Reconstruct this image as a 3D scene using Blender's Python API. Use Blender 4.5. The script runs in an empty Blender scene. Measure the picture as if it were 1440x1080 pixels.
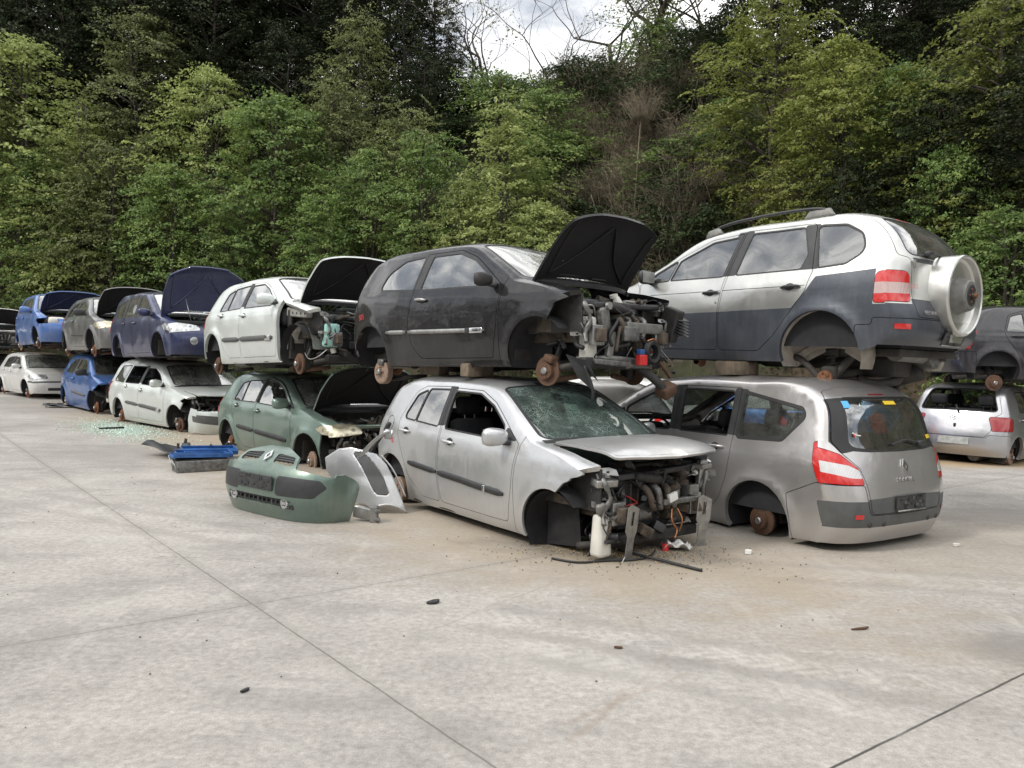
import bpy, bmesh, math, random
import numpy as np
from mathutils import Vector, Matrix, noise, Euler
from mathutils.geometry import delaunay_2d_cdt
R = math.radians
random.seed(7)
scene = bpy.context.scene
col = scene.collection

# ------------------------------------------------------------------ materials
def new_mat(name):
    m = bpy.data.materials.new(name); m.use_nodes = True
    nt = m.node_tree; nt.nodes.clear()
    out = nt.nodes.new('ShaderNodeOutputMaterial')
    return m, nt, out
def nd(nt, typ, **kw):
    n = nt.nodes.new(typ)
    for k, v in kw.items():
        if k.startswith('_'): setattr(n, k[1:], v)
        else: n.inputs[k.replace('__', ' ')].default_value = v
    return n
def noise_tex(nt, scale, detail=4, rough=.6, coord='Object', vec=None, stretch=None):
    n = nd(nt, 'ShaderNodeTexNoise', Scale=scale, Detail=detail, Roughness=rough)
    if vec is None:
        tc = nt.nodes.new('ShaderNodeTexCoord'); vec = tc.outputs[coord]
    if stretch:
        mp = nt.nodes.new('ShaderNodeMapping'); mp.inputs['Scale'].default_value = stretch
        nt.links.new(vec, mp.inputs['Vector']); vec = mp.outputs[0]
    nt.links.new(vec, n.inputs['Vector'])
    return n
def ramp(nt, fac, stops):
    r = nt.nodes.new('ShaderNodeValToRGB')
    while len(r.color_ramp.elements) < len(stops): r.color_ramp.elements.new(.5)
    for e, (p, c) in zip(r.color_ramp.elements, stops):
        e.position = p; e.color = (c, c, c, 1) if isinstance(c, (int, float)) else (*c, 1)
    nt.links.new(fac, r.inputs[0]); return r
def mixc(nt, fac, a, b, blend='MIX'):
    m = nt.nodes.new('ShaderNodeMix'); m.data_type = 'RGBA'; m.blend_type = blend
    for inp, v in ((m.inputs[0], fac), (m.inputs[6], a), (m.inputs[7], b)):
        if hasattr(v, 'links') or isinstance(v, bpy.types.NodeSocket): nt.links.new(v, inp)
        elif isinstance(v, (int, float)): inp.default_value = v
        else: inp.default_value = (*v, 1)
    return m.outputs[2]
def simple(name, c, rough=.6, metal=0, spec=.5, var=.25, scale=9, bump=0, coat=0):
    m, nt, out = new_mat(name)
    b = nd(nt, 'ShaderNodeBsdfPrincipled', Roughness=rough, Metallic=metal)
    b.inputs['Specular IOR Level'].default_value = spec
    b.inputs['Coat Weight'].default_value = coat
    n = noise_tex(nt, scale)
    r = ramp(nt, n.outputs[0], [(.3, tuple(x*(1-var) for x in c)), (.7, tuple(min(1, x*(1+var)) for x in c))])
    nt.links.new(r.outputs[0], b.inputs['Base Color'])
    if bump:
        bp = nd(nt, 'ShaderNodeBump', Strength=bump, Distance=.01)
        nt.links.new(n.outputs[0], bp.inputs['Height']); nt.links.new(bp.outputs[0], b.inputs['Normal'])
    nt.links.new(b.outputs[0], out.inputs[0]); return m
def paint(name, c, metal=.55, rough=.3, dust=.35, dustc=(.30, .275, .24), coat=.6, spec=.5, low_=.12):
    """weathered car paint: metallic base under a clear coat, patchy road dust that thickens towards the sills"""
    m, nt, out = new_mat(name)
    b = nd(nt, 'ShaderNodeBsdfPrincipled', Metallic=metal, Roughness=rough)
    b.inputs['Coat Weight'].default_value = coat; b.inputs['Coat Roughness'].default_value = .08; b.inputs['Specular IOR Level'].default_value = spec
    tc = nt.nodes.new('ShaderNodeTexCoord')
    n1 = noise_tex(nt, 2.2, 7, .7, vec=tc.outputs['Object'])
    n2 = noise_tex(nt, 26, 4, .65, vec=tc.outputs['Object'], stretch=(1, 1, .12))
    n3 = noise_tex(nt, 9, 8, .75, vec=tc.outputs['Object'])
    mul = nd(nt, 'ShaderNodeMath', _operation='MULTIPLY'); nt.links.new(n1.outputs[0], mul.inputs[0]); nt.links.new(n2.outputs[0], mul.inputs[1])
    r0 = ramp(nt, mul.outputs[0], [(.20, 0.0), (.42, dust*2.6)])
    r1 = ramp(nt, n3.outputs[0], [(.60, 0.0), (.72, dust*2.2)])
    r = nd(nt, 'ShaderNodeMath', _operation='MAXIMUM'); nt.links.new(r0.outputs[0], r.inputs[0]); nt.links.new(r1.outputs[0], r.inputs[1])
    sep = nt.nodes.new('ShaderNodeSeparateXYZ'); nt.links.new(tc.outputs['Object'], sep.inputs[0])
    low = nd(nt, 'ShaderNodeMapRange'); low.inputs['From Min'].default_value = .62; low.inputs['From Max'].default_value = .18
    low.inputs['To Max'].default_value = dust*2.4+low_
    nt.links.new(sep.outputs[2], low.inputs[0])
    lm = nd(nt, 'ShaderNodeMath', _operation='MULTIPLY'); nt.links.new(low.outputs[0], lm.inputs[0]); nt.links.new(n1.outputs[0], lm.inputs[1])
    ad = nd(nt, 'ShaderNodeMath', _operation='ADD', _use_clamp=True); nt.links.new(r.outputs[0], ad.inputs[0]); nt.links.new(lm.outputs[0], ad.inputs[1])
    ccol = mixc(nt, ad.outputs[0], c, dustc)
    # scuffs: short bright scratches, and shallow dents that bend the reflections
    sc_ = noise_tex(nt, 14, 6, .8, vec=tc.outputs['Object'], stretch=(.35, .35, 6)); sr = ramp(nt, sc_.outputs[0], [(.685, 0.0), (.70, .55)]); sm_ = noise_tex(nt, 1.1, 3, .6, vec=tc.outputs['Object']); sq = ramp(nt, sm_.outputs[0], [(.52, 0.0), (.60, 1.0)])
    sx_ = nd(nt, 'ShaderNodeMath', _operation='MULTIPLY'); nt.links.new(sr.outputs[0], sx_.inputs[0]); nt.links.new(sq.outputs[0], sx_.inputs[1])
    ccol = mixc(nt, sx_.outputs[0], ccol, tuple(min(.6, x*.6+.22) for x in c))
    nt.links.new(ccol, b.inputs['Base Color'])
    dn = noise_tex(nt, 2.6, 4, .5, vec=tc.outputs['Object']); dbp = nd(nt, 'ShaderNodeBump', Strength=.28, Distance=.035); nt.links.new(dn.outputs[0], dbp.inputs['Height'])
    nt.links.new(dbp.outputs[0], b.inputs['Normal']); nt.links.new(dbp.outputs[0], b.inputs['Coat Normal'])
    rr = nd(nt, 'ShaderNodeMapRange'); rr.inputs['To Min'].default_value = rough; rr.inputs['To Max'].default_value = .75
    nt.links.new(ad.outputs[0], rr.inputs[0]); nt.links.new(rr.outputs[0], b.inputs['Roughness'])
    mm = nd(nt, 'ShaderNodeMapRange'); mm.inputs['To Min'].default_value = metal; mm.inputs['To Max'].default_value = 0
    nt.links.new(ad.outputs[0], mm.inputs[0]); nt.links.new(mm.outputs[0], b.inputs['Metallic'])
    cm = nd(nt, 'ShaderNodeMapRange'); cm.inputs['To Min'].default_value = coat; cm.inputs['To Max'].default_value = .02
    nt.links.new(ad.outputs[0], cm.inputs[0]); nt.links.new(cm.outputs[0], b.inputs['Coat Weight'])
    nt.links.new(b.outputs[0], out.inputs[0]); return m
def glass(name, tint=(.55, .62, .58), dust=.08, cracks=False, ior=1.55, dustc=(.42, .43, .40), refl=1.0):
    m, nt, out = new_mat(name)
    tr = nd(nt, 'ShaderNodeBsdfTransparent'); tr.inputs[0].default_value = (*tint, 1)
    gl = nd(nt, 'ShaderNodeBsdfGlossy', Roughness=.015)
    gl.inputs[0].default_value = (refl, refl, refl, 1)
    # even Fresnel for either side of the pane: built from facing instead of the IOR ratio
    lw = nd(nt, 'ShaderNodeLayerWeight', Blend=.32)
    fr = nd(nt, 'ShaderNodeMapRange'); fr.inputs['To Min'].default_value = .16; fr.inputs['To Max'].default_value = .9
    pw = nd(nt, 'ShaderNodeMath', _operation='POWER'); pw.inputs[1].default_value = 1.3
    nt.links.new(lw.outputs['Facing'], pw.inputs[0]); nt.links.new(pw.outputs[0], fr.inputs[0])
    mx = nt.nodes.new('ShaderNodeMixShader')
    nt.links.new(fr.outputs[0], mx.inputs[0]); nt.links.new(tr.outputs[0], mx.inputs[1]); nt.links.new(gl.outputs[0], mx.inputs[2])
    df = nd(nt, 'ShaderNodeBsdfDiffuse'); df.inputs[0].default_value = (*dustc, 1)
    n = noise_tex(nt, 3.5, 6, .7)
    r = ramp(nt, n.outputs[0], [(.35, dust*.3), (.75, dust*2)])
    fac = r.outputs[0]
    if cracks:
        tc = nt.nodes.new('ShaderNodeTexCoord')
        prev = fac
        for sc, wd, st in ((5.5, .013, .60), (15, .032, .52), (42, .065, .44)):
            nz = noise_tex(nt, 5, 2, .5, vec=tc.outputs['Object'])
            vm = nd(nt, 'ShaderNodeVectorMath', _operation='MULTIPLY_ADD'); vm.inputs[1].default_value = (.05, .05, .05)
            nt.links.new(nz.outputs[1], vm.inputs[0]); nt.links.new(tc.outputs['Object'], vm.inputs[2])
            v = nd(nt, 'ShaderNodeTexVoronoi', _feature='DISTANCE_TO_EDGE', Scale=sc)
            nt.links.new(vm.outputs[0], v.inputs['Vector'])
            q = ramp(nt, v.outputs['Distance'], [(0, st), (wd, 0.0)])
            mk = noise_tex(nt, 2.6, 3, .6, vec=tc.outputs['Object'])
            mr = ramp(nt, mk.outputs[0], [(.38, 0.08), (.56, 1)])
            mm = nd(nt, 'ShaderNodeMath', _operation='MULTIPLY'); nt.links.new(q.outputs[0], mm.inputs[0]); nt.links.new(mr.outputs[0], mm.inputs[1])
            mxx = nd(nt, 'ShaderNodeMath', _operation='MAXIMUM'); nt.links.new(mm.outputs[0], mxx.inputs[0]); nt.links.new(prev, mxx.inputs[1])
            prev = mxx.outputs[0]
        fac = prev
        df.inputs[0].default_value = (.42, .55, .50, 1)
    m2 = nt.nodes.new('ShaderNodeMixShader')
    nt.links.new(fac, m2.inputs[0]); nt.links.new(mx.outputs[0], m2.inputs[1]); nt.links.new(df.outputs[0], m2.inputs[2])
    nt.links.new(m2.outputs[0], out.inputs[0]); return m
def rust_mat(name, a=(.115, .042, .02), b=(.215, .10, .052), rough=.8, metal=.2):
    m, nt, out = new_mat(name)
    bs = nd(nt, 'ShaderNodeBsdfPrincipled', Roughness=rough, Metallic=metal)
    n = noise_tex(nt, 26, 6, .7)
    r = ramp(nt, n.outputs[0], [(.3, a), (.55, b), (.75, tuple(x*.5 for x in a))])
    nt.links.new(r.outputs[0], bs.inputs['Base Color'])
    bp = nd(nt, 'ShaderNodeBump', Strength=.5, Distance=.004); nt.links.new(n.outputs[0], bp.inputs['Height']); nt.links.new(bp.outputs[0], bs.inputs['Normal'])
    nt.links.new(bs.outputs[0], out.inputs[0]); return m
M = {}
M['rubber'] = simple('black_rubber', (.018, .018, .019), .55)
M['trim'] = simple('black_plastic_trim', (.028, .029, .031), .48, var=.3)
M['trimgrey'] = simple('grey_plastic_trim', (.085, .088, .088), .55, var=.15)
M['liner'] = simple('wheel_liner_felt', (.016, .016, .017), .95, var=.4, bump=.3)
M['dirtyliner'] = simple('dusty_wheel_well', (.30, .27, .23), .9, var=.35, scale=5, bump=.3)
M['under'] = simple('oily_underbody', (.035, .031, .028), .75, var=.5, scale=7, bump=.4)
M['interior'] = simple('interior_cloth', (.020, .020, .023), .9, var=.3)
M['interiorlite'] = simple('interior_headliner', (.30, .29, .27), .9, var=.1)
M['dash'] = simple('dashboard_plastic', (.028, .028, .030), .6)
M['hoodliner'] = simple('hood_underside', (.006, .006, .007), .7, var=.4, scale=4, bump=.3)
M['rust'] = rust_mat('rusty_brake_steel')
M['rustdark'] = rust_mat('dark_rusty_steel', (.06, .032, .022), (.13, .072, .045)); M['rustred'] = rust_mat('red_rusty_steel', (.14, .045, .018), (.24, .105, .05))
M['rustgrey'] = rust_mat('dull_rusty_drum', (.20, .13, .09), (.34, .25, .19), .7, .3)
M['steel'] = simple('bare_steel', (.36, .36, .35), .42, .85, var=.25, scale=14)
M['alu'] = simple('cast_aluminium', (.19, .188, .18), .5, .7, var=.45, scale=18, bump=.3)
M['primer'] = simple('pale_primed_steel', (.33, .325, .30), .55, .3, var=.3, scale=11, bump=.15)
M['galv'] = simple('primed_body_steel', (.19, .187, .175), .55, .3, var=.3, scale=11, bump=.15)
M['silverclip'] = simple('chrome_badge', (.75, .75, .76), .18, 1, var=.06)
M['engine'] = simple('dirty_engine_black', (.022, .021, .020), .6, var=.6, scale=13, bump=.4)
M['enginebrown'] = simple('oily_engine_brown', (.075, .058, .043), .7, var=.6, scale=16, bump=.4)
M['white_plastic'] = simple('yellowed_white_plastic', (.62, .60, .55), .5, var=.12, scale=6)
M['cyan_plastic'] = simple('turquoise_tank_plastic', (.33, .60, .55), .4, var=.12)
M['red_plastic'] = simple('red_plastic', (.55, .03, .03), .4)
M['blue_plastic'] = simple('blue_plastic', (.025, .10, .30), .5, var=.4)
M['yellow_plastic'] = simple('yellow_plastic', (.65, .45, .06), .5)
M['copper'] = simple('copper_pipe', (.45, .2, .1), .4, .8)
M['plate'] = simple('bare_plate_holder', (.035, .036, .038), .5, var=.5, scale=22, bump=.5)
M['blankplate'] = simple('bare_plate_recess_grey', (.36, .37, .36), .6, var=.25, scale=14)
M['redlamp'] = None
def lampmat(name, c, rough=.12, coat=.8, em=None):
    m, nt, out = new_mat(name)
    b = nd(nt, 'ShaderNodeBsdfPrincipled', Roughness=rough)
    b.inputs['Coat Weight'].default_value = coat
    tc = nt.nodes.new('ShaderNodeTexCoord')
    w = nd(nt, 'ShaderNodeTexWave', Scale=26, Distortion=.3); nt.links.new(tc.outputs['Object'], w.inputs[0])
    n = noise_tex(nt, 7, 3)
    c2 = mixc(nt, w.outputs[1], tuple(x*.78 for x in c), c)
    c3 = mixc(nt, n.outputs[0], c2, tuple(x*.8 for x in c))
    nt.links.new(c3, b.inputs['Base Color'])
    nt.links.new(b.outputs[0], out.inputs[0]); return m
M['redlamp'] = lampmat('red_lamp_lens', (.62, .025, .022))
M['darkredlamp'] = lampmat('dark_red_lamp_lens', (.34, .03, .035))
M['clearlamp'] = lampmat('clear_lamp_lens', (.68, .68, .69))
def headmat(name, c, rough):
    m, nt, out = new_mat(name)
    b = nd(nt, 'ShaderNodeBsdfPrincipled', Roughness=rough, Metallic=.65); b.inputs['Coat Weight'].default_value = 1; b.inputs['Coat Roughness'].default_value = .06
    tc = nt.nodes.new('ShaderNodeTexCoord'); v = nd(nt, 'ShaderNodeTexVoronoi', Scale=7.5); nt.links.new(tc.outputs['Object'], v.inputs['Vector'])
    r = ramp(nt, v.outputs['Distance'], [(.12, tuple(x*.30 for x in c)), (.35, c), (.6, tuple(x*.65 for x in c))]); nt.links.new(r.outputs[0], b.inputs['Base Color'])
    bp = nd(nt, 'ShaderNodeBump', Strength=.4, Distance=.03); nt.links.new(v.outputs['Distance'], bp.inputs['Height']); nt.links.new(bp.outputs[0], b.inputs['Normal'])
    nt.links.new(b.outputs[0], out.inputs[0]); return m
M['pinklamp'] = lampmat('pinkish_clear_lens', (.56, .40, .38))
M['headlamp'] = headmat('clear_headlight_lens', (.66, .67, .68), .22)
M['yellowlamp'] = headmat('yellowed_headlight_lens', (.66, .61, .45), .3)
M['orangelamp'] = lampmat('amber_lamp_lens', (.6, .2, .03))
M['glass'] = glass('window_glass')
M['glassclean'] = glass('clear_window_glass', (.66, .74, .70), .03)
M['glassdark'] = glass('dark_tinted_glass', (.22, .26, .24), .05)
M['glassdust'] = glass('dusty_windscreen_glass', (.45, .5, .47), .28)
M['glasscrack'] = glass('shattered_windscreen_glass', (.25, .38, .33), .10, cracks=True, refl=.55)
M['crackred'] = simple('red_marker_ink', (.6, .06, .07), .6)
M['paper'] = simple('white_paper_label', (.72, .71, .68), .7, var=.05)
M['stickeryellow'] = simple('yellow_sticker', (.8, .55, .03), .5, var=.05)
M['stickerblue'] = simple('light_blue_sticker', (.10, .40, .70), .5, var=.05)

# ------------------------------------------------------------------ mesh building
class MB:
    """collects shapes and links them as ONE mesh object"""
    def __init__(s): s.v = []; s.f = []; s.m = []; s.sm = []; s.mats = []
    def mi(s, m):
        m = M[m] if isinstance(m, str) else m
        if m not in s.mats: s.mats.append(m)
        return s.mats.index(m)
    def add(s, vs, fs, m, smooth=True):
        o = len(s.v); i = s.mi(m)
        s.v += [tuple(v) for v in vs]
        for f in fs: s.f.append([o+k for k in f]); s.m.append(i); s.sm.append(smooth)
    def box(s, c, d, m, rot=(0, 0, 0), bev=.0, taper=1.0):
        x, y, z = d[0]/2, d[1]/2, d[2]/2
        mt = Matrix.Translation(c) @ Euler(rot).to_matrix().to_4x4()
        if bev <= 0:
            vs = [(sx*x*(taper if sz > 0 else 1), sy*y*(taper if sz > 0 else 1), sz*z) for sz in (-1, 1) for sy in (-1, 1) for sx in (-1, 1)]
            fs = [(0, 2, 3, 1), (4, 5, 7, 6), (0, 1, 5, 4), (2, 6, 7, 3), (0, 4, 6, 2), (1, 3, 7, 5)]
            s.add([mt @ Vector(v) for v in vs], fs, m, False); return
        b = min(bev, x*.9, y*.9, z*.9)
        bm = bmesh.new(); bmesh.ops.create_cube(bm, size=1)
        for v in bm.verts:
            tp = taper if v.co.z > 0 else 1
            v.co = Vector((v.co.x*2*x*tp, v.co.y*2*y*tp, v.co.z*2*z))
        bmesh.ops.bevel(bm, geom=bm.edges[:], offset=b, segments=2, profile=.6, affect='EDGES')
        bm.verts.index_update()
        s.add([mt @ v.co for v in bm.verts], [[v.index for v in f.verts] for f in bm.faces], m, True); bm.free()
    def cyl(s, p0, p1, r0, m, r1=None, n=16, caps=True):
        r1 = r0 if r1 is None else r1
        p0, p1 = Vector(p0), Vector(p1); a = (p1-p0)
        if a.length < 1e-6: return
        q = a.to_track_quat('Z', 'Y').to_matrix()
        vs = []
        for p, r in ((p0, r0), (p1, r1)):
            for k in range(n):
                t = 2*math.pi*k/n; vs.append(p + q @ Vector((r*math.cos(t), r*math.sin(t), 0)))
        s.add(vs, [(k, (k+1) % n, n+(k+1) % n, n+k) for k in range(n)], m, True)
        if caps:
            s.add(vs[:n], [list(range(n-1, -1, -1))], m, False); s.add(vs[n:], [list(range(n))], m, False)
    def tube(s, pts, r, m, n=8, sub=4, close=False):
        P = [Vector(p) for p in pts]
        if sub > 1: P = catmull(P, sub)
        rr = r if callable(r) else (lambda t: r)
        up = Vector((0, 0, 1)); vs = []; fs = []
        prev = None
        for i, p in enumerate(P):
            d = (P[min(i+1, len(P)-1)]-P[max(i-1, 0)]).normalized()
            if prev is None:
                a = d.cross(up if abs(d.z) < .9 else Vector((1, 0, 0))).normalized()
            else:
                a = (prev - d*prev.dot(d)).normalized()
            prev = a; b = d.cross(a); rad = rr(i/max(1, len(P)-1))
            for k in range(n):
                t = 2*math.pi*k/n; vs.append(p + a*math.cos(t)*rad + b*math.sin(t)*rad)
            if i:
                o = (i-1)*n
                fs += [(o+k, o+(k+1) % n, o+n+(k+1) % n, o+n+k) for k in range(n)]
        fs.append(list(range(n-1, -1, -1))); fs.append([len(vs)-n+k for k in range(n)])
        s.add(vs, fs, m, True)
    def lathe(s, prof, m, c=(0, 0, 0), axis='Y', n=24, rot=None):
        """prof: (radius, height) pairs revolved about the axis"""
        q = {'Z': Matrix.Identity(3), 'Y': Matrix(((1, 0, 0), (0, 0, 1), (0, -1, 0))), 'X': Matrix(((0, 0, 1), (0, 1, 0), (-1, 0, 0)))}[axis]
        if rot: q = Euler(rot).to_matrix() @ q
        c = Vector(c)
        for (r0, h0), (r1, h1) in zip(prof, prof[1:]):
            vs = []
            for r, h in ((r0, h0), (r1, h1)):
                for k in range(n):
                    t = 2*math.pi*k/n; vs.append(c + q @ Vector((r*math.cos(t), r*math.sin(t), h)))
            s.add(vs, [(k, (k+1) % n, n+(k+1) % n, n+k) for k in range(n)], m, True)
    def slab(s, outline, th, m, mt=None, hole=None):
        """flat plate of thickness th cut to a 2-D outline (x,y), lying in z 0..th, then moved by mt"""
        from mathutils.geometry import tessellate_polygon
        mt = mt or Matrix.Identity(4)
        loops = [[Vector((x, y, 0)) for x, y in outline]] + ([[Vector((x, y, 0)) for x, y in h] for h in hole] if hole else [])
        tri = tessellate_polygon(loops)
        flat = [p for l in loops for p in l]
        lo = [mt @ p for p in flat]; hi = [mt @ (p+Vector((0, 0, th))) for p in flat]
        s.add(hi, [t for t in tri], m, False); s.add(lo, [tuple(reversed(t)) for t in tri], m, False)
        o = 0
        for l in loops:
            n = len(l)
            for k in range(n):
                a, b = o+k, o+(k+1) % n
                s.add([lo[a], lo[b], hi[b], hi[a]], [(0, 1, 2, 3)], m, False)
            o += n
    def build(s, name, parent=None, label=None, loc=None):
        me = bpy.data.meshes.new(name)
        me.from_pydata(s.v, [], s.f)
        for m in s.mats: me.materials.append(m)
        me.polygons.foreach_set('material_index', s.m); me.polygons.foreach_set('use_smooth', s.sm)
        me.update()
        o = bpy.data.objects.new(name, me); col.objects.link(o)
        if parent: o.parent = parent
        if label: o['label'] = label
        if loc: o.location = loc
        return o
def catmull(P, sub):
    out = []
    for i in range(len(P)-1):
        a, b, c, d = P[max(i-1, 0)], P[i], P[i+1], P[min(i+2, len(P)-1)]
        for k in range(sub):
            t = k/sub
            out.append(.5*((2*b) + (c-a)*t + (2*a-5*b+4*c-d)*t*t + (3*b-a-3*c+d)*t**3))
    out.append(P[-1]); return out
def thing(name, label, cat, loc=(0, 0, 0), rz=0, group=None):
    o = bpy.data.objects.new(name, None); col.objects.link(o); o.location = loc; o.rotation_euler = (0, 0, rz)
    o.empty_display_size = .2
    return tag(o, label, cat, group)
def tag(o, label=None, cat=None, group=None, kind=None):
    if label: o['label'] = label
    if cat: o['category'] = cat
    if group: o['group'] = group
    if kind: o['kind'] = kind
    return o

# ------------------------------------------------------------------ car skins
def fillet(P, r=.04, seg=.06):
    """P: (x,y) or (x,y,r); rounds corners, resamples long edges"""
    n = len(P); out = []
    for i in range(n):
        p = Vector(P[i][:2]); a = Vector(P[i-1][:2]); b = Vector(P[(i+1) % n][:2])
        rr = P[i][2] if len(P[i]) > 2 else r
        u = (a-p); w = (b-p); lu, lw = u.length, w.length
        if lu < 1e-6 or lw < 1e-6: continue
        u /= lu; w /= lw
        ang = math.acos(max(-1, min(1, u.dot(w))))
        t = min(rr/max(math.tan(ang/2), 1e-3), lu*.48, lw*.48)
        if t < .004: out.append(p); continue
        k = max(2, int((math.pi-ang)/.22)+1)
        A, B = p+u*t, p+w*t
        for j in range(k+1):
            s = j/k; out.append(A*(1-s)**2 + p*2*s*(1-s) + B*s*s)
    res = []
    for i in range(len(out)):
        a, b = out[i], out[(i+1) % len(out)]
        L = (b-a).length
        if L < 1e-5: continue
        k = max(1, int(math.ceil(L/seg)))
        for j in range(k): res.append(a.lerp(b, j/k))
    return np.array([(p.x, p.y) for p in res])
def inset(P, d):
    P = np.asarray(P); a = np.roll(P, 1, 0); b = np.roll(P, -1, 0)
    area = .5*np.sum(P[:, 0]*b[:, 1]-b[:, 0]*P[:, 1]); s = 1 if area > 0 else -1
    def nrm(e):
        l = np.linalg.norm(e, axis=1, keepdims=True)+1e-12; e = e/l
        return np.stack([-e[:, 1], e[:, 0]], 1)*s
    n1, n2 = nrm(P-a), nrm(b-P); n = n1+n2
    l2 = np.sum(n*n, 1, keepdims=True); n = n*2/np.maximum(l2, 1.0)
    return P+n*d
def inside(poly, pts):
    poly = np.asarray(poly); x, y = pts[:, 0], pts[:, 1]; r = np.zeros(len(pts), bool)
    x0, y0 = poly[:, 0], poly[:, 1]; x1, y1 = np.roll(x0, -1), np.roll(y0, -1)
    for a, b, c, d in zip(x0, y0, x1, y1):
        if b == d: continue
        hit = ((b > y) != (d > y)) & (x < (c-a)*(y-b)/(d-b)+a)
        r ^= hit
    return r
def dist_to(polys, pts):
    best = np.full(len(pts), 9.)
    for P in polys:
        Q = np.concatenate([P, P[:1]])
        for a, b in zip(Q[:-1], Q[1:]):
            e = b-a; L = max(1e-9, e @ e)
            sel = np.where((np.abs(pts[:, 0]-(a[0]+b[0])/2) < .15) & (np.abs(pts[:, 1]-(a[1]+b[1])/2) < .15))[0]
            if not len(sel): continue
            p = pts[sel]; t = np.clip(((p-a) @ e)/L, 0, 1)
            dd = np.linalg.norm(p-(a+t[:, None]*e), axis=1)
            best[sel] = np.minimum(best[sel], dd)
    return best
def tess(outer, polys, step):
    """triangulate the outline with every polygon as a constraint"""
    allp = [outer]+polys
    lo, hi = outer.min(0), outer.max(0)
    gx = np.arange(lo[0]+step*.5, hi[0], step); gy = np.arange(lo[1]+step*.5, hi[1], step)
    g = np.array([(x+(step*.5 if j % 2 else 0), y) for j, y in enumerate(gy) for x in gx])
    g = g[inside(outer, g)]; g = g[dist_to(allp, g) > step*.38]
    vs = []; es = []
    for P in allp:
        o = len(vs); vs += [tuple(p) for p in P]; es += [(o+k, o+(k+1) % len(P)) for k in range(len(P))]
    vs += [tuple(p) for p in g]
    v, e, f, *_ = delaunay_2d_cdt([Vector(p) for p in vs], es, [], 0, 1e-5)
    v = np.array([(p.x, p.y) for p in v]); f = np.array([t for t in f if len(t) == 3])
    c = v[f].mean(1); f = f[inside(outer, c)]
    return v, f
class Skin:
    """a car body: a strip over nose, hood, windscreen, roof and tail, and two flanks y = f(x, z)"""
    def __init__(s, rows, wz, belt, tum, xf, xr, kf=.12, kr=.08, arches=(), flare=.02, n=3.0, phim=72, wave=.0045, tcurve=.12, seed=0, widef=1.0):
        s.names = {}; s.C = []; s.E = []
        for i, r in enumerate(rows):
            s.names[r[0].strip('*')] = i
        s.corner = [r[0].startswith('*') for r in rows]
        s.Cc = np.array([r[1:3] for r in rows]); s.Ec = np.array([r[3:5] for r in rows])
        s.q, s.w = np.array([a for a, b in wz]), np.array([b for a, b in wz])
        qq = np.linspace(-.2, 1.02, 400); ww = np.interp(qq, s.q, s.w)
        k = np.ones(17)/17; ww2 = np.convolve(np.pad(ww, 8, 'edge'), k, 'valid'); s.qq, s.ww = qq, np.convolve(np.pad(ww2, 8, 'edge'), k, 'valid')
        s.belt = belt; s.tum = tum; s.xf, s.xr, s.kf, s.kr = xf, xr, kf, kr
        s.arches = arches; s.flare = flare; s.n = n; s.phim = R(phim); s.wave = wave; s.tc = tcurve; s.seed = seed; s.wf = widef
        # dense samples of the two profile curves
        N = len(rows); us = np.linspace(0, N-1, (N-1)*24+1)
        s.us = us; s.Cd = s._spl(s.Cc, us); s.Ed = s._spl(s.Ec, us)
        mid = (s.Cd+s.Ed)/2; s.sl = np.concatenate([[0], np.cumsum(np.linalg.norm(np.diff(s.Cd*.6+s.Ed*.4, axis=0), axis=1))])
    def _spl(s, P, us):
        n = len(P); out = np.empty((len(us), 2))
        tg = np.empty((n, 2, 2))
        for i in range(n):
            if i in (0, n-1) or s.corner[i]:
                tg[i, 0] = (P[i]-P[i-1]) if i else (P[1]-P[0]); tg[i, 1] = (P[i+1]-P[i]) if i < n-1 else (P[i]-P[i-1])
            else:
                a, b = P[i]-P[i-1], P[i+1]-P[i]; la, lb = np.linalg.norm(a)+1e-9, np.linalg.norm(b)+1e-9
                d = (a/la*lb+b/lb*la)/(la+lb); tg[i, 0] = d*la; tg[i, 1] = d*lb
        for k, u in enumerate(us):
            i = min(int(u), n-2); t = u-i
            a, b = P[i], P[i+1]; m0, m1 = tg[i, 1], tg[i+1, 0]
            out[k] = (2*t**3-3*t*t+1)*a+(t**3-2*t*t+t)*m0+(-2*t**3+3*t*t)*b+(t**3-t*t)*m1
        return out
    def U(s, name):
        if isinstance(name, (int, float)): return name
        for op in '+-':
            if op in name:
                a, b = name.split(op); return s.names[a]+(float(b) if op == '+' else -float(b))
        return s.names[name]
    def dom(s, u, t): return (float(np.interp(s.U(u), s.us, s.sl)), t*.72)
    def flank(s, x, z):
        x = np.asarray(x, float); z = np.asarray(z, float)
        zb = s.belt[0]+s.belt[1]*x
        w = np.interp(np.minimum(z/zb, 1.0), s.qq, s.ww)
        up = np.maximum(0, z-zb); w = w-s.tum*up-s.tc*up*up
        tf = np.maximum(0, (x-.35)/(s.xf-.35)); tr = np.maximum(0, (-.5-x)/(-.5-s.xr))
        w = w*(1-s.kf*tf**2.3-s.kr*tr**2.3)
        for (ax, az, ar) in s.arches:
            d = np.hypot(x-ax, z-az)-ar
            w = w+s.flare*np.exp(-np.maximum(d, -.02)**2/(2*.055**2))*(z < zb-.06)
        if s.wave: w = w+s.wave*(np.sin(x*5.1+z*3.7+s.seed)*np.sin(z*6.3-x*2.1+s.seed*2)+.6*np.sin(x*11.3+s.seed)*np.sin(z*9.1))
        return w*s.wf
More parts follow.
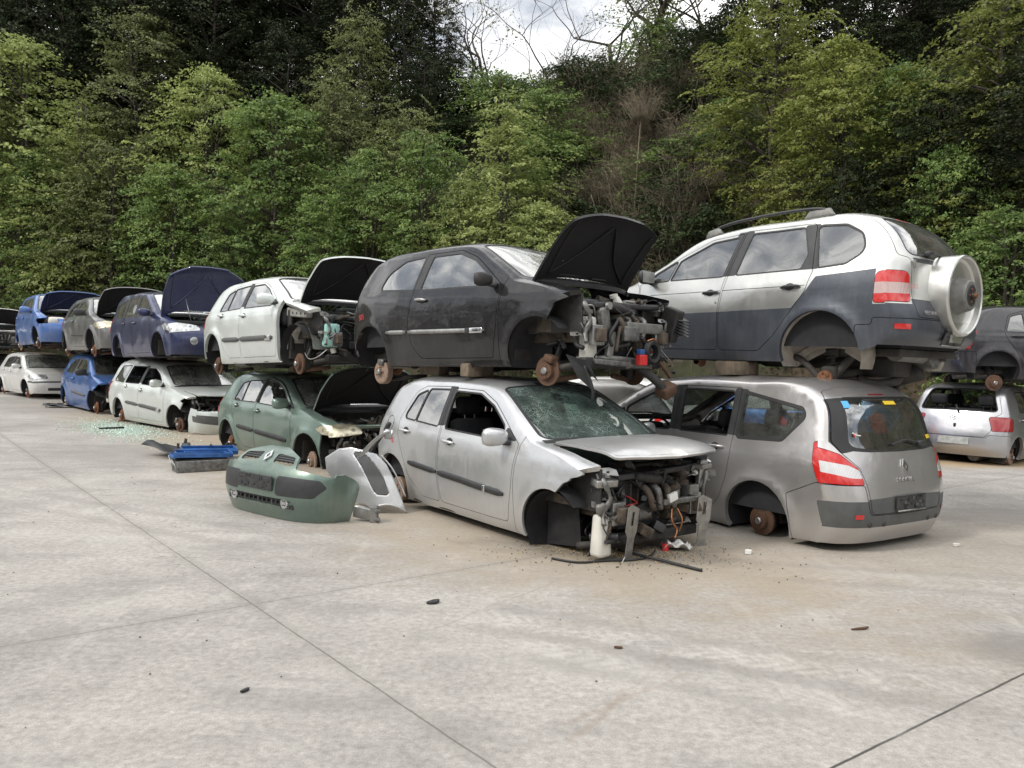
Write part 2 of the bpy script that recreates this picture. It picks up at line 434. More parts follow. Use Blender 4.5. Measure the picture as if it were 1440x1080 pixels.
    def strip(s, sd, yd):
        sd = np.asarray(sd); t = np.clip(np.asarray(yd)/.72, -1, 1)
        u = np.interp(sd, s.sl, s.us)
        C = np.stack([np.interp(u, s.us, s.Cd[:, k]) for k in (0, 1)], -1); E = np.stack([np.interp(u, s.us, s.Ed[:, k]) for k in (0, 1)], -1)
        we = s.flank(E[:, 0], E[:, 1])
        sm = math.sin(s.phim)**(2/s.n); dm = 1-math.cos(s.phim)**(2/s.n)
        ph = np.arcsin(np.clip((np.abs(t)*sm), 0, 1)**(s.n/2))
        d = (1-np.cos(ph)**(2/s.n))/dm
        P = C*(1-d[:, None])+E*d[:, None]
        return np.stack([P[:, 0], t*we, P[:, 1]], -1)
    def strip_n(s, sd, yd):
        h = .004; sd = np.asarray(sd); yd = np.asarray(yd)
        s0, s1 = np.clip(sd-h, 0, s.sl[-1]), np.clip(sd+h, 0, s.sl[-1])
        y0, y1 = np.clip(yd-h, -.72, .72), np.clip(yd+h, -.72, .72)
        a = s.strip(s1, yd)-s.strip(s0, yd); b = s.strip(sd, y1)-s.strip(sd, y0)
        n = np.cross(a, b); return n/(np.linalg.norm(n, axis=1, keepdims=True)+1e-12)
    def flank_n(s, x, z, sg):
        h = .004
        fx = (s.flank(x+h, z)-s.flank(x-h, z))/(2*h); fz = (s.flank(x, z+h)-s.flank(x, z-h))/(2*h)
        n = np.stack([-fx, np.ones_like(fx), -fz], -1); n /= np.linalg.norm(n, axis=1, keepdims=True)
        n[:, 1] *= sg; return n
class Panel:
    """one part's vertices, normals and faces gathered from the flanks and the strip"""
    def __init__(s): s.v = []; s.n = []; s.f = []; s.m = []; s.mats = []
    def mi(s, m):
        m = M[m] if isinstance(m, str) else m
        if m not in s.mats: s.mats.append(m)
        return s.mats.index(m)
    def add(s, V, Nn, F, mats):
        o = len(s.v); s.v += [tuple(p) for p in V]; s.n += [tuple(p) for p in Nn]
        for f, m in zip(F, mats): s.f.append([o+int(k) for k in f]); s.m.append(s.mi(m))
    def weld(s, d=1.2e-3):
        key = {}; mp = []; nv = []; nn = []
        for p, n in zip(s.v, s.n):
            k = tuple(round(c/d) for c in p)
            if k in key:
                i = key[k]; nn[i] = nn[i]+np.array(n); mp.append(i)
            else:
                key[k] = len(nv); mp.append(len(nv)); nv.append(p); nn.append(np.array(n))
        s.v = nv; s.n = [tuple(n/(np.linalg.norm(n)+1e-12)) for n in nn]
        keep = [(g, m) for f, m in zip(s.f, s.m) for g in [[mp[k] for k in f]] if len(set(g)) == len(g)]
        s.f = [g for g, m in keep]; s.m = [m for g, m in keep]
    def rim(s, depth, mat=None):
        cnt = {}
        for f, m in zip(s.f, s.m):
            for a, b in zip(f, f[1:]+f[:1]):
                k = (min(a, b), max(a, b)); cnt.setdefault(k, []).append((a, b, m))
        for k, l in cnt.items():
            if len(l) != 1: continue
            a, b, m = l[0]
            A, B = np.array(s.v[a]), np.array(s.v[b]); na, nb = np.array(s.n[a]), np.array(s.n[b])
            A2, B2 = A-na*depth, B-nb*depth
            e = B-A; nn = np.cross(e, na); L = np.linalg.norm(nn)
            if L < 1e-9: continue
            nn = nn/L; o = len(s.v)
            s.v += [tuple(A), tuple(A2), tuple(B2), tuple(B)]; s.n += [tuple(nn)]*4
            s.f.append([o, o+1, o+2, o+3]); s.m.append(m if mat is None else s.mi(mat))
    def shift(s, d):
        s.v = [tuple(np.array(p)-np.array(n)*d) for p, n in zip(s.v, s.n)]
    def build(s, name, parent, origin=(0, 0, 0), rot=None, label=None):
        me = bpy.data.meshes.new(name); o = Vector(origin)
        me.from_pydata([Vector(p)-o for p in s.v], [], s.f)
        for m in s.mats: me.materials.append(m)
        me.polygons.foreach_set('material_index', s.m); me.polygons.foreach_set('use_smooth', [True]*len(s.f))
        me.update()
        me.normals_split_custom_set_from_vertices([Vector(n) for n in s.n])
        ob = bpy.data.objects.new(name, me); col.objects.link(ob); ob.parent = parent; ob.location = o
        if rot: ob.rotation_euler = rot
        if label: ob['label'] = label
        return ob
# ------------------------------------------------------------------ car builder
NAMES = {'body': 'body', 'fd': 'door', 'rd': 'door', 'fdw': ('window', 'fd'), 'fdq': ('window', 'fd'), 'rdw': ('window', 'rd'), 'qw': 'side_window', 'fen': 'fender',
         'fb': 'bumper', 'rb': 'bumper', 'hl': 'headlight', 'tl': 'tail_light', 'tg': 'tailgate', 'tgw': ('window', 'tg'),
         'ws': 'windscreen', 'hood': 'hood', 'grille': 'grille', 'fuel': 'fuel_flap', 'fog': ('fog_light', 'fb'), 'refl': ('reflector', 'rb'), 'brk': ('brake_light', 'tg'), 'side_lamp': 'side_lamp'}
SHARED = {'body', 'fb', 'rb', 'tg', 'tgw', 'ws', 'hood', 'grille', 'brk'}
GLASSKEYS = {'fdw', 'fdq', 'rdw', 'qw', 'tgw', 'ws'}
def run_ops(ops, ptsdom, tri, dommap, sfx):
    c = ptsdom[tri].mean(1); part = np.array(['body']*len(tri), object); mat = np.array(['paint']*len(tri), object)
    for op, P, P2 in dommap:
        k = op[0]
        i = inside(P, c)
        if k == 'part':
            key = op[1] if op[1] in SHARED or op[1][-1] in 'LR' else op[1]+sfx
            part[i] = key
            if P2 is not None: part[i & ~inside(P2, c)] = None
            if len(op) > 4 and op[4]: mat[i] = op[4]
        elif k == 'glass':
            key = op[1] if op[1] in SHARED else op[1]+sfx
            if P2 is not None: mat[inside(P2, c)] = op[4] if len(op) > 4 and op[4] else 'rubber'
            part[i] = key; mat[i] = 'GLASS'
        elif k == 'mat': mat[i] = op[1]
        elif k == 'hole': part[i] = None
    return part, mat
class Car: pass
def make_car(model, paintmat, name, label, cat, loc, yaw, pitch=0., roll=0., drop=(), hood=0., hood_off=(0, 0, 0), glassm=None, group=None, step=.055, extra_flank=(), extra_strip=(),
             matmap=None, parts=(), seed=1, gap=.006, hoodliner='hoodliner', rimdepth=.022, doorrot=None, liner='liner', only=None, front_gone=None, scale=1.0):
    skin = Skin(**model['skin'], seed=seed*1.7)
    extra_flank = list(extra_flank); extra_strip = list(extra_strip)
    if front_gone:
        hood_op = [o for o in model['strip'] if o[0] == 'part' and o[1] == 'hood']
        extra_strip = [('hole', [(front_gone[0], -1.3), (front_gone[0], 1.3), ('fb+.5', 1.3), ('fb+.5', -1.3)], .01)]+hood_op+extra_strip
        extra_flank = [('hole', front_gone[1], .02)]+extra_flank
    root = thing(name, label, cat, loc, 0, group); root.rotation_euler = (roll, -pitch, yaw); root.scale = (scale,)*3
    car = Car(); car.root = root; car.skin = skin; car.objs = {}; car.paint = paintmat; car.model = model
    mm = {'paint': paintmat}; mm.update(matmap or {})
    gm = {'ws': 'glassdust', 'tgw': 'glass', 'fdw': 'glass', 'fdq': 'glass', 'rdw': 'glass', 'qw': 'glassdark'}; gm.update(glassm or {})
    drop = set(drop)
    P = {}
    def put(key, V, Nn, F, mats):
        if only and (key if key in SHARED else key[:-1]) not in only: return
        if key in drop or (key[:-1] in drop and key not in SHARED): return
        P.setdefault(key, Panel()).add(V, Nn, F, mats)
    def prep(ops, todom):
        dm = []
        for op in ops:
            if op[0] in ('part', 'glass'):
                poly = fillet(todom(op[2]), op[3] if len(op) > 3 and op[3] is not None else .04)
                if op[0] == 'part':
                    g = gap if (len(op) <= 5 or op[5] is None) else op[5]
                    P2 = inset(poly, g) if g > 0 else None
                else:
                    P2 = inset(poly, -(op[5] if len(op) > 5 else .016))
            else:
                poly = fillet(todom(op[2] if op[0] == 'mat' else op[1]), (op[3] if len(op) > 3 else .03) if op[0] == 'mat' else (op[2] if len(op) > 2 else .03)); P2 = None
            dm.append((op, poly, P2))
        return dm
    def collect(dm):
        return [p for op, a, b in dm for p in ((a,) if b is None else (a, b))]
    # flanks
    sel = np.arange(0, len(skin.us), 2)
    E = skin.Ed[sel]
    outer = np.concatenate([E, np.array(model['bottom'], float)]); 
    # resample the bottom line
    ob = [outer[0]]
    for a in list(outer[1:])+[outer[0]]:
        d = np.linalg.norm(a-ob[-1])
        if d > .07:
            k = int(d/.06)+1; b0 = ob[-1]
            ob += [b0+(a-b0)*j/k for j in range(1, k)]
        ob.append(a)
    outer = np.array(ob[:-1])
    for sfx, sg in (('L', 1), ('R', -1)):
        ops = [o for o in list(model['flank'])+list(extra_flank) if not (o[0][-1] in 'LR' and o[0][-1] != sfx)]
        ops = [((o[0].rstrip('LR'),)+tuple(o[1:])) for o in ops]
        dm = prep(ops, lambda q: q)
        if sfx == 'L' or extra_flank or True:
            v, f = tess(outer, collect(dm), step)
        part, mat = run_ops(ops, v, f, dm, sfx)
        y = skin.flank(v[:, 0], v[:, 1])*sg
        V = np.stack([v[:, 0], y, v[:, 1]], 1); Nn = skin.flank_n(v[:, 0], v[:, 1], sg)
        ff = f if sg < 0 else f[:, ::-1]
        for key in set(part)-{None}:
            idx = np.where(part == key)[0]; u, inv = np.unique(ff[idx], return_inverse=True)
            base = key if key in SHARED else key[:-1]
            ms = [paintmat if m == 'paint' else (gm.get(base, 'glass') if m == 'GLASS' else mm.get(m, m)) for m in mat[idx]]
            put(key, V[u], Nn[u], inv.reshape(-1, 3), ms)
    # strip
    sl = skin.sl[sel]; k = 26
    yy = np.linspace(-.72, .72, k)
    outer = np.concatenate([np.stack([sl, np.full(len(sl), -.72)], 1), np.stack([np.full(k-2, sl[-1]), yy[1:-1]], 1),
                            np.stack([sl[::-1], np.full(len(sl), .72)], 1), np.stack([np.full(k-2, sl[0]), yy[::-1][1:-1]], 1)])
    ops = list(model['strip'])+list(extra_strip)
    dm = prep(ops, lambda q: [skin.dom(p[0], p[1])+tuple(p[2:]) for p in q])
    v, f = tess(outer, collect(dm), step)
    part, mat = run_ops(ops, v, f, dm, '')
    V = skin.strip(v[:, 0], v[:, 1]); Nn = skin.strip_n(v[:, 0], v[:, 1])
    for key in set(part)-{None}:
        idx = np.where(part == key)[0]; u, inv = np.unique(f[idx], return_inverse=True)
        base = key if key in SHARED else key[:-1]
        ms = [paintmat if m == 'paint' else (gm.get(base, 'glass') if m == 'GLASS' else mm.get(m, m)) for m in mat[idx]]
        put(key, V[u], Nn[u], inv.reshape(-1, 3), ms)
    hx = skin.dom('cw+.14', 0)[0]; hp = skin.strip(np.array([hx]), np.array([.85*.72]))[0]
    order = sorted(P, key=lambda q: (isinstance(NAMES[q if q in SHARED else q[:-1]], tuple), q))
    for key in order:
        base = key if key in SHARED else key[:-1]
        nm = NAMES[base]; par = root
        if isinstance(nm, tuple):
            pk = nm[1] if nm[1] in SHARED else nm[1]+key[-1]
            par = car.objs.get(pk, root); nm = nm[0]
        p = P[key]; p.weld()
        if base in GLASSKEYS: p.shift(.007)
        elif base in ('hl', 'tl', 'brk', 'refl', 'fog', 'side_lamp'): p.shift(-.004); p.rim(.03)
        else: p.rim(.045 if base == 'body' else rimdepth)
        org = (0, 0, 0); rot = None
        if base == 'hood': org = (hp[0]+.02, 0, hp[2]); rot = (0, -hood, 0)
        o = p.build(nm, par, org, rot)
        if base == 'hood':
            o.location = Vector(o.location)+Vector(hood_off)
            if hood > .15:   # dark lining and pressed frame on the underside
                q = Panel(); q.v = [tuple(np.array(a)-np.array(n)*.028) for a, n in zip(p.v, p.n)]; q.n = [tuple(-np.array(n)) for n in p.n]
                nf = [(f_, 0) for f_ in p.f if True]
                q.f = [list(reversed(f_)) for f_, _ in nf]; q.m = [0]*len(q.f); q.mats = [M[hoodliner] if isinstance(hoodliner, str) else hoodliner]
                l = q.build('hood_lining', o); l.location = (0, 0, 0); 
                for vtx, pv in zip(l.data.vertices, q.v): vtx.co = Vector(pv)-Vector(org)
                rb = MB()
                for sgn in (-1, 1):
                    pts = []
                    for uu in np.linspace(skin.U('cw+.3'), skin.U(model.get('hood_end', 'h2'))-.1, 7):
                        q_ = skin.strip(np.array([skin.dom(uu, 0)[0]]), np.array([.5*sgn]))[0]; pts.append(Vector(q_)-Vector(org)-Vector((0, 0, .035)))
                    rb.tube(pts, .014, hoodliner, n=6)
                    pts = [Vector(skin.strip(np.array([skin.dom(uu, 0)[0]]), np.array([tt*sgn]))[0])-Vector(org)-Vector((0, 0, .035)) for uu, tt in ((skin.U('cw+.3'), .5), (skin.U('cw+.8'), .25), (skin.U(model.get('hood_end', 'h2'))-.2, .02))]
                    rb.tube(pts, .011, hoodliner, n=6)
                rb.build('hood_frame', o)
        car.objs[key] = o
    if not only: car.under = underbody(car, liner, R(40) if front_gone else -.35)
    return car
def fl(car, x, z, sg, off=0.):
    y = float(car.skin.flank(x, z)); n = car.skin.flank_n(np.array([x]), np.array([z]), sg)[0]
    return Vector((x, y*sg, z))+Vector(n)*off
def par_of(car, key): return car.objs.get(key, car.root)
def underbody(car, liner='liner', well0=-.35):
    s = car.skin; m = car.model; b = MB()
    xr, xf = s.xr+.12, min(s.xf-.12, m.get('floor_front', 9)); w = float(s.flank(0, .4))
    a = s.arches
    z0 = m.get('floorz', .24)
    # floor pan between the axles, narrower beside the wheels
    x1, x2 = a[1][0]+a[1][2]+.02, a[0][0]-a[0][2]-.02
    b.box(((x1+x2)/2, 0, z0+.02), (x2-x1, 2*w-.10, .05), 'under', bev=.01)
    b.box(((xr+x1)/2, 0, z0+.06), (x1-xr, 2*w-.62, .07), 'under', bev=.01)
    for sg in (-1, 1):
        b.box(((x1+x2)/2, sg*(w-.10), z0+.0), (x2-x1-.04, .10, .10), 'under', bev=.015)
        b.box(((x1+x2)/2, sg*.35, z0-.03), (x2-x1, .08, .07), 'under', bev=.01)
    b.tube([(x2, .1, z0-.02), (0, .15, z0-.05), (-.6, -.1, z0-.05), (x1-.2, -.3, z0+.02), (xr, -.35, z0+.03)], .035, 'under', n=8)
    b.cyl((xr+.05, -.25, z0+.02), (xr+.55, -.3, z0+.02), .10, 'alu', n=14)
    b.box((a[1][0], 0, z0+.06), (.10, 1.2, .10), 'under', bev=.02)
    b.box((x1+.25, .1, z0-.04), (.5, .7, .14), 'under', bev=.05)
    o = b.build('floor_pan', car.root)
    # wheel wells
    for sg in (-1, 1):
        for i, (ax, az, ar) in enumerate(a):
            yo = float(s.flank(ax, az+ar))-.03; yi = yo-.30
            if (('noliner%s' % i) in m.get('flags', ())) : continue
            v = []; f = []; n = 22; R1 = ar+.012
            ring = []
            for k in range(n+1):
                a0 = well0 if i == 0 else -.35
                t = a0+(math.pi+.35-a0)*k/n
                ring.append((ax+R1*math.cos(t), az+R1*math.sin(t)))
            for (px, pz) in ring: v += [(px, sg*min(yo, float(s.flank(px, pz))-.012), pz), (px, sg*yi, pz), (ax+(px-ax)*.25, sg*(yi-.02), az+(pz-az)*.25+.05)]
            for k in range(n): f += [(3*k, 3*k+1, 3*k+4, 3*k+3), (3*k+1, 3*k+2, 3*k+5, 3*k+4)]
            wb = MB(); wb.add(v, f, liner); wb.build('wheel_well', car.root)
    return o
def disc(car, x, sg, y=None, r=.135, z=.3, kind='disc', steer=0., hub=True):
    y = (float(car.skin.flank(x, .62))-.10) if y is None else y
    b = MB(); c = (x, sg*y, z)
    if kind == 'disc':
        prof = [(.03, -.012), (r, -.012), (r, .012), (.078, .012), (.074, .05), (.03, .052), (0, .052)]
    else:
        prof = [(.03, -.05), (r, -.05), (r, .02), (r-.015, .03), (.06, .03), (.05, .034), (0, .034)]
    rq = random.Random(int(abs(car.root.location.x*131+x*77+sg*13)*10)); mt = rq.choice(('rust', 'rustdark', 'rustred', 'rustgrey', 'rust')) if kind == 'disc' else 'rustgrey'; r = r*rq.uniform(.93, 1.06); steer = steer+rq.uniform(-.12, .12)*(x > 0)
    b.lathe([(a, h*sg) for a, h in prof], mt, (0, 0, 0), 'Y', 28)
    o = b.build('brake_disc' if kind == 'disc' else 'brake_drum', car.root); o.location = c; o.rotation_euler = (0, 0, steer)
    h = MB(); h.lathe([(.034, .03*sg), (.034, .066*sg), (.026, .075*sg), (0, .076*sg)], 'steel' if hub else 'rust', (0, 0, 0), 'Y', 16)
    for k in range(4 if kind == 'drum' else 5):
        t = k*2*math.pi/5; h.cyl((.052*math.cos(t), .03*sg, .052*math.sin(t)), (.052*math.cos(t), .06*sg, .052*math.sin(t)), .008, 'rust', n=6)
    h.build('hub', o)
    # knuckle, arm and spring leg
    k = MB(); yi = y-.06
    k.box((x-.02, sg*(yi-.02), z), (.12, .10, .16), 'engine', bev=.03)
    k.tube([(x, sg*(yi-.02), z+.03), (x-.02, sg*(yi-.12), z+.22), (x-.02, sg*(yi-.16), z+.42)], .03, 'engine', n=8, sub=2)
    for q in range(6):
        k.lathe([(.058, -.012), (.07, 0), (.058, .012)], 'engine', (x-.02, sg*(yi-.14), z+.22+q*.035), 'Z', 14)
    k.tube([(x, sg*(yi-.03), z-.08), (x+(.05 if x > 0 else .30), sg*(yi-.35), z-.04)], .026, 'rustdark' if x > 0 else 'under', n=8, sub=1)
    if rq.random() < .65:
        ca = rq.uniform(.2, 2.9); k.box((x+.115*math.cos(ca), sg*(y+.005), z+.115*math.sin(ca)), (.11, .10, .07), rq.choice(('rustdark', 'alu', 'rustgrey')), bev=.02, rot=(0, -ca+math.pi/2, 0))
    k.tube([(x+.02, sg*yi, z+.08), (x+.06, sg*(yi-.02), z+.22), (x-.03, sg*(yi-.10), z+.34)], .007, 'rubber', n=5)
    k.build('suspension', car.root)
    return o
def handle(car, x, z, sg, key, mat='paint', L=.19, rot=.04, cup=True):
    mat = car.paint if mat == 'paint' else mat
    n = car.skin.flank_n(np.array([x]), np.array([z]), sg)[0]
    b = MB(); pts = []
    for k in range(7):
        t = k/6-.5; p = fl(car, x+t*L, z+t*L*rot*-1, sg, .012+.024*(1-(2*t)**4)); pts.append(p)
    b.tube(pts, lambda t: .0135*(1-.35*abs(2*t-1)**3)+.003, mat, n=8, sub=2)
    if cup:
        q = MB()
    o = b.build('handle', par_of(car, key))
    if cup:
        m = 14; c = fl(car, x+.012, z+.004, sg, .0025); v = [c]
        for k in range(m):
            t = 2*math.pi*k/m; v.append(fl(car, x+.012+.052*math.cos(t), z+.004+.036*math.sin(t), sg, .003))
        f = [(0, 1+k, 1+(k+1) % m) if sg < 0 else (0, 1+(k+1) % m, 1+k) for k in range(m)]
        b2 = MB(); b2.add(v, f, 'trim' if cup != 'paint' else car.paint); b2.build('handle_recess', par_of(car, key))
    return o
def moulding(car, x0, z0, x1, z1, h, sg, key, mat='trim', proud=.016, name='side_moulding', taper=.35, th1=None):
    n = max(4, int(abs(x1-x0)/.07)); v = []; f = []
    prof = [(-.5, .001), (-.42, 1), (.42, 1), (.5, .001)]
    for k in range(n+1):
        t = k/n; hh = h*(min(1, .45+t*8) if taper else 1)*(min(1, .6+(1-t)*10) if taper else 1)
        if th1: hh = h+(th1-h)*t
        for a, pr in prof: v.append(fl(car, x0+(x1-x0)*t, z0+(z1-z0)*t+a*hh, sg, proud*pr))
    for k in range(n):
        for j in range(3):
            q = (4*k+j, 4*k+j+1, 4*k+j+5, 4*k+j+4); f.append(q)
    f.append((0, 1, 2, 3)); f.append((4*n, 4*n+1, 4*n+2, 4*n+3))
    b = MB(); b.add(v, f, mat); return b.build(name, par_of(car, key))
def mirror(car, x, z, sg, key, mat='paint', s=1.0, tri=True, broken=False, side_out=.0):
    mat = car.paint if mat == 'paint' else mat
    b = MB(); p = fl(car, x, z, sg, 0)
    c = p+Vector((-.02, sg*(.13+side_out), .045))
    bm = bmesh.new(); bmesh.ops.create_uvsphere(bm, u_segments=20, v_segments=12, radius=1)
    for v in bm.verts:
        q = v.co.copy()
        q = Vector([math.copysign(abs(a)**.72, a) for a in q])
        wx = .062 if q.x > 0 else .05
        v.co = Vector((q.x*wx-.25*q.y*sg*.06, q.y*.118, q.z*(.078+.010*q.y*sg)))*s
        if v.co.x < -.035*s: v.co.x = -.035*s+(v.co.x+.035*s)*.2
    bm.verts.index_update()
    b.add([c+v.co for v in bm.verts], [[v.index for v in f.verts] for f in bm.faces], mat); bm.free()
    b.tube([p+Vector((.02, 0, -.005)), p+Vector((.005, sg*.05, 0)), c+Vector((0, -sg*.05, -.03))], .028*s, 'trim', n=8, sub=3)
    o = b.build('mirror', par_of(car, key))
    g = MB(); g.box(c+Vector((-.040*s, 0, .0)), (.006, .19*s, .125*s), 'steel' if not broken else 'engine', bev=.002)
    if par_of(car, key) is car.root: g.build('mirror_glass', o)
    else:
        for q, (vv) in enumerate(g.v): pass
        o2 = g.build('mirror_glass', par_of(car, key))
    return o
def seat(car, x, y, z=.30, s=1.0, mat='interior', bench=None):
    w = bench or .50
    b = MB(); b.box((x+.05, y, z+.14), (.52, w, .16), mat, bev=.05, rot=(0, R(-6), 0))
    if bench: b.box((x-.24, y, z+.45), (.16, w, .58), mat, bev=.06, rot=(0, R(-16), 0))
    else: b.box((x-.25, y, z+.46), (.15, w*.96, .62), mat, bev=.06, rot=(0, R(-18), 0))
    o = b.build('seat', car.root)
    for yy in ([y] if not bench else [y-.38, y+.38]):
        h = MB(); h.box((x-.40, yy, z+.88), (.11, .27, .19), mat, bev=.05, rot=(0, R(-14), 0))
        for d in (-.06, .06): h.cyl((x-.36, yy+d, z+.72), (x-.39, yy+d, z+.85), .008, 'steel', n=6)
        h.build('headrest', o)
def interior(car, xd, zd, xs=-.15, xb=-.95, wheel_y=.36, z=.30, roofz=None, two=False):
    s = car.skin; w = float(s.flank(0, .6))-.07
    b = MB()
    b.box((xd, 0, zd-.16), (.36, 2*w-.06, .24), 'dash', bev=.08)
    b.box((xd-.05, wheel_y, zd-.01), (.2, .36, .10), 'dash', bev=.04)
    b.box((xd-.1, 0, zd-.38), (.25, .3, .4), 'dash', bev=.05)
    b.build('dashboard', car.root)
    t = MB(); cx, cz = xd-.28, zd-.06
    q = Euler((0, R(-65), 0)).to_matrix(); pts = [Vector((cx, wheel_y, cz))+q @ Vector((.18*math.cos(a), .18*math.sin(a), 0)) for a in [k*2*math.pi/20 for k in range(21)]]
    t.tube(pts, .015, 'dash', n=6, sub=1); t.box((cx+.02, wheel_y, cz), (.05, .2, .10), 'dash', bev=.02); t.cyl((cx, wheel_y, cz), (xd, wheel_y, cz-.12), .03, 'dash', n=8)
    t.build('steering_wheel', car.root)
    for y in (-.36, .36): seat(car, xs, y, z)
    seat(car, xb, 0, z+.02, bench=1.16)
    # door cards, load floor and pillars' inner side
    d = MB(); xr = s.xr
    for sg in (-1, 1):
        for x0, x1 in ((-.9, xd+.1),):
            v = []; n = 12
            for k in range(n+1):
                x = x0+(x1-x0)*k/n; zb = s.belt[0]+s.belt[1]*x-.015
                for zz in (z-.02, (z+zb)/2, zb): v.append((x, sg*(float(s.flank(x, zz))-(.075 if zz < zb-.01 else .045)), zz))
            f = []
            for k in range(n):
                for j in range(2): f.append((3*k+j, 3*k+j+1, 3*k+j+4, 3*k+j+3))
            d.add(v, f, 'interior')
        v = []; n = 8; x0, x1 = xr+.30, -.88
        for k in range(n+1):
            x = x0+(x1-x0)*k/n; zb = s.belt[0]+s.belt[1]*x-.015
            for zz in (z+.1, zb): v.append((x, sg*(float(s.flank(x, zz))-.09), zz))
        d.add(v, [(2*k, 2*k+1, 2*k+3, 2*k+2) for k in range(n)], 'interior')
    d.box(((xr+.3-.9)/2-.05, 0, z+.12), (abs(xr)-.95, 1.1, .04), 'interior')
    # headliner under the roof
    rr, rf = s.U('rr'), s.U('rf'); v = []; f = []; a_, b_ = 12, 8
    for i in range(a_+1):
        for j in range(b_+1):
            p = s.strip(np.array([s.dom(rr+(rf-rr)*i/a_, 0)[0]]), np.array([(-.9+1.8*j/b_)*.72]))[0]; v.append((p[0], p[1]*.98, p[2]-.045))
    for i in range(a_):
        for j in range(b_): f.append((i*(b_+1)+j, (i+1)*(b_+1)+j, (i+1)*(b_+1)+j+1, i*(b_+1)+j+1))
    d.add(v, f, 'interiorlite')
    d.build('cabin_trim', car.root)
    fw = MB(); fw.box((xd+.30, 0, .56), (.05, 2*w-.12, .66), 'under', bev=.01); fw.build('firewall', car.root)
def wipers(car, u='cw-.12', n=2):
    s = car.skin; b = MB()
    for y0, y1, du in ((.05, .62, -.28), (-.55, .02, -.22)):
        pts = []
        for k in range(6):
            t = k/5; uu = s.U(u)+du*t*.35; p = s.strip(np.array([s.dom(uu, 0)[0]]), np.array([(y0+(y1-y0)*t)]))[0]; pts.append(Vector(p)+Vector((.02, 0, .022)))
        b.tube(pts, .011, 'rubber', n=6, sub=2)
    b.build('wipers', par_of(car, 'ws'))
def badge(car, u, t, size, rotz=0, mat='silverclip', parent='tg', off=.006, kind='diamond'):
    """diamond shaped maker's emblem standing on the strip"""
    s = car.skin; sd, _ = s.dom(u, 0); p = Vector(s.strip(np.array([sd]), np.array([t*.72]))[0]); n = Vector(s.strip_n(np.array([sd]), np.array([t*.72]))[0])
    q = frame_from_normal(n); mt = Matrix.Translation(p+n*off) @ q.to_4x4()
    b = MB()
    w, h = size*.62, size
    if kind == 'diamond':
        b.slab([(-w/2, 0), (0, -h/2), (w/2, 0), (0, h/2)], .008, mat, mt, hole=[[(-w*.2, 0), (0, -h*.26), (w*.2, 0), (0, h*.26)]])
    else:
        pts = [mt @ Vector((w*.75*math.cos(a), h*.36*math.sin(a), .004)) for a in [k*math.pi/10 for k in range(21)]]
        b.tube(pts, size*.035, mat, n=6, sub=1)
        pts = [mt @ Vector((w*.28*math.cos(a), h*.34*math.sin(a), .004)) for a in [k*math.pi/10 for k in range(21)]]
        b.tube(pts, size*.03, mat, n=6, sub=1)
        pts = [mt @ Vector((w*.6*math.cos(a), h*.13+h*.12*math.sin(a), .004)) for a in [k*math.pi/10 for k in range(21)]]
        b.tube(pts, size*.03, mat, n=6, sub=1)
    return b.build('emblem', par_of(car, parent))
def frame_from_normal(n, up=Vector((0, 0, 1))):
    n = n.normalized(); x = up.cross(n)
    if x.length < 1e-4: x = Vector((0, 1, 0)).cross(n)
    x.normalize(); y = n.cross(x)
    return Matrix((x, y, n)).transposed()
def text_mesh(body, size, mt, mat, parent, name='lettering', ext=.002, spacing=1.0, shear=0):
    cu = bpy.data.curves.new(name, 'FONT'); cu.body = body; cu.size = size; cu.extrude = ext; cu.align_x = 'CENTER'; cu.align_y = 'CENTER'; cu.space_character = spacing; cu.shear = shear
    tmp = bpy.data.objects.new(name, cu); col.objects.link(tmp)
    me = bpy.data.meshes.new_from_object(tmp.evaluated_get(bpy.context.evaluated_depsgraph_get()))
    bpy.data.objects.remove(tmp); me.transform(mt); me.materials.clear(); me.materials.append(M[mat])
    o = bpy.data.objects.new(name, me); col.objects.link(o); o.parent = parent; return o
def strip_text(car, body, u, t, size, mat='silverclip', parent='tg', off=.004, spacing=1.0):
    s = car.skin; sd, _ = s.dom(u, 0); p = Vector(s.strip(np.array([sd]), np.array([t*.72]))[0]); n = Vector(s.strip_n(np.array([sd]), np.array([t*.72]))[0])
    return text_mesh(body, size, Matrix.Translation(p+n*off) @ frame_from_normal(n).to_4x4(), mat, par_of(car, parent), spacing=spacing)
def flank_text(car, body, x, z, sg, size, mat, key, off=.003, rot=0.):
    p = fl(car, x, z, sg, off); n = Vector(car.skin.flank_n(np.array([x]), np.array([z]), sg)[0])
    return text_mesh(body, size, Matrix.Translation(p) @ frame_from_normal(n).to_4x4() @ Matrix.Rotation(rot, 4, 'Z'), mat, par_of(car, key), ext=.0006)
# ------------------------------------------------------------------ car models (metres; x forward, z up from the tyre contact plane)
def band(u0, u1, t0, t1=None, r=None):
    t1 = t0 if t1 is None else t1
    return [(u0, -t0), (u1, -t1), (u1, t1), (u0, t0)] if r is None else [(u0, -t0, r), (u1, -t1, r), (u1, t1, r), (u0, t0, r)]
def arch(ax, az, r, a0=-25, a1=205):
    return [(ax+r*math.cos(R(a)), az+r*math.sin(R(a)), .01) for a in range(a0, a1+1, 10)]+[(ax-r*.9, -.2, .01), (ax+r*.9, -.2, .01)]
WZ_HATCH = [(.0, .72), (.17, .765), (.2, .785), (.28, .812), (.42, .835), (.58, .848), (.74, .855), (.86, .846), (.93, .832), (1.0, .806)]

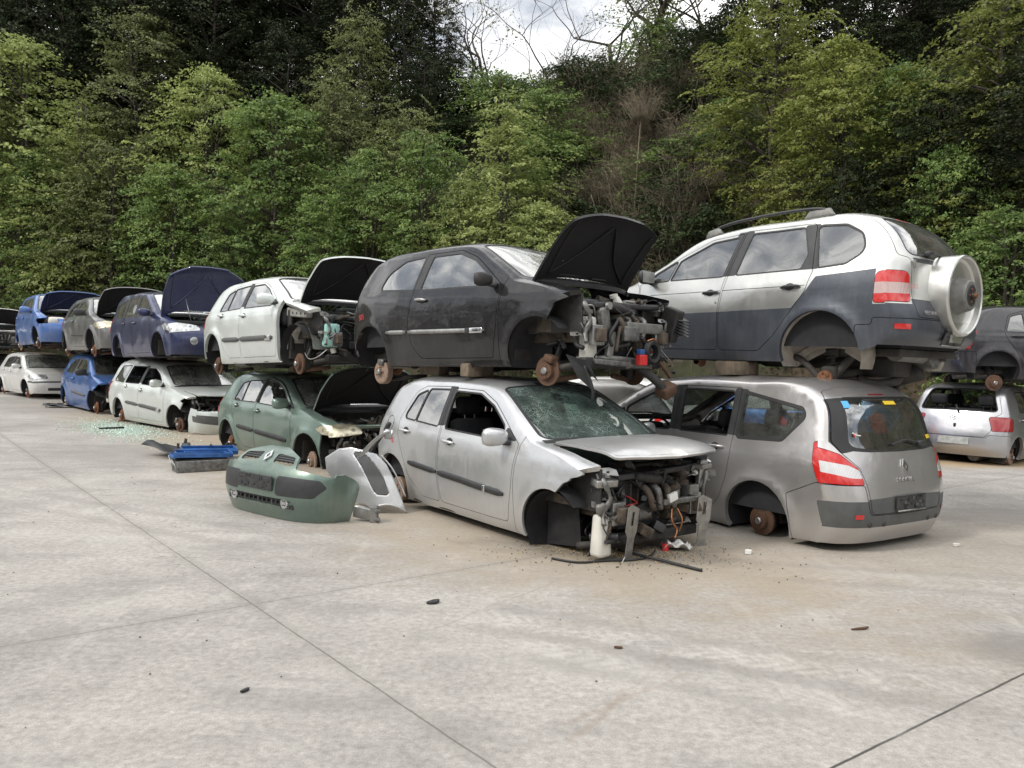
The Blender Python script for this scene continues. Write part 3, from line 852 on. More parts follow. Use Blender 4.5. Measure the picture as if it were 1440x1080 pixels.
def clio(doors=5):
    ar = ((1.2875, .30, .335), (-1.2875, .30, .335))
    rows = [('*rb', -1.80, .28, -1.60, .28), ('rm', -1.885, .48, -1.64, .48), ('rt', -1.87, .66, -1.65, .66), ('gl', -1.82, .83, -1.61, .84), ('gb', -1.74, 1.03, -1.55, 1.03),
            ('gt', -1.45, 1.37, -1.38, 1.33), ('rr', -1.27, 1.445, -1.22, 1.385), ('r1', -.65, 1.487, -.65, 1.412), ('r2', -.15, 1.487, -.15, 1.412), ('rf', .36, 1.435, .24, 1.372),
            ('wm', .80, 1.235, .58, 1.20), ('*cw', 1.24, 1.0, .98, .975), ('h1', 1.58, .935, 1.42, .872), ('h2', 1.90, .815, 1.70, .755), ('n1', 2.05, .65, 1.80, .62), ('n2', 2.09, .45, 1.82, .45), ('*fb', 2.02, .22, 1.76, .22)]
    skin = dict(rows=rows, wz=WZ_HATCH, belt=(.968, -.05), tum=.37, xf=2.0, xr=-1.8, kf=.11, kr=.09, arches=ar, flare=.016)
    bottom = [(1.70, .20), (.95, .185), (-.92, .185), (-1.52, .26)]
    if doors == 5:
        fl_ = [('part', 'fd', [(.745, .265), (-.325, .265), (-.345, .60), (-.345, .97, .01), (-.36, 1.375, .03), (.10, 1.368, .12), (.36, 1.272, .15), (.62, 1.105, .1), (.845, .945, .03), (.81, .60, .2)], .05),
               ('part', 'rd', [(-.345, .265), (-.68, .265, .08), (-.90, .42, .2), (-1.03, .63, .2), (-1.15, .86, .1), (-1.165, 1.03, .06), (-1.00, 1.31, .12), (-.85, 1.37, .08), (-.38, 1.385, .03), (-.362, .97, .01), (-.36, .6)], .05),
               ('mat', 'trim', [(-.30, 1.008), (-.43, 1.0), (-.44, 1.385), (-.30, 1.385)]),
               ('mat', 'trim', [(.845, .95), (.60, .985), (.64, 1.08)]),
               ('glass', 'fdw', [(-.285, .99), (-.315, 1.335), (.08, 1.328, .12), (.34, 1.232, .15), (.585, 1.075, .06), (.62, .965, .02)], .03),
               ('glass', 'rdw', [(-.425, 1.0), (-.84, 1.022, .01), (-.77, 1.335, .03), (-.43, 1.345)], .02),
               ('glass', 'qw', [(-.865, 1.023, .01), (-1.09, 1.035, .05), (-.96, 1.27, .08), (-.80, 1.325, .02)], .02)]
        # the quarter light belongs to the rear door
    else:
        fl_ = [('part', 'fd', [(.745, .265), (-.36, .265, .12), (-.50, .40, .15), (-.555, .62, .1), (-.50, .97, .01), (-.44, 1.375, .03), (.10, 1.368, .12), (.36, 1.272, .15), (.62, 1.105, .1), (.845, .945, .03), (.81, .60, .2)], .05),
               ('mat', 'trim', [(-.38, .99), (-.53, .995), (-.50, 1.385), (-.34, 1.385)]),
               ('mat', 'trim', [(.845, .95), (.62, .985), (.66, 1.06)]),
               ('glass', 'fdw', [(-.385, .985), (-.335, 1.335), (.08, 1.328, .12), (.34, 1.232, .15), (.585, 1.075, .06), (.62, .965, .02)], .03),
               ('glass', 'qw', [(-.52, .995), (-1.13, 1.03, .05), (-1.05, 1.20, .2), (-.80, 1.325, .1), (-.47, 1.345)], .03)]
    fl_ += [('part', 'fen', [(.83, .20), (.83, .62, .2), (.865, .95, .02), (1.0, 1.2), (1.66, 1.2), (1.66, .30), (1.3, .1)], .01),
            ('part', 'fb', [(1.60, .60), (1.60, .0), (2.3, 0), (2.3, .68), (1.75, .66)], .02),
            ('part', 'hl', [(1.48, .74), (1.60, .62), (2.0, .60), (2.0, .80), (1.70, .80)], .03),
            ('part', 'rb', [(-1.60, .1), (-1.60, .66), (-2.2, .66), (-2.2, .1)], .02),
            ('hole', arch(*ar[0])), ('hole', arch(*ar[1]))]
    st = [('part', 'rb', band('rb-.5', 'rt', 1.2), .01), ('part', 'tg', [('rt+.03', -.70), ('rt+.03', .70), ('gl', .74), ('gb', .86), ('gt+.3', .86), ('rr', .80), ('rr', -.80), ('gt+.3', -.86), ('gb', -.86), ('gl', -.74)], .08),
          ('part', 'tlL', [('gl-.2', .78), ('gl-.2', .93), ('gb+.2', .955), ('gb+.2', .9)], .03, 'redlamp'), ('part', 'tlR', [('gl-.2', -.78), ('gl-.2', -.93), ('gb+.2', -.955), ('gb+.2', -.9)], .03, 'redlamp'),
          ('glass', 'tgw', band('gb+.1', 'gt+.25', .74, .70), .07),
          ('glass', 'ws', band('rf+.06', 'cw-.10', .885, .90), .07, 'rubber', .02),
          ('mat', 'trim', band('cw-.06', 'cw+.10', .93), .01),
          ('part', 'hood', [('cw+.10', -.90), ('cw+.10', .90), ('h1', .87), ('h2+.15', .80), ('h2+.38', .4), ('h2+.45', 0), ('h2+.38', -.4), ('h2+.15', -.80), ('h1', -.87)], .06),
          ('part', 'fb', band('h2+.48', 'fb+.5', 1.2), .01)]
    return dict(skin=skin, bottom=bottom, flank=fl_, strip=st)

def megane(kind='hatch', doors=5):
    wb = 1.3125 if kind != 'estate' else 1.343
    ar = ((wb, .31, .345), (-wb, .31, .345))
    wz = [(.0, .74), (.17, .79), (.2, .812), (.28, .835), (.42, .856), (.58, .868), (.74, .876), (.86, .868), (.93, .85), (1.0, .815)]
    if kind == 'hatch':      # the stepped tail of the type: an upright back window above a shelf
        rows = [('*rb', -1.90, .28, -1.70, .28), ('rm', -1.985, .48, -1.73, .48), ('rt', -1.99, .64, -1.75, .64), ('gl', -1.985, .82, -1.72, .82), ('gb', -1.90, 1.01, -1.62, 1.0),
                ('gt', -1.58, 1.34, -1.43, 1.30), ('rr', -1.42, 1.405, -1.30, 1.35), ('r1', -.75, 1.455, -.75, 1.385), ('r2', -.2, 1.457, -.2, 1.388), ('rf', .40, 1.40, .27, 1.338)]
    else:
        rows = [('*rb', -2.12, .28, -1.92, .28), ('rm', -2.19, .48, -1.95, .48), ('rt', -2.19, .64, -1.96, .64), ('gl', -2.15, .84, -1.94, .84), ('gb', -2.08, 1.03, -1.89, 1.03),
                ('gt', -1.83, 1.40, -1.74, 1.37), ('rr', -1.66, 1.465, -1.62, 1.40), ('r1', -.85, 1.495, -.85, 1.42), ('r2', -.2, 1.48, -.2, 1.408), ('rf', .40, 1.40, .27, 1.338)]
    rows += [('wm', .82, 1.22, .60, 1.185), ('*cw', 1.26, 1.0, 1.0, .975), ('h1', 1.62, .935, 1.45, .865), ('h2', 1.93, .83, 1.74, .76), ('n1', 2.10, .66, 1.86, .62), ('n2', 2.14, .45, 1.88, .45), ('*fb', 2.07, .22, 1.82, .22)]
    xr = -1.9 if kind == 'hatch' else -2.1
    skin = dict(rows=rows, wz=wz, belt=(.972, -.012), tum=.40, xf=2.05, xr=xr, kf=.10, kr=.07, arches=ar, flare=.034)
    bottom = [(1.75, .20), (.95, .185), (-.92, .185), (xr+.27, .26)]
    if doors == 5:
        fl_ = [('part', 'fd', [(.80, .265), (-.30, .265), (-.31, .60), (-.31, .97, .01), (-.27, 1.345, .03), (.12, 1.335, .12), (.40, 1.235, .15), (.66, 1.08, .1), (.87, .945, .03), (.85, .60, .2)], .05)]
        if kind == 'hatch':
            fl_ += [('part', 'rd', [(-.32, .265), (-.74, .265, .08), (-.90, .40, .2), (-1.0, .62, .2), (-1.17, .86, .1), (-1.20, .98, .06), (-1.10, 1.27, .12), (-.85, 1.345, .08), (-.29, 1.355, .03), (-.325, .97, .01), (-.325, .6)], .05),
                    ('mat', 'trim', [(-.26, 1.0), (-.39, 1.0), (-.355, 1.345), (-.22, 1.345)]),
                    ('glass', 'rdw', [(-.385, .99), (-.84, .985, .01), (-.84, 1.295, .03), (-.35, 1.315)], .02),
                    ('glass', 'qw', [(-.87, .985, .01), (-1.16, .985, .03), (-1.06, 1.24, .08), (-.87, 1.29, .02)], .02)]
        else:
            fl_ += [('part', 'rd', [(-.32, .265), (-.78, .265, .08), (-.93, .40, .2), (-1.03, .62, .2), (-1.15, .86, .1), (-1.17, .98, .03), (-1.06, 1.37, .05), (-.29, 1.365, .03), (-.325, .97, .01), (-.325, .6)], .05),
                    ('mat', 'trim', [(-.26, 1.0), (-.39, 1.0), (-.355, 1.355), (-.22, 1.355)]),
                    ('glass', 'rdw', [(-.385, .99), (-1.10, .985, .03), (-1.02, 1.33, .05), (-.35, 1.328)], .03),
                    ('glass', 'qw', [(-1.19, .985, .02), (-1.74, 1.01, .06), (-1.60, 1.315, .08), (-1.10, 1.335, .03)], .03)]
    else:
        fl_ = [('part', 'fd', [(.80, .265), (-.36, .265, .10), (-.50, .42, .15), (-.55, .62, .1), (-.52, .97, .01), (-.42, 1.345, .03), (.12, 1.335, .12), (.40, 1.235, .15), (.66, 1.08, .1), (.87, .945, .03), (.85, .60, .2)], .05),
               ('mat', 'trim', [(-.36, 1.0), (-.54, 1.0), (-.49, 1.345), (-.32, 1.345)]),
               ('glass', 'qw', [(-.55, .985), (-1.20, .985, .05), (-1.12, 1.17, .15), (-.9, 1.275, .1), (-.50, 1.315)], .03)]
    x0 = -.27 if doors == 5 else -.37
    fl_ += [('mat', 'trim', [(.87, .95), (.64, .985), (.66, 1.06)]),
            ('glass', 'fdw', [(x0, .985), (x0+.035, 1.30), (.10, 1.295, .12), (.37, 1.195, .15), (.61, 1.05, .06), (.63, .965, .02)], .03),
            ('part', 'fen', [(.87, .20), (.87, .62, .2), (.89, .95, .02), (1.05, 1.2), (1.72, 1.2), (1.72, .30), (1.3, .1)], .01),
            ('part', 'hl', [(1.50, .73), (1.70, .66), (2.1, .62), (2.1, .80), (1.76, .82)], .03, 'headlamp'),
            ('part', 'fb', [(1.66, .665), (1.66, .0), (2.4, 0), (2.4, .64), (1.8, .665)], .02),
            ('part', 'rb', [(xr+.25, .1), (xr+.25, .64), (xr-.4, .64), (xr-.4, .1)], .02),
            ('part', 'tl', [(xr+.19, .74), (xr+.22, .90), (xr+.30, .98), (xr-.1, .98), (xr-.1, .74)], .04, 'redlamp'),
            ('hole', arch(*ar[0])), ('hole', arch(*ar[1]))]
    st = [('part', 'rb', band('rb-.5', 'rt', 1.2), .01), ('part', 'tg', [('rt+.03', -.72), ('rt+.03', .72), ('gb', .80), ('gt+.3', .84), ('rr', .80), ('rr', -.80), ('gt+.3', -.84), ('gb', -.80)], .08),
          ('part', 'tlL', [('rt+.2', .78), ('rt+.2', 1.2), ('gb', 1.2), ('gb', .86)], .03, 'redlamp'), ('part', 'tlR', [('rt+.2', -.78), ('rt+.2', -1.2), ('gb', -1.2), ('gb', -.86)], .03, 'redlamp'),
          ('glass', 'tgw', band('gb+.1', 'gt+.25', .74, .70), .07),
          ('glass', 'ws', band('rf+.06', 'cw-.10', .885, .90), .07, 'rubber', .02),
          ('mat', 'trim', band('cw-.06', 'cw+.10', .93), .01),
          ('part', 'hood', [('cw+.10', -.90), ('cw+.10', .90), ('h1', .88), ('h2+.05', .80), ('h2+.2', .4), ('h2+.28', 0), ('h2+.2', -.4), ('h2+.05', -.80), ('h1', -.88)], .06),
          ('part', 'fb', band('h2+.31', 'fb+.5', 1.2), .01),
          ('part', 'hlL', [('h2-.05', .82), ('h2+.15', .55), ('n1-.15', .50), ('n1-.05', .85), ('n1-.1', 1.2), ('h2-.1', 1.2)], .04, 'headlamp'), ('part', 'hlR', [('h2-.05', -.82), ('h2+.15', -.55), ('n1-.15', -.50), ('n1-.05', -.85), ('n1-.1', -1.2), ('h2-.1', -1.2)], .04, 'headlamp')]
    return dict(skin=skin, bottom=bottom, flank=fl_, strip=st)

def scenic():
    ar = ((1.368, .32, .355), (-1.368, .32, .355))
    wz = [(.0, .74), (.15, .80), (.2, .84), (.28, .865), (.42, .885), (.58, .897), (.74, .90), (.86, .893), (.93, .878), (1.0, .848)]
    rows = [('*rb', -2.20, .225, -1.98, .225), ('rm', -2.285, .40, -2.03, .40), ('rt', -2.30, .56, -2.05, .56), ('gl', -2.27, .76, -2.03, .76), ('gb', -2.17, 1.04, -1.95, 1.05),
            ('gt', -1.98, 1.46, -1.84, 1.43), ('rr', -1.80, 1.565, -1.70, 1.51), ('r1', -1.0, 1.625, -1.0, 1.55), ('r2', -.2, 1.615, -.2, 1.54), ('rf', .38, 1.54, .26, 1.475),
            ('wm', .92, 1.29, .70, 1.255), ('*cw', 1.42, 1.05, 1.14, 1.02), ('h1', 1.76, .97, 1.58, .90), ('h2', 2.0, .86, 1.80, .80), ('n1', 2.17, .66, 1.92, .62), ('n2', 2.2, .45, 1.94, .45), ('*fb', 2.12, .22, 1.88, .22)]
    skin = dict(rows=rows, wz=wz, belt=(1.035, -.02), tum=.27, tcurve=.05, n=3.3, xf=2.15, xr=-2.2, kf=.10, kr=.055, arches=ar, flare=.03)
    bottom = [(1.80, .20), (1.0, .185), (-.98, .185), (-1.72, .215), (-1.9, .225)]
    fl_ = [('part', 'fd', [(.86, .265), (-.22, .265), (-.24, .60), (-.24, 1.02, .01), (-.20, 1.50, .03), (.10, 1.487, .12), (.40, 1.35, .2), (.80, 1.14, .1), (.98, 1.0, .03), (.92, .60, .2)], .05),
           ('part', 'rd', [(-.24, .265), (-.72, .265, .08), (-.90, .42, .2), (-1.0, .66, .2), (-1.04, .90, .1), (-1.04, 1.04, .01), (-1.02, 1.515, .03), (-.22, 1.51, .03), (-.255, 1.02, .01), (-.255, .6)], .05),
           ('mat', 'trim', [(-.16, 1.05), (-.33, 1.05), (-.30, 1.515), (-.12, 1.50)]), ('mat', 'trim', [(-.96, 1.06), (-1.12, 1.06), (-1.10, 1.50), (-.94, 1.51)]),
           ('glass', 'fdq', [(.60, 1.03, .02), (.94, 1.015, .02), (.78, 1.125, .06), (.60, 1.215, .02)], .02),
           ('glass', 'fdw', [(-.17, 1.05), (-.13, 1.455), (.10, 1.445, .12), (.38, 1.32, .2), (.555, 1.23, .03), (.555, 1.03, .02)], .03),
           ('glass', 'rdw', [(-.315, 1.055), (-.96, 1.06, .02), (-.94, 1.47, .04), (-.28, 1.47)], .03),
           ('glass', 'qw', [(-1.09, 1.06, .03), (-1.58, 1.08, .05), (-1.76, 1.29, .07), (-1.72, 1.35, .06), (-1.07, 1.46, .03)], .04, 'rubber', .03),
           ('part', 'fen', [(.93, .20), (.93, .62, .2), (1.0, 1.0, .02), (1.2, 1.2), (1.75, 1.2), (1.75, .30), (1.3, .1)], .01),
           ('part', 'hl', [(1.52, .80), (1.68, .70), (2.1, .66), (2.1, .85), (1.80, .87)], .03, 'headlamp'),
           ('part', 'fb', [(1.70, .66), (1.70, .0), (2.4, 0), (2.4, .64), (1.8, .66)], .02),
           ('part', 'rb', [(-1.745, .10), (-1.725, .42, .1), (-1.69, .615, .02), (-1.97, .75, .02), (-2.4, .765), (-2.4, .1)], .02),
           ('matL', 'trimgrey', [(-1.98, .60), (-2.02, .42, .08), (-2.04, .375), (-2.4, .37), (-2.4, .60)], .02), ('matR', 'trimgrey', [(-1.98, .60), (-2.02, .42, .08), (-2.04, .375), (-2.4, .37), (-2.4, .60)], .02),
           ('part', 'tl', [(-1.90, 1.09, .02), (-1.925, .90, .05), (-1.99, .745, .05), (-2.3, .70), (-2.3, 1.12)], .03, 'redlamp'),
           ('hole', arch(*ar[0])), ('hole', arch(*ar[1]))]
    lampL = lambda s: [('gl-.12', .655*s, .03), ('gl+.42', .70*s, .03), ('gl+.83', .86*s, .06), ('gb+.14', 1.2*s, .02), ('gb-.4', 1.25*s), ('gl-.02', 1.2*s), ('gl-.10', .85*s, .08)]
    whiteL = lambda s: [('gl+.12', .668*s, .02), ('gl+.36', .705*s, .02), ('gl+.50', .80*s, .03), ('gl+.62', 1.02*s), ('gl+.30', 1.02*s), ('gl+.14', .80*s, .03)]
    st = [('part', 'rb', [('rb-.5', -1.2), ('rb-.5', 1.2), ('gl-.06', 1.2), ('gl-.10', .66), ('rt-.05', .63), ('rm+.55', .60), ('rm+.52', 0), ('rm+.55', -.60), ('rt-.05', -.63), ('gl-.10', -.66), ('gl-.06', -1.2)], .03),
          ('mat', 'trimgrey', [('rm-.12', -1.2), ('rm-.12', 1.2), ('rt+.22', 1.2), ('rt+.22', -1.2)], .01),
          ('part', 'tg', [('rm+.56', -.60), ('rm+.56', .60), ('gl-.1', .64), ('gl+.42', .69), ('gl+.84', .845), ('gb+.12', .93), ('gt+.1', .93), ('rr-.3', .88), ('rr-.1', .6), ('rr-.1', -.6), ('rr-.3', -.88), ('gt+.1', -.93), ('gb+.12', -.93), ('gl+.84', -.845), ('gl+.42', -.69), ('gl-.1', -.64)], .05),
          ('mat', 'trimgrey', [('rm+.5', -.625), ('rm+.5', .625), ('rt+.30', .64), ('rt+.36', .3), ('rt+.36', -.3), ('rt+.30', -.64)], .01),
          ('part', 'tlL', lampL(1), None, 'redlamp'), ('part', 'tlR', lampL(-1), None, 'redlamp'),
          ('mat', 'clearlamp', whiteL(1), .02), ('mat', 'clearlamp', whiteL(-1), .02),
          ('mat', 'rubber', [('gl+.84', -.85), ('gb-.08', -.72), ('gb-.12', -.5), ('gb-.14', 0), ('gb-.12', .5), ('gb-.08', .72), ('gl+.84', .85), ('gb+.12', .945), ('gt+.10', .945), ('gt+.10', -.945), ('gb+.12', -.945)], .02),
          ('glass', 'tgw', [('gb+.03', -.76, .08), ('gb-.07', -.3), ('gb-.07', .3), ('gb+.03', .76, .08), ('gt+.05', .74, .06), ('gt+.05', -.74, .06)], .07),
          ('part', 'brk', band('gt+.22', 'gt+.34', .17), .01, 'darkredlamp'),
          ('glass', 'ws', band('rf+.06', 'cw-.10', .885, .90), .07, 'rubber', .02),
          ('mat', 'trim', band('cw-.06', 'cw+.10', .93), .01),
          ('part', 'hood', [('cw+.10', -.90), ('cw+.10', .90), ('h1', .88), ('h2+.3', .78), ('h2+.45', .4), ('h2+.5', 0), ('h2+.45', -.4), ('h2+.3', -.78), ('h1', -.88)], .06),
          ('part', 'fb', band('h2+.55', 'fb+.5', 1.2), .01),
          ('part', 'hlL', [('h2-.05', .82), ('h2+.35', .42), ('n1-.15', .36), ('n1-.05', .85), ('n1-.1', 1.2), ('h2-.1', 1.2)], .04, 'headlamp'), ('part', 'hlR', [('h2-.05', -.82), ('h2+.35', -.42), ('n1-.15', -.36), ('n1-.05', -.85), ('n1-.1', -1.2), ('h2-.1', -1.2)], .04, 'headlamp')]
    return dict(skin=skin, bottom=bottom, flank=fl_, strip=st)

def rx4():
    ar = ((1.31, .34, .395), (-1.31, .34, .395))
    wz = [(.0, .72), (.15, .80), (.2, .83), (.28, .86), (.42, .885), (.60, .897), (.74, .897), (.86, .885), (.93, .865), (1.0, .835)]
    rows = [('*rb', -2.02, .42, -1.84, .42), ('rm', -2.12, .50, -1.90, .50), ('rt', -2.13, .66, -1.92, .66), ('gl', -2.06, .86, -1.90, .86), ('gb', -2.01, 1.20, -1.86, 1.20),
            ('gt', -1.66, 1.62, -1.57, 1.585), ('rr', -1.48, 1.685, -1.42, 1.62), ('r1', -.85, 1.70, -.85, 1.625), ('r2', -.2, 1.69, -.2, 1.612), ('rf', .38, 1.60, .27, 1.525),
            ('wm', .88, 1.33, .66, 1.29), ('*cw', 1.36, 1.12, 1.08, 1.08), ('h1', 1.7, 1.04, 1.52, .97), ('h2', 1.98, .92, 1.78, .86), ('n1', 2.08, .72, 1.86, .70), ('n2', 2.12, .5, 1.88, .5), ('*fb', 2.05, .28, 1.82, .28)]
    skin = dict(rows=rows, wz=wz, belt=(1.105, -.018), tum=.34, xf=2.1, xr=-2.05, kf=.10, kr=.06, arches=ar, flare=.03)
    bottom = [(1.78, .25), (1.0, .245), (-.95, .245), (-1.0, .36), (-1.70, .36), (-1.84, .41)]
    fl_ = [('part', 'fd', [(.84, .345), (-.16, .345), (-.155, .75, .1), (-.20, 1.08, .01), (-.30, 1.58, .03), (.10, 1.545, .12), (.42, 1.40, .2), (.78, 1.22, .1), (1.0, 1.085, .03), (.92, .70, .2)], .05),
           ('part', 'rd', [(-.17, .345), (-.66, .345, .08), (-.84, .50, .15), (-1.02, .74, .05), (-1.15, .92, .1), (-1.20, 1.11, .02), (-1.12, 1.595, .05), (-.32, 1.598, .03), (-.22, 1.08, .01), (-.17, .75, .1)], .05),
           ('mat', 'trim', [(-.15, 1.115), (-.33, 1.12), (-.42, 1.595), (-.22, 1.59)]), ('mat', 'trim', [(-1.03, 1.13), (-1.26, 1.13), (-1.16, 1.585), (-1.0, 1.585)]),
           ('glass', 'fdq', [(.58, 1.118, .02), (.93, 1.10, .02), (.76, 1.205, .06), (.50, 1.335, .02)], .02),
           ('glass', 'fdw', [(-.165, 1.125), (-.25, 1.535), (.08, 1.505, .12), (.39, 1.365, .1), (.465, 1.325, .02), (.54, 1.12, .01)], .03),
           ('glass', 'rdw', [(-.325, 1.13), (-1.06, 1.145, .03), (-1.10, 1.28, .04), (-1.0, 1.555, .05), (-.41, 1.555)], .03),
           ('glass', 'qw', [(-1.25, 1.15, .02), (-1.50, 1.17, .1), (-1.66, 1.28, .1), (-1.60, 1.44, .15), (-1.42, 1.54, .12), (-1.14, 1.56, .04)], .05, 'rubber', .02),
           ('part', 'fen', [(.93, .20), (.93, .62, .2), (1.0, 1.05, .02), (1.2, 1.3), (1.75, 1.3), (1.75, .30), (1.3, .1)], .01),
           ('part', 'fb', [(1.70, .72), (1.70, .0), (2.4, 0), (2.4, .74), (1.8, .72)], .02),
           ('part', 'tl', [(-1.80, .79, .04), (-1.80, 1.08, .06), (-2.3, 1.08), (-2.3, .78)], .05, 'redlamp'),
           ('mat', 'pinklamp', [(-1.7, .875), (-1.7, .975), (-2.3, .975), (-2.3, .875)], .01),
           ('mat', 'darkgrey', [(2.2, .70), (.95, .725, .01), (-.16, .745, .01), (-1.02, .765, .01), (-1.16, .93, .06), (-1.24, 1.06, .02), (-1.80, 1.10, .01), (-1.80, .78), (-2.3, .78), (-2.3, -.2), (2.2, -.2)], .01),
           ('part', 'rb', [(-1.66, .30), (-1.66, .60, .02), (-1.80, .605, .03), (-1.80, .665), (-2.4, .665), (-2.4, .1)], .03),
           ('hole', arch(*ar[0])), ('hole', arch(*ar[1]))]
    tlp = lambda s: [('gl-.30', .74*s, .05), ('gb-.36', .74*s, .08), ('gb-.34', 1.2*s), ('gl-.30', 1.2*s)]
    st = [('part', 'rb', band('rb-.5', 'rt-.0', 1.2), .01, 'darkgrey'), ('mat', 'darkgrey', band('rb-.5', 'gl-.36', 1.2), .01),
          ('part', 'tg', [('rt+.04', -.70), ('rt+.04', .70), ('gl', .715), ('gb', .72), ('gb+.05', .90), ('gt+.1', .93), ('rr-.05', .86), ('rr-.05', -.86), ('gt+.1', -.93), ('gb+.05', -.90), ('gb', -.72), ('gl', -.715)], .05),
          ('part', 'tlL', tlp(1), None, 'redlamp'), ('part', 'tlR', tlp(-1), None, 'redlamp'),
          ('mat', 'pinklamp', [('gl+.05', .60), ('gl+.33', .60), ('gl+.33', 1.2), ('gl+.05', 1.2)], .01), ('mat', 'pinklamp', [('gl+.05', -.60), ('gl+.33', -.60), ('gl+.33', -1.2), ('gl+.05', -1.2)], .01),
          ('mat', 'paint', [('gl-.3', -.735), ('gl-.3', .735), ('gl+.2', .735), ('gl+.2', -.735)], .01),
          ('mat', 'darkgrey', [('rt-.1', -.735), ('rt-.1', .735), ('gl-.12', .735), ('gl-.15', .15), ('gl-.15', -.15), ('gl-.12', -.735)], .01),
          ('mat', 'darkredlamp', band('rt+.2', 'rt+.2', 0)) if 0 else ('mat', 'trim', [('gb-.10', -.62), ('gb-.10', .62), ('gb+.02', .70), ('gb+.02', -.70)], .02),
          ('glass', 'tgw', [('gb+.10', -.74, .08), ('gb+.06', 0), ('gb+.10', .74, .08), ('gt-.02', .76, .09), ('gt-.02', -.76, .09)], .08),
          ('part', 'brk', band('gt+.18', 'gt+.36', .19), .03, 'redlamp'),
          ('glass', 'ws', band('rf+.06', 'cw-.10', .885, .90), .07, 'rubber', .02),
          ('mat', 'trim', band('cw-.06', 'cw+.10', .93), .01),
          ('part', 'hood', [('cw+.10', -.90), ('cw+.10', .90), ('h1', .88), ('h2+.05', .80), ('h2+.2', .4), ('h2+.28', 0), ('h2+.2', -.4), ('h2+.05', -.80), ('h1', -.88)], .06),
          ('part', 'fb', band('h2+.31', 'fb+.5', 1.2), .01)]
    return dict(skin=skin, bottom=bottom, flank=fl_, strip=st, floorz=.30)

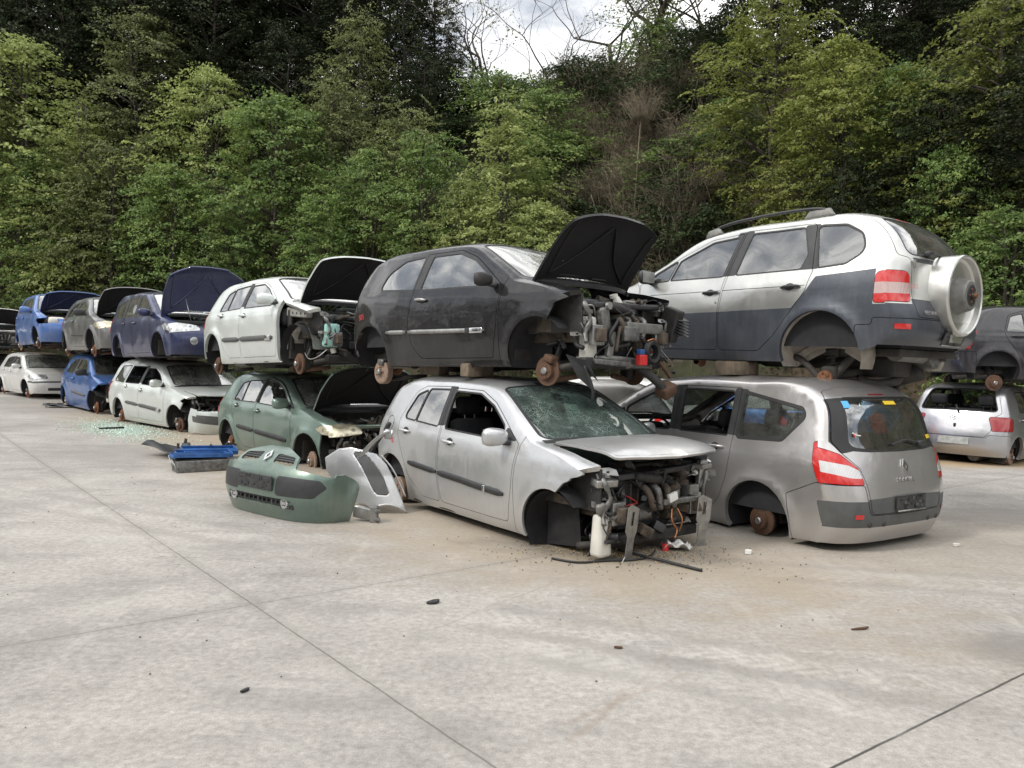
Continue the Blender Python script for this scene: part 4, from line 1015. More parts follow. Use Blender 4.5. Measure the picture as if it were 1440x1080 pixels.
def compact():
    """small upright hatchback with a plate recess in its bumper"""
    ar = ((1.185, .29, .325), (-1.185, .29, .325))
    rows = [('*rb', -1.66, .26, -1.48, .26), ('rm', -1.765, .42, -1.52, .42), ('rt', -1.76, .60, -1.53, .60), ('gl', -1.72, .78, -1.50, .78), ('gb', -1.65, 1.0, -1.45, 1.0),
            ('gt', -1.38, 1.38, -1.30, 1.35), ('rr', -1.22, 1.455, -1.17, 1.395), ('r1', -.6, 1.50, -.6, 1.425), ('r2', -.15, 1.50, -.15, 1.425), ('rf', .30, 1.45, .20, 1.385),
            ('wm', .72, 1.24, .52, 1.205), ('*cw', 1.12, 1.01, .88, .985), ('h1', 1.42, .945, 1.27, .88), ('h2', 1.68, .83, 1.50, .77), ('n1', 1.80, .66, 1.58, .63), ('n2', 1.83, .45, 1.60, .45), ('*fb', 1.77, .22, 1.55, .22)]
    wz = [(a, b-.02) for a, b in WZ_HATCH]
    skin = dict(rows=rows, wz=wz, belt=(.975, -.03), tum=.36, xf=1.8, xr=-1.68, kf=.10, kr=.07, arches=ar, flare=.016)
    bottom = [(1.50, .20), (.85, .185), (-.83, .185), (-1.40, .24)]
    fl_ = [('part', 'fd', [(.68, .265), (-.30, .265), (-.33, .60), (-.33, .97, .01), (-.34, 1.385, .03), (.08, 1.378, .12), (.32, 1.282, .15), (.55, 1.115, .1), (.76, .955, .03), (.73, .60, .2)], .05),
           ('part', 'rd', [(-.33, .265), (-.62, .265, .08), (-.82, .42, .2), (-.93, .63, .2), (-1.04, .86, .1), (-1.06, 1.01, .06), (-.94, 1.33, .12), (-.8, 1.38, .08), (-.36, 1.392, .03), (-.345, .97, .01), (-.34, .6)], .05),
           ('mat', 'trim', [(-.29, 1.0), (-.41, 1.0), (-.42, 1.39), (-.29, 1.39)]),
           ('glass', 'fdw', [(-.28, .99), (-.30, 1.34), (.06, 1.335, .12), (.30, 1.24, .15), (.52, 1.08, .06), (.55, .975, .02)], .03),
           ('glass', 'rdw', [(-.41, 1.0), (-.98, 1.02, .03), (-.86, 1.34, .06), (-.42, 1.35)], .03),
           ('part', 'fen', [(.75, .20), (.75, .62, .2), (.785, .95, .02), (.9, 1.2), (1.50, 1.2), (1.50, .30), (1.2, .1)], .01),
           ('part', 'hl', [(1.30, .74), (1.44, .66), (1.9, .62), (1.9, .80), (1.52, .81)], .03, 'headlamp'),
           ('part', 'fb', [(1.42, .62), (1.42, .0), (2.3, 0), (2.3, .64), (1.55, .64)], .02),
           ('part', 'rb', [(-1.46, .1), (-1.46, .62), (-2.2, .64), (-2.2, .1)], .02),
           ('part', 'tl', [(-1.42, .70), (-1.38, .90), (-1.6, .93), (-1.9, .93), (-1.9, .70)], .04, 'darkredlamp'),
           ('hole', arch(*ar[0])), ('hole', arch(*ar[1]))]
    tlp = lambda s: [('rt+.55', .70*s, .02), ('gl+.75', .62*s, .05), ('gl+.72', 1.2*s), ('rt+.55', 1.2*s)]
    st = [('part', 'rb', [('rb-.5', -1.2), ('rb-.5', 1.2), ('rt+.2', 1.2), ('rt+.2', .66), ('rt-.05', .60), ('rt-.05', -.60), ('rt+.2', -.66), ('rt+.2', -1.2)], .02),
          ('part', 'tg', [('rt-.02', -.58), ('rt-.02', .58), ('rt+.5', .68), ('gl+.7', .74), ('gb', .88), ('gt+.3', .88), ('rr', .80), ('rr', -.80), ('gt+.3', -.88), ('gb', -.88), ('gl+.7', -.74), ('rt+.5', -.68)], .06),
          ('part', 'tlL', tlp(1), None, 'darkredlamp'), ('part', 'tlR', tlp(-1), None, 'darkredlamp'),
          ('glass', 'tgw', [('gb+.08', -.80, .06), ('gb+.08', .80, .06), ('gt+.20', .76, .08), ('gt+.20', -.76, .08)], .06),
          ('glass', 'ws', band('rf+.06', 'cw-.10', .885, .90), .07, 'rubber', .02),
          ('mat', 'trim', band('cw-.06', 'cw+.10', .93), .01),
          ('part', 'hood', [('cw+.10', -.90), ('cw+.10', .90), ('h1', .87), ('h2+.15', .80), ('h2+.38', .4), ('h2+.45', 0), ('h2+.38', -.4), ('h2+.15', -.80), ('h1', -.87)], .06),
          ('part', 'fb', band('h2+.48', 'fb+.5', 1.2), .01),
          ('part', 'hlL', [('h2+.05', .82), ('h2+.2', .55), ('n1-.15', .50), ('n1-.05', .85), ('n1-.1', 1.2), ('h2-.1', 1.2)], .04, 'headlamp'), ('part', 'hlR', [('h2+.05', -.82), ('h2+.2', -.55), ('n1-.15', -.50), ('n1-.05', -.85), ('n1-.1', -1.2), ('h2-.1', -1.2)], .04, 'headlamp')]
    return dict(skin=skin, bottom=bottom, flank=fl_, strip=st)
# ------------------------------------------------------------------ engine bays and small fittings
def engine_bay(car, seed=1, full=True, zb=.0, tank=None, lights=False):
    s = car.skin; rng = random.Random(seed); x0 = s.arches[0][0]-.22; xe = s.xf-.28
    rt = car.root
    e = MB(); cx = x0+.30
    e.box((cx, .05, .50+zb), (.42, .62, .42), 'engine', bev=.03); e.box((cx-.02, .05, .74+zb), (.30, .56, .10), 'enginebrown', bev=.03)
    e.box((cx+.05, .05, .80+zb), (.22, .50, .05), 'engine', bev=.02)
    for k in range(7): e.box((cx+.215, -.20+k*.085, .52+zb), (.02, .018, .34), 'enginebrown', bev=.004)
    for k in range(4): e.tube([(cx+.20, -.12+k*.12, .66+zb), (cx+.33, -.12+k*.12, .62+zb), (cx+.34, -.05+k*.08, .46+zb)], .03, 'alu' if k % 2 else 'enginebrown', n=8)
    e.cyl((cx+.02, -.30, .52+zb), (cx+.02, -.36, .52+zb), .11, 'enginebrown', n=20); e.cyl((cx+.14, -.30, .38+zb), (cx+.14, -.37, .38+zb), .075, 'alu', n=18); e.cyl((cx+.16, -.28, .68+zb), (cx+.16, -.38, .68+zb), .06, 'engine', n=18)
    e.cyl((cx+.22, -.16, .42+zb), (cx+.22, -.02, .42+zb), .07, 'alu', n=18); e.cyl((cx+.24, .18, .40+zb), (cx+.24, .32, .40+zb), .055, 'enginebrown', n=16)
    e.box((cx+.06, .40, .44+zb), (.34, .26, .34), 'alu', bev=.05)
    for k in range(6): e.cyl((cx+.10+rng.uniform(-.1, .14), rng.uniform(-.3, .45), .76+zb), (cx+.1+rng.uniform(-.1, .14), rng.uniform(-.3, .45), .84+zb), rng.uniform(.018, .04), rng.choice(('engine', 'alu', 'enginebrown')), n=10)
    for k in range(90 if full else 30):
        p = (rng.uniform(cx-.15, min(xe, cx+.42)), rng.uniform(-.56, .60), rng.uniform(.26, .78)+zb); mt_ = rng.choice(('engine', 'engine', 'trim', 'enginebrown', 'rubber', 'enginebrown', 'alu' if k % 2 else 'engine'))
        q_ = rng.random()
        if q_ < .45: e.box(p, (rng.uniform(.03, .12), rng.uniform(.03, .14), rng.uniform(.02, .11)), mt_, bev=.008, rot=(rng.uniform(-.5, .5), rng.uniform(-.5, .5), rng.uniform(-.7, .7)))
        elif q_ < .75:
            d_ = Vector((rng.uniform(-1, 1), rng.uniform(-1, 1), rng.uniform(-.6, .6))).normalized()*rng.uniform(.03, .12); e.cyl(Vector(p)-d_, Vector(p)+d_, rng.uniform(.012, .045), mt_, n=10)
        else: e.tube([p, Vector(p)+Vector((rng.uniform(-.1, .1), rng.uniform(-.12, .12), rng.uniform(-.1, .1))), Vector(p)+Vector((rng.uniform(-.1, .15), rng.uniform(-.2, .2), rng.uniform(-.2, .05)))], rng.uniform(.008, .02), mt_, n=6)
    e.build('engine', rt)
    r = MB()
    for sg in (-1, 1):
        r.box(((x0+xe)/2-.05, sg*.47, .47+zb), (xe-x0+.25, .085, .12), 'enginebrown', bev=.012)
        r.box((xe-.02, sg*.47, .47+zb), (.05, .14, .18), 'steel', bev=.006)
        r.box(((x0+xe)/2-.15, sg*(.60), .78+zb), (.75, .07, .055), 'galv', bev=.01, rot=(0, R(9), 0))
    r.box((xe-.10, 0, .23+zb), (.10, 1.14, .09), 'engine', bev=.02); r.box((x0+.2, 0, .22+zb), (.45, .78, .07), 'engine', bev=.02)
    r.tube([(xe-.3, -.62, .18+zb), (xe-.14, -.50, .21+zb), (xe-.12, 0, .20+zb), (xe-.14, .50, .21+zb), (xe-.3, .62, .18+zb)], .03, 'under', n=8)
    r.build('chassis_rails', rt)
    for sg in (-1, 1):
        t = MB(); ax = s.arches[0][0]-.05
        t.lathe([(.0, .86+zb), (.06, .865+zb), (.08, .85+zb), (.13, .83+zb), (.15, .76+zb), (.16, .50+zb)], 'enginebrown', (ax, sg*.52, 0), 'Z', 20)
        t.box((ax, sg*.60, .80+zb), (.55, .05, .06), 'galv', bev=.01, rot=(0, R(7), 0))
        t.build('strut_tower', rt)
    b = MB(); b.box((cx+.12, .47, .70+zb), (.18, .26, .18), 'engine', bev=.012); b.box((cx+.12, .47, .80+zb), (.17, .25, .02), 'trim', bev=.004)
    for yy in (.40, .54): b.cyl((cx+.12, yy, .80+zb), (cx+.12, yy, .835+zb), .012, 'steel', n=8)
    b.build('battery', rt)
    a = MB(); a.box((cx+.05, -.36, .74+zb), (.30, .20, .14), 'trim', bev=.035)
    a.tube([(cx+.12, -.28, .76+zb), (cx+.30, -.18, .74+zb), (cx+.30, .05, .70+zb)], .042, 'engine', n=10)
    for k in range(6): a.lathe([(.044, -.006), (.05, 0), (.044, .006)], 'engine', (cx+.30, -.16+k*.03, .735+zb), 'Y', 12)
    a.build('air_filter_box', rt)
    for k in range(9 if full else 4):
        h = MB(); y0 = rng.uniform(-.5, .5); pts = [(cx+rng.uniform(0, .2), y0, .50+rng.uniform(0, .24)+zb)]
        for q in range(3): pts.append((min(xe, pts[-1][0]+rng.uniform(-.08, .22)), max(-.6, min(.6, pts[-1][1]+rng.uniform(-.25, .25))), max(.25, min(.76, pts[-1][2])+rng.uniform(-.16, .04))))
        h.tube(pts, rng.choice((.012, .016, .022)), rng.choice(('rubber', 'rubber', 'engine', 'copper' if k == 4 else 'rubber', 'alu')), n=7, sub=4); h.build('hose', rt)
    if full:
        wv = MB()
        wv.tube([(xe-.2, -.55, .62+zb), (xe-.14, -.2, .66+zb), (xe-.2, .2, .64+zb), (xe-.16, .55, .60+zb)], .012, 'rubber', n=6)
        for k in range(34):
            p = Vector((xe-rng.uniform(0, .35), rng.uniform(-.62, .62), rng.uniform(.38, .8)+zb)); pts = [p]
            for q in range(3): pts.append(pts[-1]+Vector((rng.uniform(-.08, .1), rng.uniform(-.13, .13), rng.uniform(-.13, .05))))
            wv.tube(pts, rng.choice((.004, .006, .008)), rng.choice(('rubber', 'rubber', 'steel', 'red_plastic' if k % 9 == 0 else 'rubber', 'paper' if k % 7 == 0 else 'trim')), n=5, sub=3)
            if k % 2: wv.box(pts[-1], (.035, .025, .03), rng.choice(('trim', 'trim', 'paper', 'engine')), bev=.004, rot=(rng.random(), rng.random(), 0))
        wv.build('wiring', rt)
        # torn metal brackets of the front panel
        for sg in (-1, 1):
            br = MB(); rb_ = random.Random(seed*3+sg)
            br.tube([(xe-.10, sg*.60, .78+zb), (xe-.02, sg*.62, .72+zb), (xe+.0, sg*.57, .60+zb), (xe-.04, sg*.60, .50+zb), (xe+.01, sg*.64, .40+zb)], lambda t: .012+.016*abs(math.sin(t*7)), 'alu', n=6, sub=4)
            for k in range(6):
                p = Vector((xe-rb_.uniform(.0, .12), sg*rb_.uniform(.50, .68), rb_.uniform(.42, .80)+zb)); w_, l_ = rb_.uniform(.03, .07), rb_.uniform(.08, .18)
                q_ = Matrix.Translation(p) @ Euler((rb_.uniform(-.6, .6), rb_.uniform(.9, 2.0), rb_.uniform(-.7, .7))).to_matrix().to_4x4()
                br.slab([(-w_/2, -l_/2), (w_*.3, -l_/2), (w_/2, -l_*.2), (w_*.35, l_*.1), (w_/2, l_/2), (-w_*.2, l_*.42), (-w_/2, l_*.1)], .004, rb_.choice(('alu', 'steel', 'galv')), q_, hole=[[(-.008, -.012), (.008, -.012), (.008, .012), (-.008, .012)]])
            br.build('lamp_bracket', rt)
    for sg in (-1, 1):
        w = MB(); w.box((x0+.22, sg*.64, .66+zb), (.80, .02, .34), 'engine', bev=.004); w.build('inner_wing', rt)
    if full:
        w = MB(); w.box((xe-.16, .02, .50+zb), (.05, .72, .40), 'liner', bev=.01); w.build('bay_shade_panel', rt)  # dark felt sheet added across the bay to stand for its shade
        w = MB(); w.box((xe-.10, .05, .76+zb), (.10, .95, .05), 'trim', bev=.012, rot=(R(2), 0, 0)); w.build('slam_panel', rt)
    return e
def slot_plate(w, h, th=.006):
    """bumper mounting plate with a long slot, flared foot"""
    out = [(-w/2, 0), (-w*.3, h*.08), (-w*.28, h*.42), (-w/2, h*.52), (-w/2, h*.95), (-w*.2, h), (w/2, h*.90), (w/2, h*.5), (w*.34, h*.4), (w*.32, h*.1), (w/2, 0)]
    hole = [(-w*.10, h*.62), (w*.12, h*.62), (w*.12, h*.86), (-w*.10, h*.86)]
    return out, hole, th
def strip_patch(car, u0, u1, t0, t1, mat, name, parent='tg', off=.005):
    s = car.skin; a, b = s.dom(u0, 0)[0], s.dom(u1, 0)[0]; v = []; f = []; n = 5
    for i in range(n+1):
        for j in range(n+1):
            sd = np.array([a+(b-a)*i/n]); yd = np.array([(t0+(t1-t0)*j/n)*.72]); v.append(Vector(s.strip(sd, yd)[0])+Vector(s.strip_n(sd, yd)[0])*off)
    for i in range(n):
        for j in range(n): f.append((i*(n+1)+j, (i+1)*(n+1)+j, (i+1)*(n+1)+j+1, i*(n+1)+j+1))
    m = MB(); m.add(v, f, mat); return m.build(name, par_of(car, parent))
def plate_holder(car, u, w, h, mat='plate', parent='tg', clip=True, off=.012):
    s = car.skin; sd = np.array([s.dom(u, 0)[0]]); p = Vector(s.strip(sd, np.array([0.]))[0]); n = Vector(s.strip_n(sd, np.array([0.]))[0])
    mt = Matrix.Translation(p+n*off) @ frame_from_normal(n).to_4x4(); b = MB()
    b.slab([(-w/2, -h/2), (w/2, -h/2), (w/2, h/2), (-w/2, h/2)], .008, mat, mt)
    rg = random.Random(3)
    if mat == 'plate':
        for k in range(18):
            q = Matrix.Translation((rg.uniform(-w*.43, w*.43), rg.uniform(-h*.36, h*.36), .008)); ww, hh = rg.uniform(.008, .03), rg.uniform(.01, .035)
            b.slab([(-ww, -hh/2), (ww, -hh/2), (ww, hh/2), (-ww, hh/2)], .004, 'rubber' if k % 3 else 'trimgrey', mt @ q)
        for yy in (-h/2, h/2): b.tube([mt @ Vector((-w/2, yy, .008)), mt @ Vector((w/2, yy, .008))], .006, 'trim', n=6, sub=1)
    if clip: b.tube([mt @ Vector((-w/2+.01, -h/2-.004, .012)), mt @ Vector((w/2-.01, -h/2-.004, .012))], .007, 'steel', n=6, sub=1)
    return b.build('plate_holder', par_of(car, parent))
def std_side(car, sg=-1, mir=True, mats=None, mould=None, hx=((-.20, .86), (-1.0, .90)), doors=5, mmat='trim', mirx=.74, mbroken=False, hmat='paint', mirmat='paint', mscale=1.0):
    S = 'L' if sg > 0 else 'R'
    keys = ['fd'+S] + (['rd'+S] if doors == 5 else [])
    for (x, z), k in zip(hx, keys): handle(car, x, z, sg, k, hmat)
    if mir: mirror(car, mirx, float(car.skin.belt[0]+car.skin.belt[1]*mirx)+.02, sg, 'fd'+S, mirmat, broken=mbroken, s=mscale)
    if mould:
        for (x0, z0, x1, z1, h), k in zip(mould, keys): moulding(car, x0, z0, x1, z1, h, sg, k, mmat)
def discs(car, zf=.28, zr=.28, front='disc', rear='disc', sides=(1, -1), yoff=0.):
    for i, (z, kind) in enumerate(((zf, front), (zr, rear))):
        if kind is None: continue
        for sg in sides: disc(car, car.model['skin']['arches'][i][0], sg, z=z, kind=kind, steer=0, y=float(car.skin.flank(car.skin.arches[i][0], .72))-.12+yoff)

# ------------------------------------------------------------------ paints
P_silver = paint('silver_paint', (.58, .59, .60), .75, .30, .08)
P_black = paint('black_paint', (.0065, .0065, .008), .0, .30, .045, (.11, .105, .10), coat=.9, spec=.2, low_=.03)
P_beigegrey = paint('warm_grey_paint', (.52, .505, .50), .75, .28, .04)
P_rx = paint('silver_white_paint', (.60, .60, .575), .85, .30, .04)
M['darkgrey'] = paint('dark_grey_cladding', (.062, .070, .086), .35, .38, .08, (.16, .16, .16), coat=.2)
P_white = paint('pearl_white_paint', (.64, .68, .66), .35, .30, .05)
P_white2 = paint('ivory_white_paint', (.70, .70, .68), .3, .32, .07)
P_green = paint('sea_green_paint', (.20, .285, .245), .65, .30, .10)
P_blue = paint('bright_blue_paint', (.035, .13, .40), .5, .28, .08)
P_blue2 = paint('sky_blue_paint', (.055, .145, .40), .3, .33, .10)
P_navy = paint('navy_blue_paint', (.016, .024, .085), .35, .28, .06, (.16, .16, .19), low_=.04)
P_grey = paint('graphite_grey_paint', (.14, .145, .15), .55, .30, .14)
P_red = paint('faded_red_paint', (.26, .05, .055), .0, .5, .2, (.45, .28, .26))
P_dark = paint('dark_plum_paint', (.020, .018, .022), .2, .34, .06, (.15, .14, .14), low_=.05)
P_lsilver = paint('light_silver_paint', (.50, .50, .52), .8, .3, .06)
CUT = ('h1+.55', [(1.64, 1.0), (1.63, .79), (1.44, .70), (1.36, .60), (1.30, .5), (1.30, .0), (2.3, 0), (2.3, 1.0)])

# ------------------------------------------------------------------ 1 silver hatchback, nose torn off, lower row nearest the camera
c1 = make_car(clio(5), P_silver, 'hatchback_car', 'silver five-door hatchback with shattered windscreen and torn-off nose, under the black car', 'car', (.18, 7.66, -.10), R(-52), drop={'fb', 'hl', 'fdwR'}, hood=R(12), hood_off=(-.02, .02, .02), seed=1,
              front_gone=CUT, glassm={'ws': 'glasscrack', 'rdw': 'glassdark', 'qw': 'glassdark'}, group='wrecked cars')
interior(c1, .62, .95)
std_side(c1, -1, hx=((-.17, .865), (-1.0, .90)), mould=((.70, .50, -.32, .555, .062), (-.355, .557, -.90, .585, .055)), mirx=.70)
std_side(c1, 1, mould=((.70, .50, -.32, .555, .062), (-.355, .557, -.90, .585, .055)))
b = MB(); p = fl(c1, .44, .515, -1, .019); b.box(p, (.035, .012, .058), 'silverclip', bev=.004); b.build('trim_clip', c1.objs['fdR'])
flank_text(c1, 'B029g', -1.34, .80, -1, .085, 'crackred', 'body', .003, R(-3))
b = MB(); cc = []
for k in range(21):
    t = k*math.pi/10; cc.append(fl(c1, -1.36+.075*math.cos(t), .955+.075*math.sin(t), -1, .001))
b.tube(cc, .003, 'trim', n=4, sub=1); b.build('fuel_flap_seam', c1.root)
c1.objs['hood'].scale = (.90, 1, 1); engine_bay(c1, 4)
discs(c1, zr=.24, zf=.24, front=None, rear='drum')
strip_patch(c1, 'r2+.86', 'rf+.04', -.35, .35, 'rubber', 'sun_strip', 'ws', .002)
t = MB(); t.box((1.64, -.58, .30), (.12, .15, .34), 'white_plastic', bev=.035, taper=.82); t.cyl((1.64, -.58, .46), (1.65, -.55, .55), .03, 'white_plastic', r1=.022); t.build('washer_tank', c1.root)
for (y, z, rz) in ((-.40, .10, 8), (.50, .10, -12)):
    o_, h_, th = slot_plate(.15, .46); q = MB(); mt = Matrix.Translation((1.76, y, z)) @ Matrix.Rotation(R(rz), 4, 'Z') @ Matrix.Rotation(R(6), 4, 'Y') @ Matrix(((0, 0, 1, 0), (1, 0, 0, 0), (0, 1, 0, 0), (0, 0, 0, 1)))
    q.slab(o_, th, 'steel', mt, hole=[h_]); q.box((1.70, y, z+.36), (.14, .09, .10), 'steel', bev=.01); q.build('bumper_bracket', c1.root)
q = MB(); q.box((1.66, -.58, .72), (.10, .20, .06), 'steel', bev=.01, rot=(0, R(10), R(-10))); q.box((1.60, -.60, .64), (.09, .07, .12), 'alu', bev=.02); q.box((1.68, -.63, .52), (.05, .08, .09), 'galv', bev=.02, rot=(R(20), R(10), 0)); q.build('lamp_carrier', c1.root)
q = MB(); q.box((1.66, .60, .60), (.05, .10, .46), 'steel', bev=.012, rot=(0, R(5), 0)); q.box((1.68, .58, .78), (.12, .18, .04), 'galv', bev=.008, rot=(0, 0, R(12))); q.build('lamp_carrier', c1.root)
q = MB(); q.box((1.74, .25, .52), (.05, .46, .05), 'alu', bev=.012); q.box((1.76, .12, .56), (.03, .10, .07), 'paper', bev=.004, rot=(R(15), 0, 0)); q.box((1.74, .40, .60), (.05, .12, .08), 'galv', bev=.01); q.build('bonnet_latch_panel', c1.root)
q = MB(); q.cyl((1.70, .12, .10), (1.70, .12, .16), .028, 'red_plastic', n=12); q.cyl((1.70, .12, .16), (1.70, .12, .19), .018, 'trim', n=10); q.build('red_cap', c1.root)
q = MB(); q.tube([(1.72, .16, .46), (1.76, .12, .36), (1.75, .2, .28), (1.78, .14, .22)], .009, 'copper', n=6); q.tube([(1.72, .22, .46), (1.77, .24, .36), (1.74, .24, .26)], .008, 'copper', n=6); q.build('pipe', c1.root)
# black wheel-arch liner hanging down to the ground
v = []; f = []
for k in range(13):
    a = R(52+k*11); rr = .315
    for y in (-.80, -.52): v.append((1.2875+rr*math.cos(a)*(1.02), y, .30+rr*math.sin(a)))
for k in range(12): f.append((2*k, 2*k+1, 2*k+3, 2*k+2))
v += [(1.02, -.79, .12), (1.02, -.53, .12)]; f.append((24, 25, 27, 26)); q = MB(); q.add(v, f, 'liner')
q.add([(1.02, -.60, .11), (1.02, -.60, .62), (1.36, -.58, .62), (1.42, -.58, .16)], [(0, 1, 2, 3)], 'liner'); q.build('arch_liner', c1.root)

# ------------------------------------------------------------------ 2 black three-door hatchback stacked on it
CUTB = ('h1+.55', [(1.66, 1.0), (1.65, .78), (1.50, .72), (1.44, .60), (1.3, .5), (1.3, .0), (2.3, 0), (2.3, 1.0)])
bl = make_car(clio(3), P_black, 'hatchback_car', 'black three-door hatchback with raised hood and bared engine, stacked on a silver hatchback', 'car', (-.12, 8.32, 1.29), R(-45.5), R(1.3), drop={'fb', 'hl'}, hood=R(65), hood_off=(-.07, -.02, 0), seed=2, front_gone=CUTB, group='wrecked cars')
interior(bl, .62, .95)
std_side(bl, -1, doors=3, hx=((-.33, .865),), mould=((.66, .53, -.54, .545, .045),), mmat=M['steel'], hmat=M['steel'], mbroken=True, mirmat='engine', mscale=.82)
moulding(bl, -.575, .546, -.94, .55, .045, -1, 'body', 'steel')
b = MB(); p = fl(bl, .42, .533, -1, .02); b.box(p, (.055, .012, .05), 'trim', bev=.004); p = fl(bl, .55, .531, -1, .02); b.box(p, (.18, .012, .052), 'silverclip', bev=.006); b.build('trim_clip', bl.objs['fdR'])
flank_text(bl, 'RENAULT', .565, .531, -1, .026, 'rubber', 'fdR', .0275)
flank_text(bl, 'S05', -1.47, .74, -1, .085, 'crackred', 'body', .003, R(8))
engine_bay(bl, 9); discs(bl, zf=.15, zr=.12, rear='drum', yoff=-.07)
for o_ in list(bl.root.children):
    if o_.name.startswith('brake_disc'):
        for q_ in range(len(o_.data.materials)): o_.data.materials[q_] = M['rustdark']
wipers(bl)
t = MB(); t.box((1.60, -.46, .44), (.10, .16, .40), 'white_plastic', bev=.03, taper=.9); t.build('washer_tank', bl.root)
q = MB(); q.box((1.66, -.32, .62), (.08, .12, .22), 'alu', bev=.03, rot=(R(10), 0, 0)); q.cyl((1.69, -.30, .74), (1.72, -.30, .74), .035, 'steel', n=14); q.box((1.66, -.22, .40), (.05, .08, .24), 'steel', bev=.01, rot=(R(-12), 0, 0)); q.build('engine_mount', bl.root)
q = MB(); q.box((1.70, .22, .56), (.08, .56, .10), 'galv', bev=.015); q.box((1.72, .0, .50), (.06, .22, .14), 'alu', bev=.02); q.build('bumper_beam', bl.root)
q = MB(); q.box((1.66, -.05, .22), (.10, .85, .05), 'alu', bev=.015, rot=(R(-3), 0, 0)); q.tube([(1.5, -.5, .26), (1.68, -.2, .27), (1.66, .3, .24)], .028, 'alu', n=8); q.build('subframe_tube', bl.root)
q = MB(); q.cyl((1.56, -.02, .84), (1.60, .02, .72), .035, 'white_plastic', r1=.05, n=14); q.cyl((1.55, -.03, .84), (1.55, -.04, .87), .04, 'white_plastic', n=14); q.build('filler_neck', bl.root)
q = MB(); q.box((1.62, .10, .70), (.05, .14, .24), 'steel', bev=.01)
for k in range(9): q.box((1.648, .10, .60+k*.025), (.012, .14, .010), 'alu', bev=.002)
q.build('cooler', bl.root)
q = MB(); q.box((1.74, .62, .62), (.20, .10, .32), 'engine', bev=.02, rot=(0, R(20), R(-8)))
for k in range(6): q.box((1.84, .64, .52+k*.03), (.12, .14, .008), 'trim', bev=.002, rot=(0, R(28), R(-8)))
q.build('torn_radiator_shroud', bl.root)
q = MB(); q.lathe([(.10, -.04), (.12, 0), (.10, .04), (.07, .03), (.07, -.03), (.10, -.04)], 'rubber', (1.76, .28, .34), 'X', 20); q.tube([(1.77, .2, .44), (1.78, .3, .46), (1.77, .40, .38)], .008, 'copper', n=6); q.build('fan_ring', bl.root)
q = MB(); q.box((1.78, .10, .26), (.06, .11, .10), 'red_plastic', bev=.01); q.box((1.78, .085, .335), (.05, .07, .05), 'blue_plastic', bev=.008); q.build('fuse_box', bl.root)
q = MB(); q.tube([(1.62, .26, .20), (1.72, .36, .10), (1.78, .44, .0), (1.76, .48, -.05)], .042, 'engine', n=8); q.box((1.78, .50, -.02), (.15, .17, .12), 'rustdark', bev=.03, rot=(R(30), R(20), 0)); q.tube([(1.7, .5, .25), (1.74, .56, .16), (1.76, .60, .10)], .02, 'rustdark', n=6); q.build('hanging_driveshaft', bl.root)
q = MB(); q.add([(1.55, -.70, .30), (1.76, -.66, .24), (1.80, -.55, .06), (1.70, -.60, .16), (1.74, -.50, -.05), (1.62, -.62, .1)], [(0, 1, 3), (1, 2, 3), (3, 4, 5), (0, 3, 5)], 'trim', False); q.tube([(1.7, -.62, .2), (1.76, -.58, .0), (1.74, -.56, -.1)], .014, 'rubber', n=6); q.build('torn_liner', bl.root)
h_ = bl.objs['hood']; q = MB(); q.box((.28, -.46, -.045), (.10, .10, .004), 'paper'); q.build('hood_label', h_)

# ------------------------------------------------------------------ 3 warm grey minivan seen from behind
sc = make_car(scenic(), P_beigegrey, 'minivan_car', 'warm grey minivan seen from behind, red and white tail lights, under the two-tone crossover', 'car', (2.29, 8.66, -.16), R(122.3), drop={'fdwL', 'rdwL', 'hl'}, hood=R(58), seed=3,
              glassm={'tgw': 'glassdark', 'qw': 'glass', 'rdw': 'glassclean', 'fdw': 'glassclean'}, matmap={}, group='wrecked cars')
interior(sc, .75, 1.0)
std_side(sc, 1, hx=((-.10, .92), (-.86, .935)), mir=False, mould=((.72, .58, -.20, .60, .06), (-.27, .60, -.80, .62, .055)), mmat='trimgrey')
std_side(sc, -1, hx=((-.10, .92), (-.86, .935)), mirx=.85)
discs(sc, zf=.24, zr=.30)
badge(sc, 'gl+.42', 0, .125); strip_text(sc, 'SCENIC', 'gl+.02', .03, .055, spacing=1.5)
plate_holder(sc, 'rt+.06', .44, .125)
strip_patch(sc, 'gt-.16', 'gt-.07', -.24, .0, 'stickeryellow', 'sticker', 'tgwL', .002); strip_patch(sc, 'gb+.12', 'gb+.20', -.80, -.66, 'stickeryellow', 'sticker', 'tg', .002); strip_patch(sc, 'gt-.22', 'gt-.05', .66, .76, 'stickerblue', 'sticker', 'tg', .002)
q = MB(); s_ = sc.skin
for (tt, uu, wd) in ((.60, 'gb+.27', .03), (.62, 'gb+.28', .02)): pass
sd = np.array([s_.dom('gb+.25', 0)[0]]); p = Vector(s_.strip(sd, np.array([.66*.72]))[0]); n = Vector(s_.strip_n(sd, np.array([.66*.72]))[0]); mt = Matrix.Translation(p+n*.003) @ frame_from_normal(n).to_4x4()
q.lathe([(.0, .001), (.022, .001), (.0, .001)], 'paper', p+n*.002, 'X', 12); q.tube([mt @ Vector((-.03, .02, 0)), mt @ Vector((.0, .0, 0)), mt @ Vector((.05, -.005, 0))], .006, 'paper', n=5); q.tube([mt @ Vector((-.02, -.012, .002)), mt @ Vector((-.02, .012, .002))], .006, 'crackred', n=5, sub=1); q.build('sticker', sc.objs['tg'])
def flat_patch_flank(): pass
strip_patch(sc, 'rm+.36', 'rm+.60', .70, .79, 'redlamp', 'reflector', 'rb', .006); strip_patch(sc, 'rm+.36', 'rm+.60', -.79, -.70, 'redlamp', 'reflector', 'rb', .006)
q = MB()
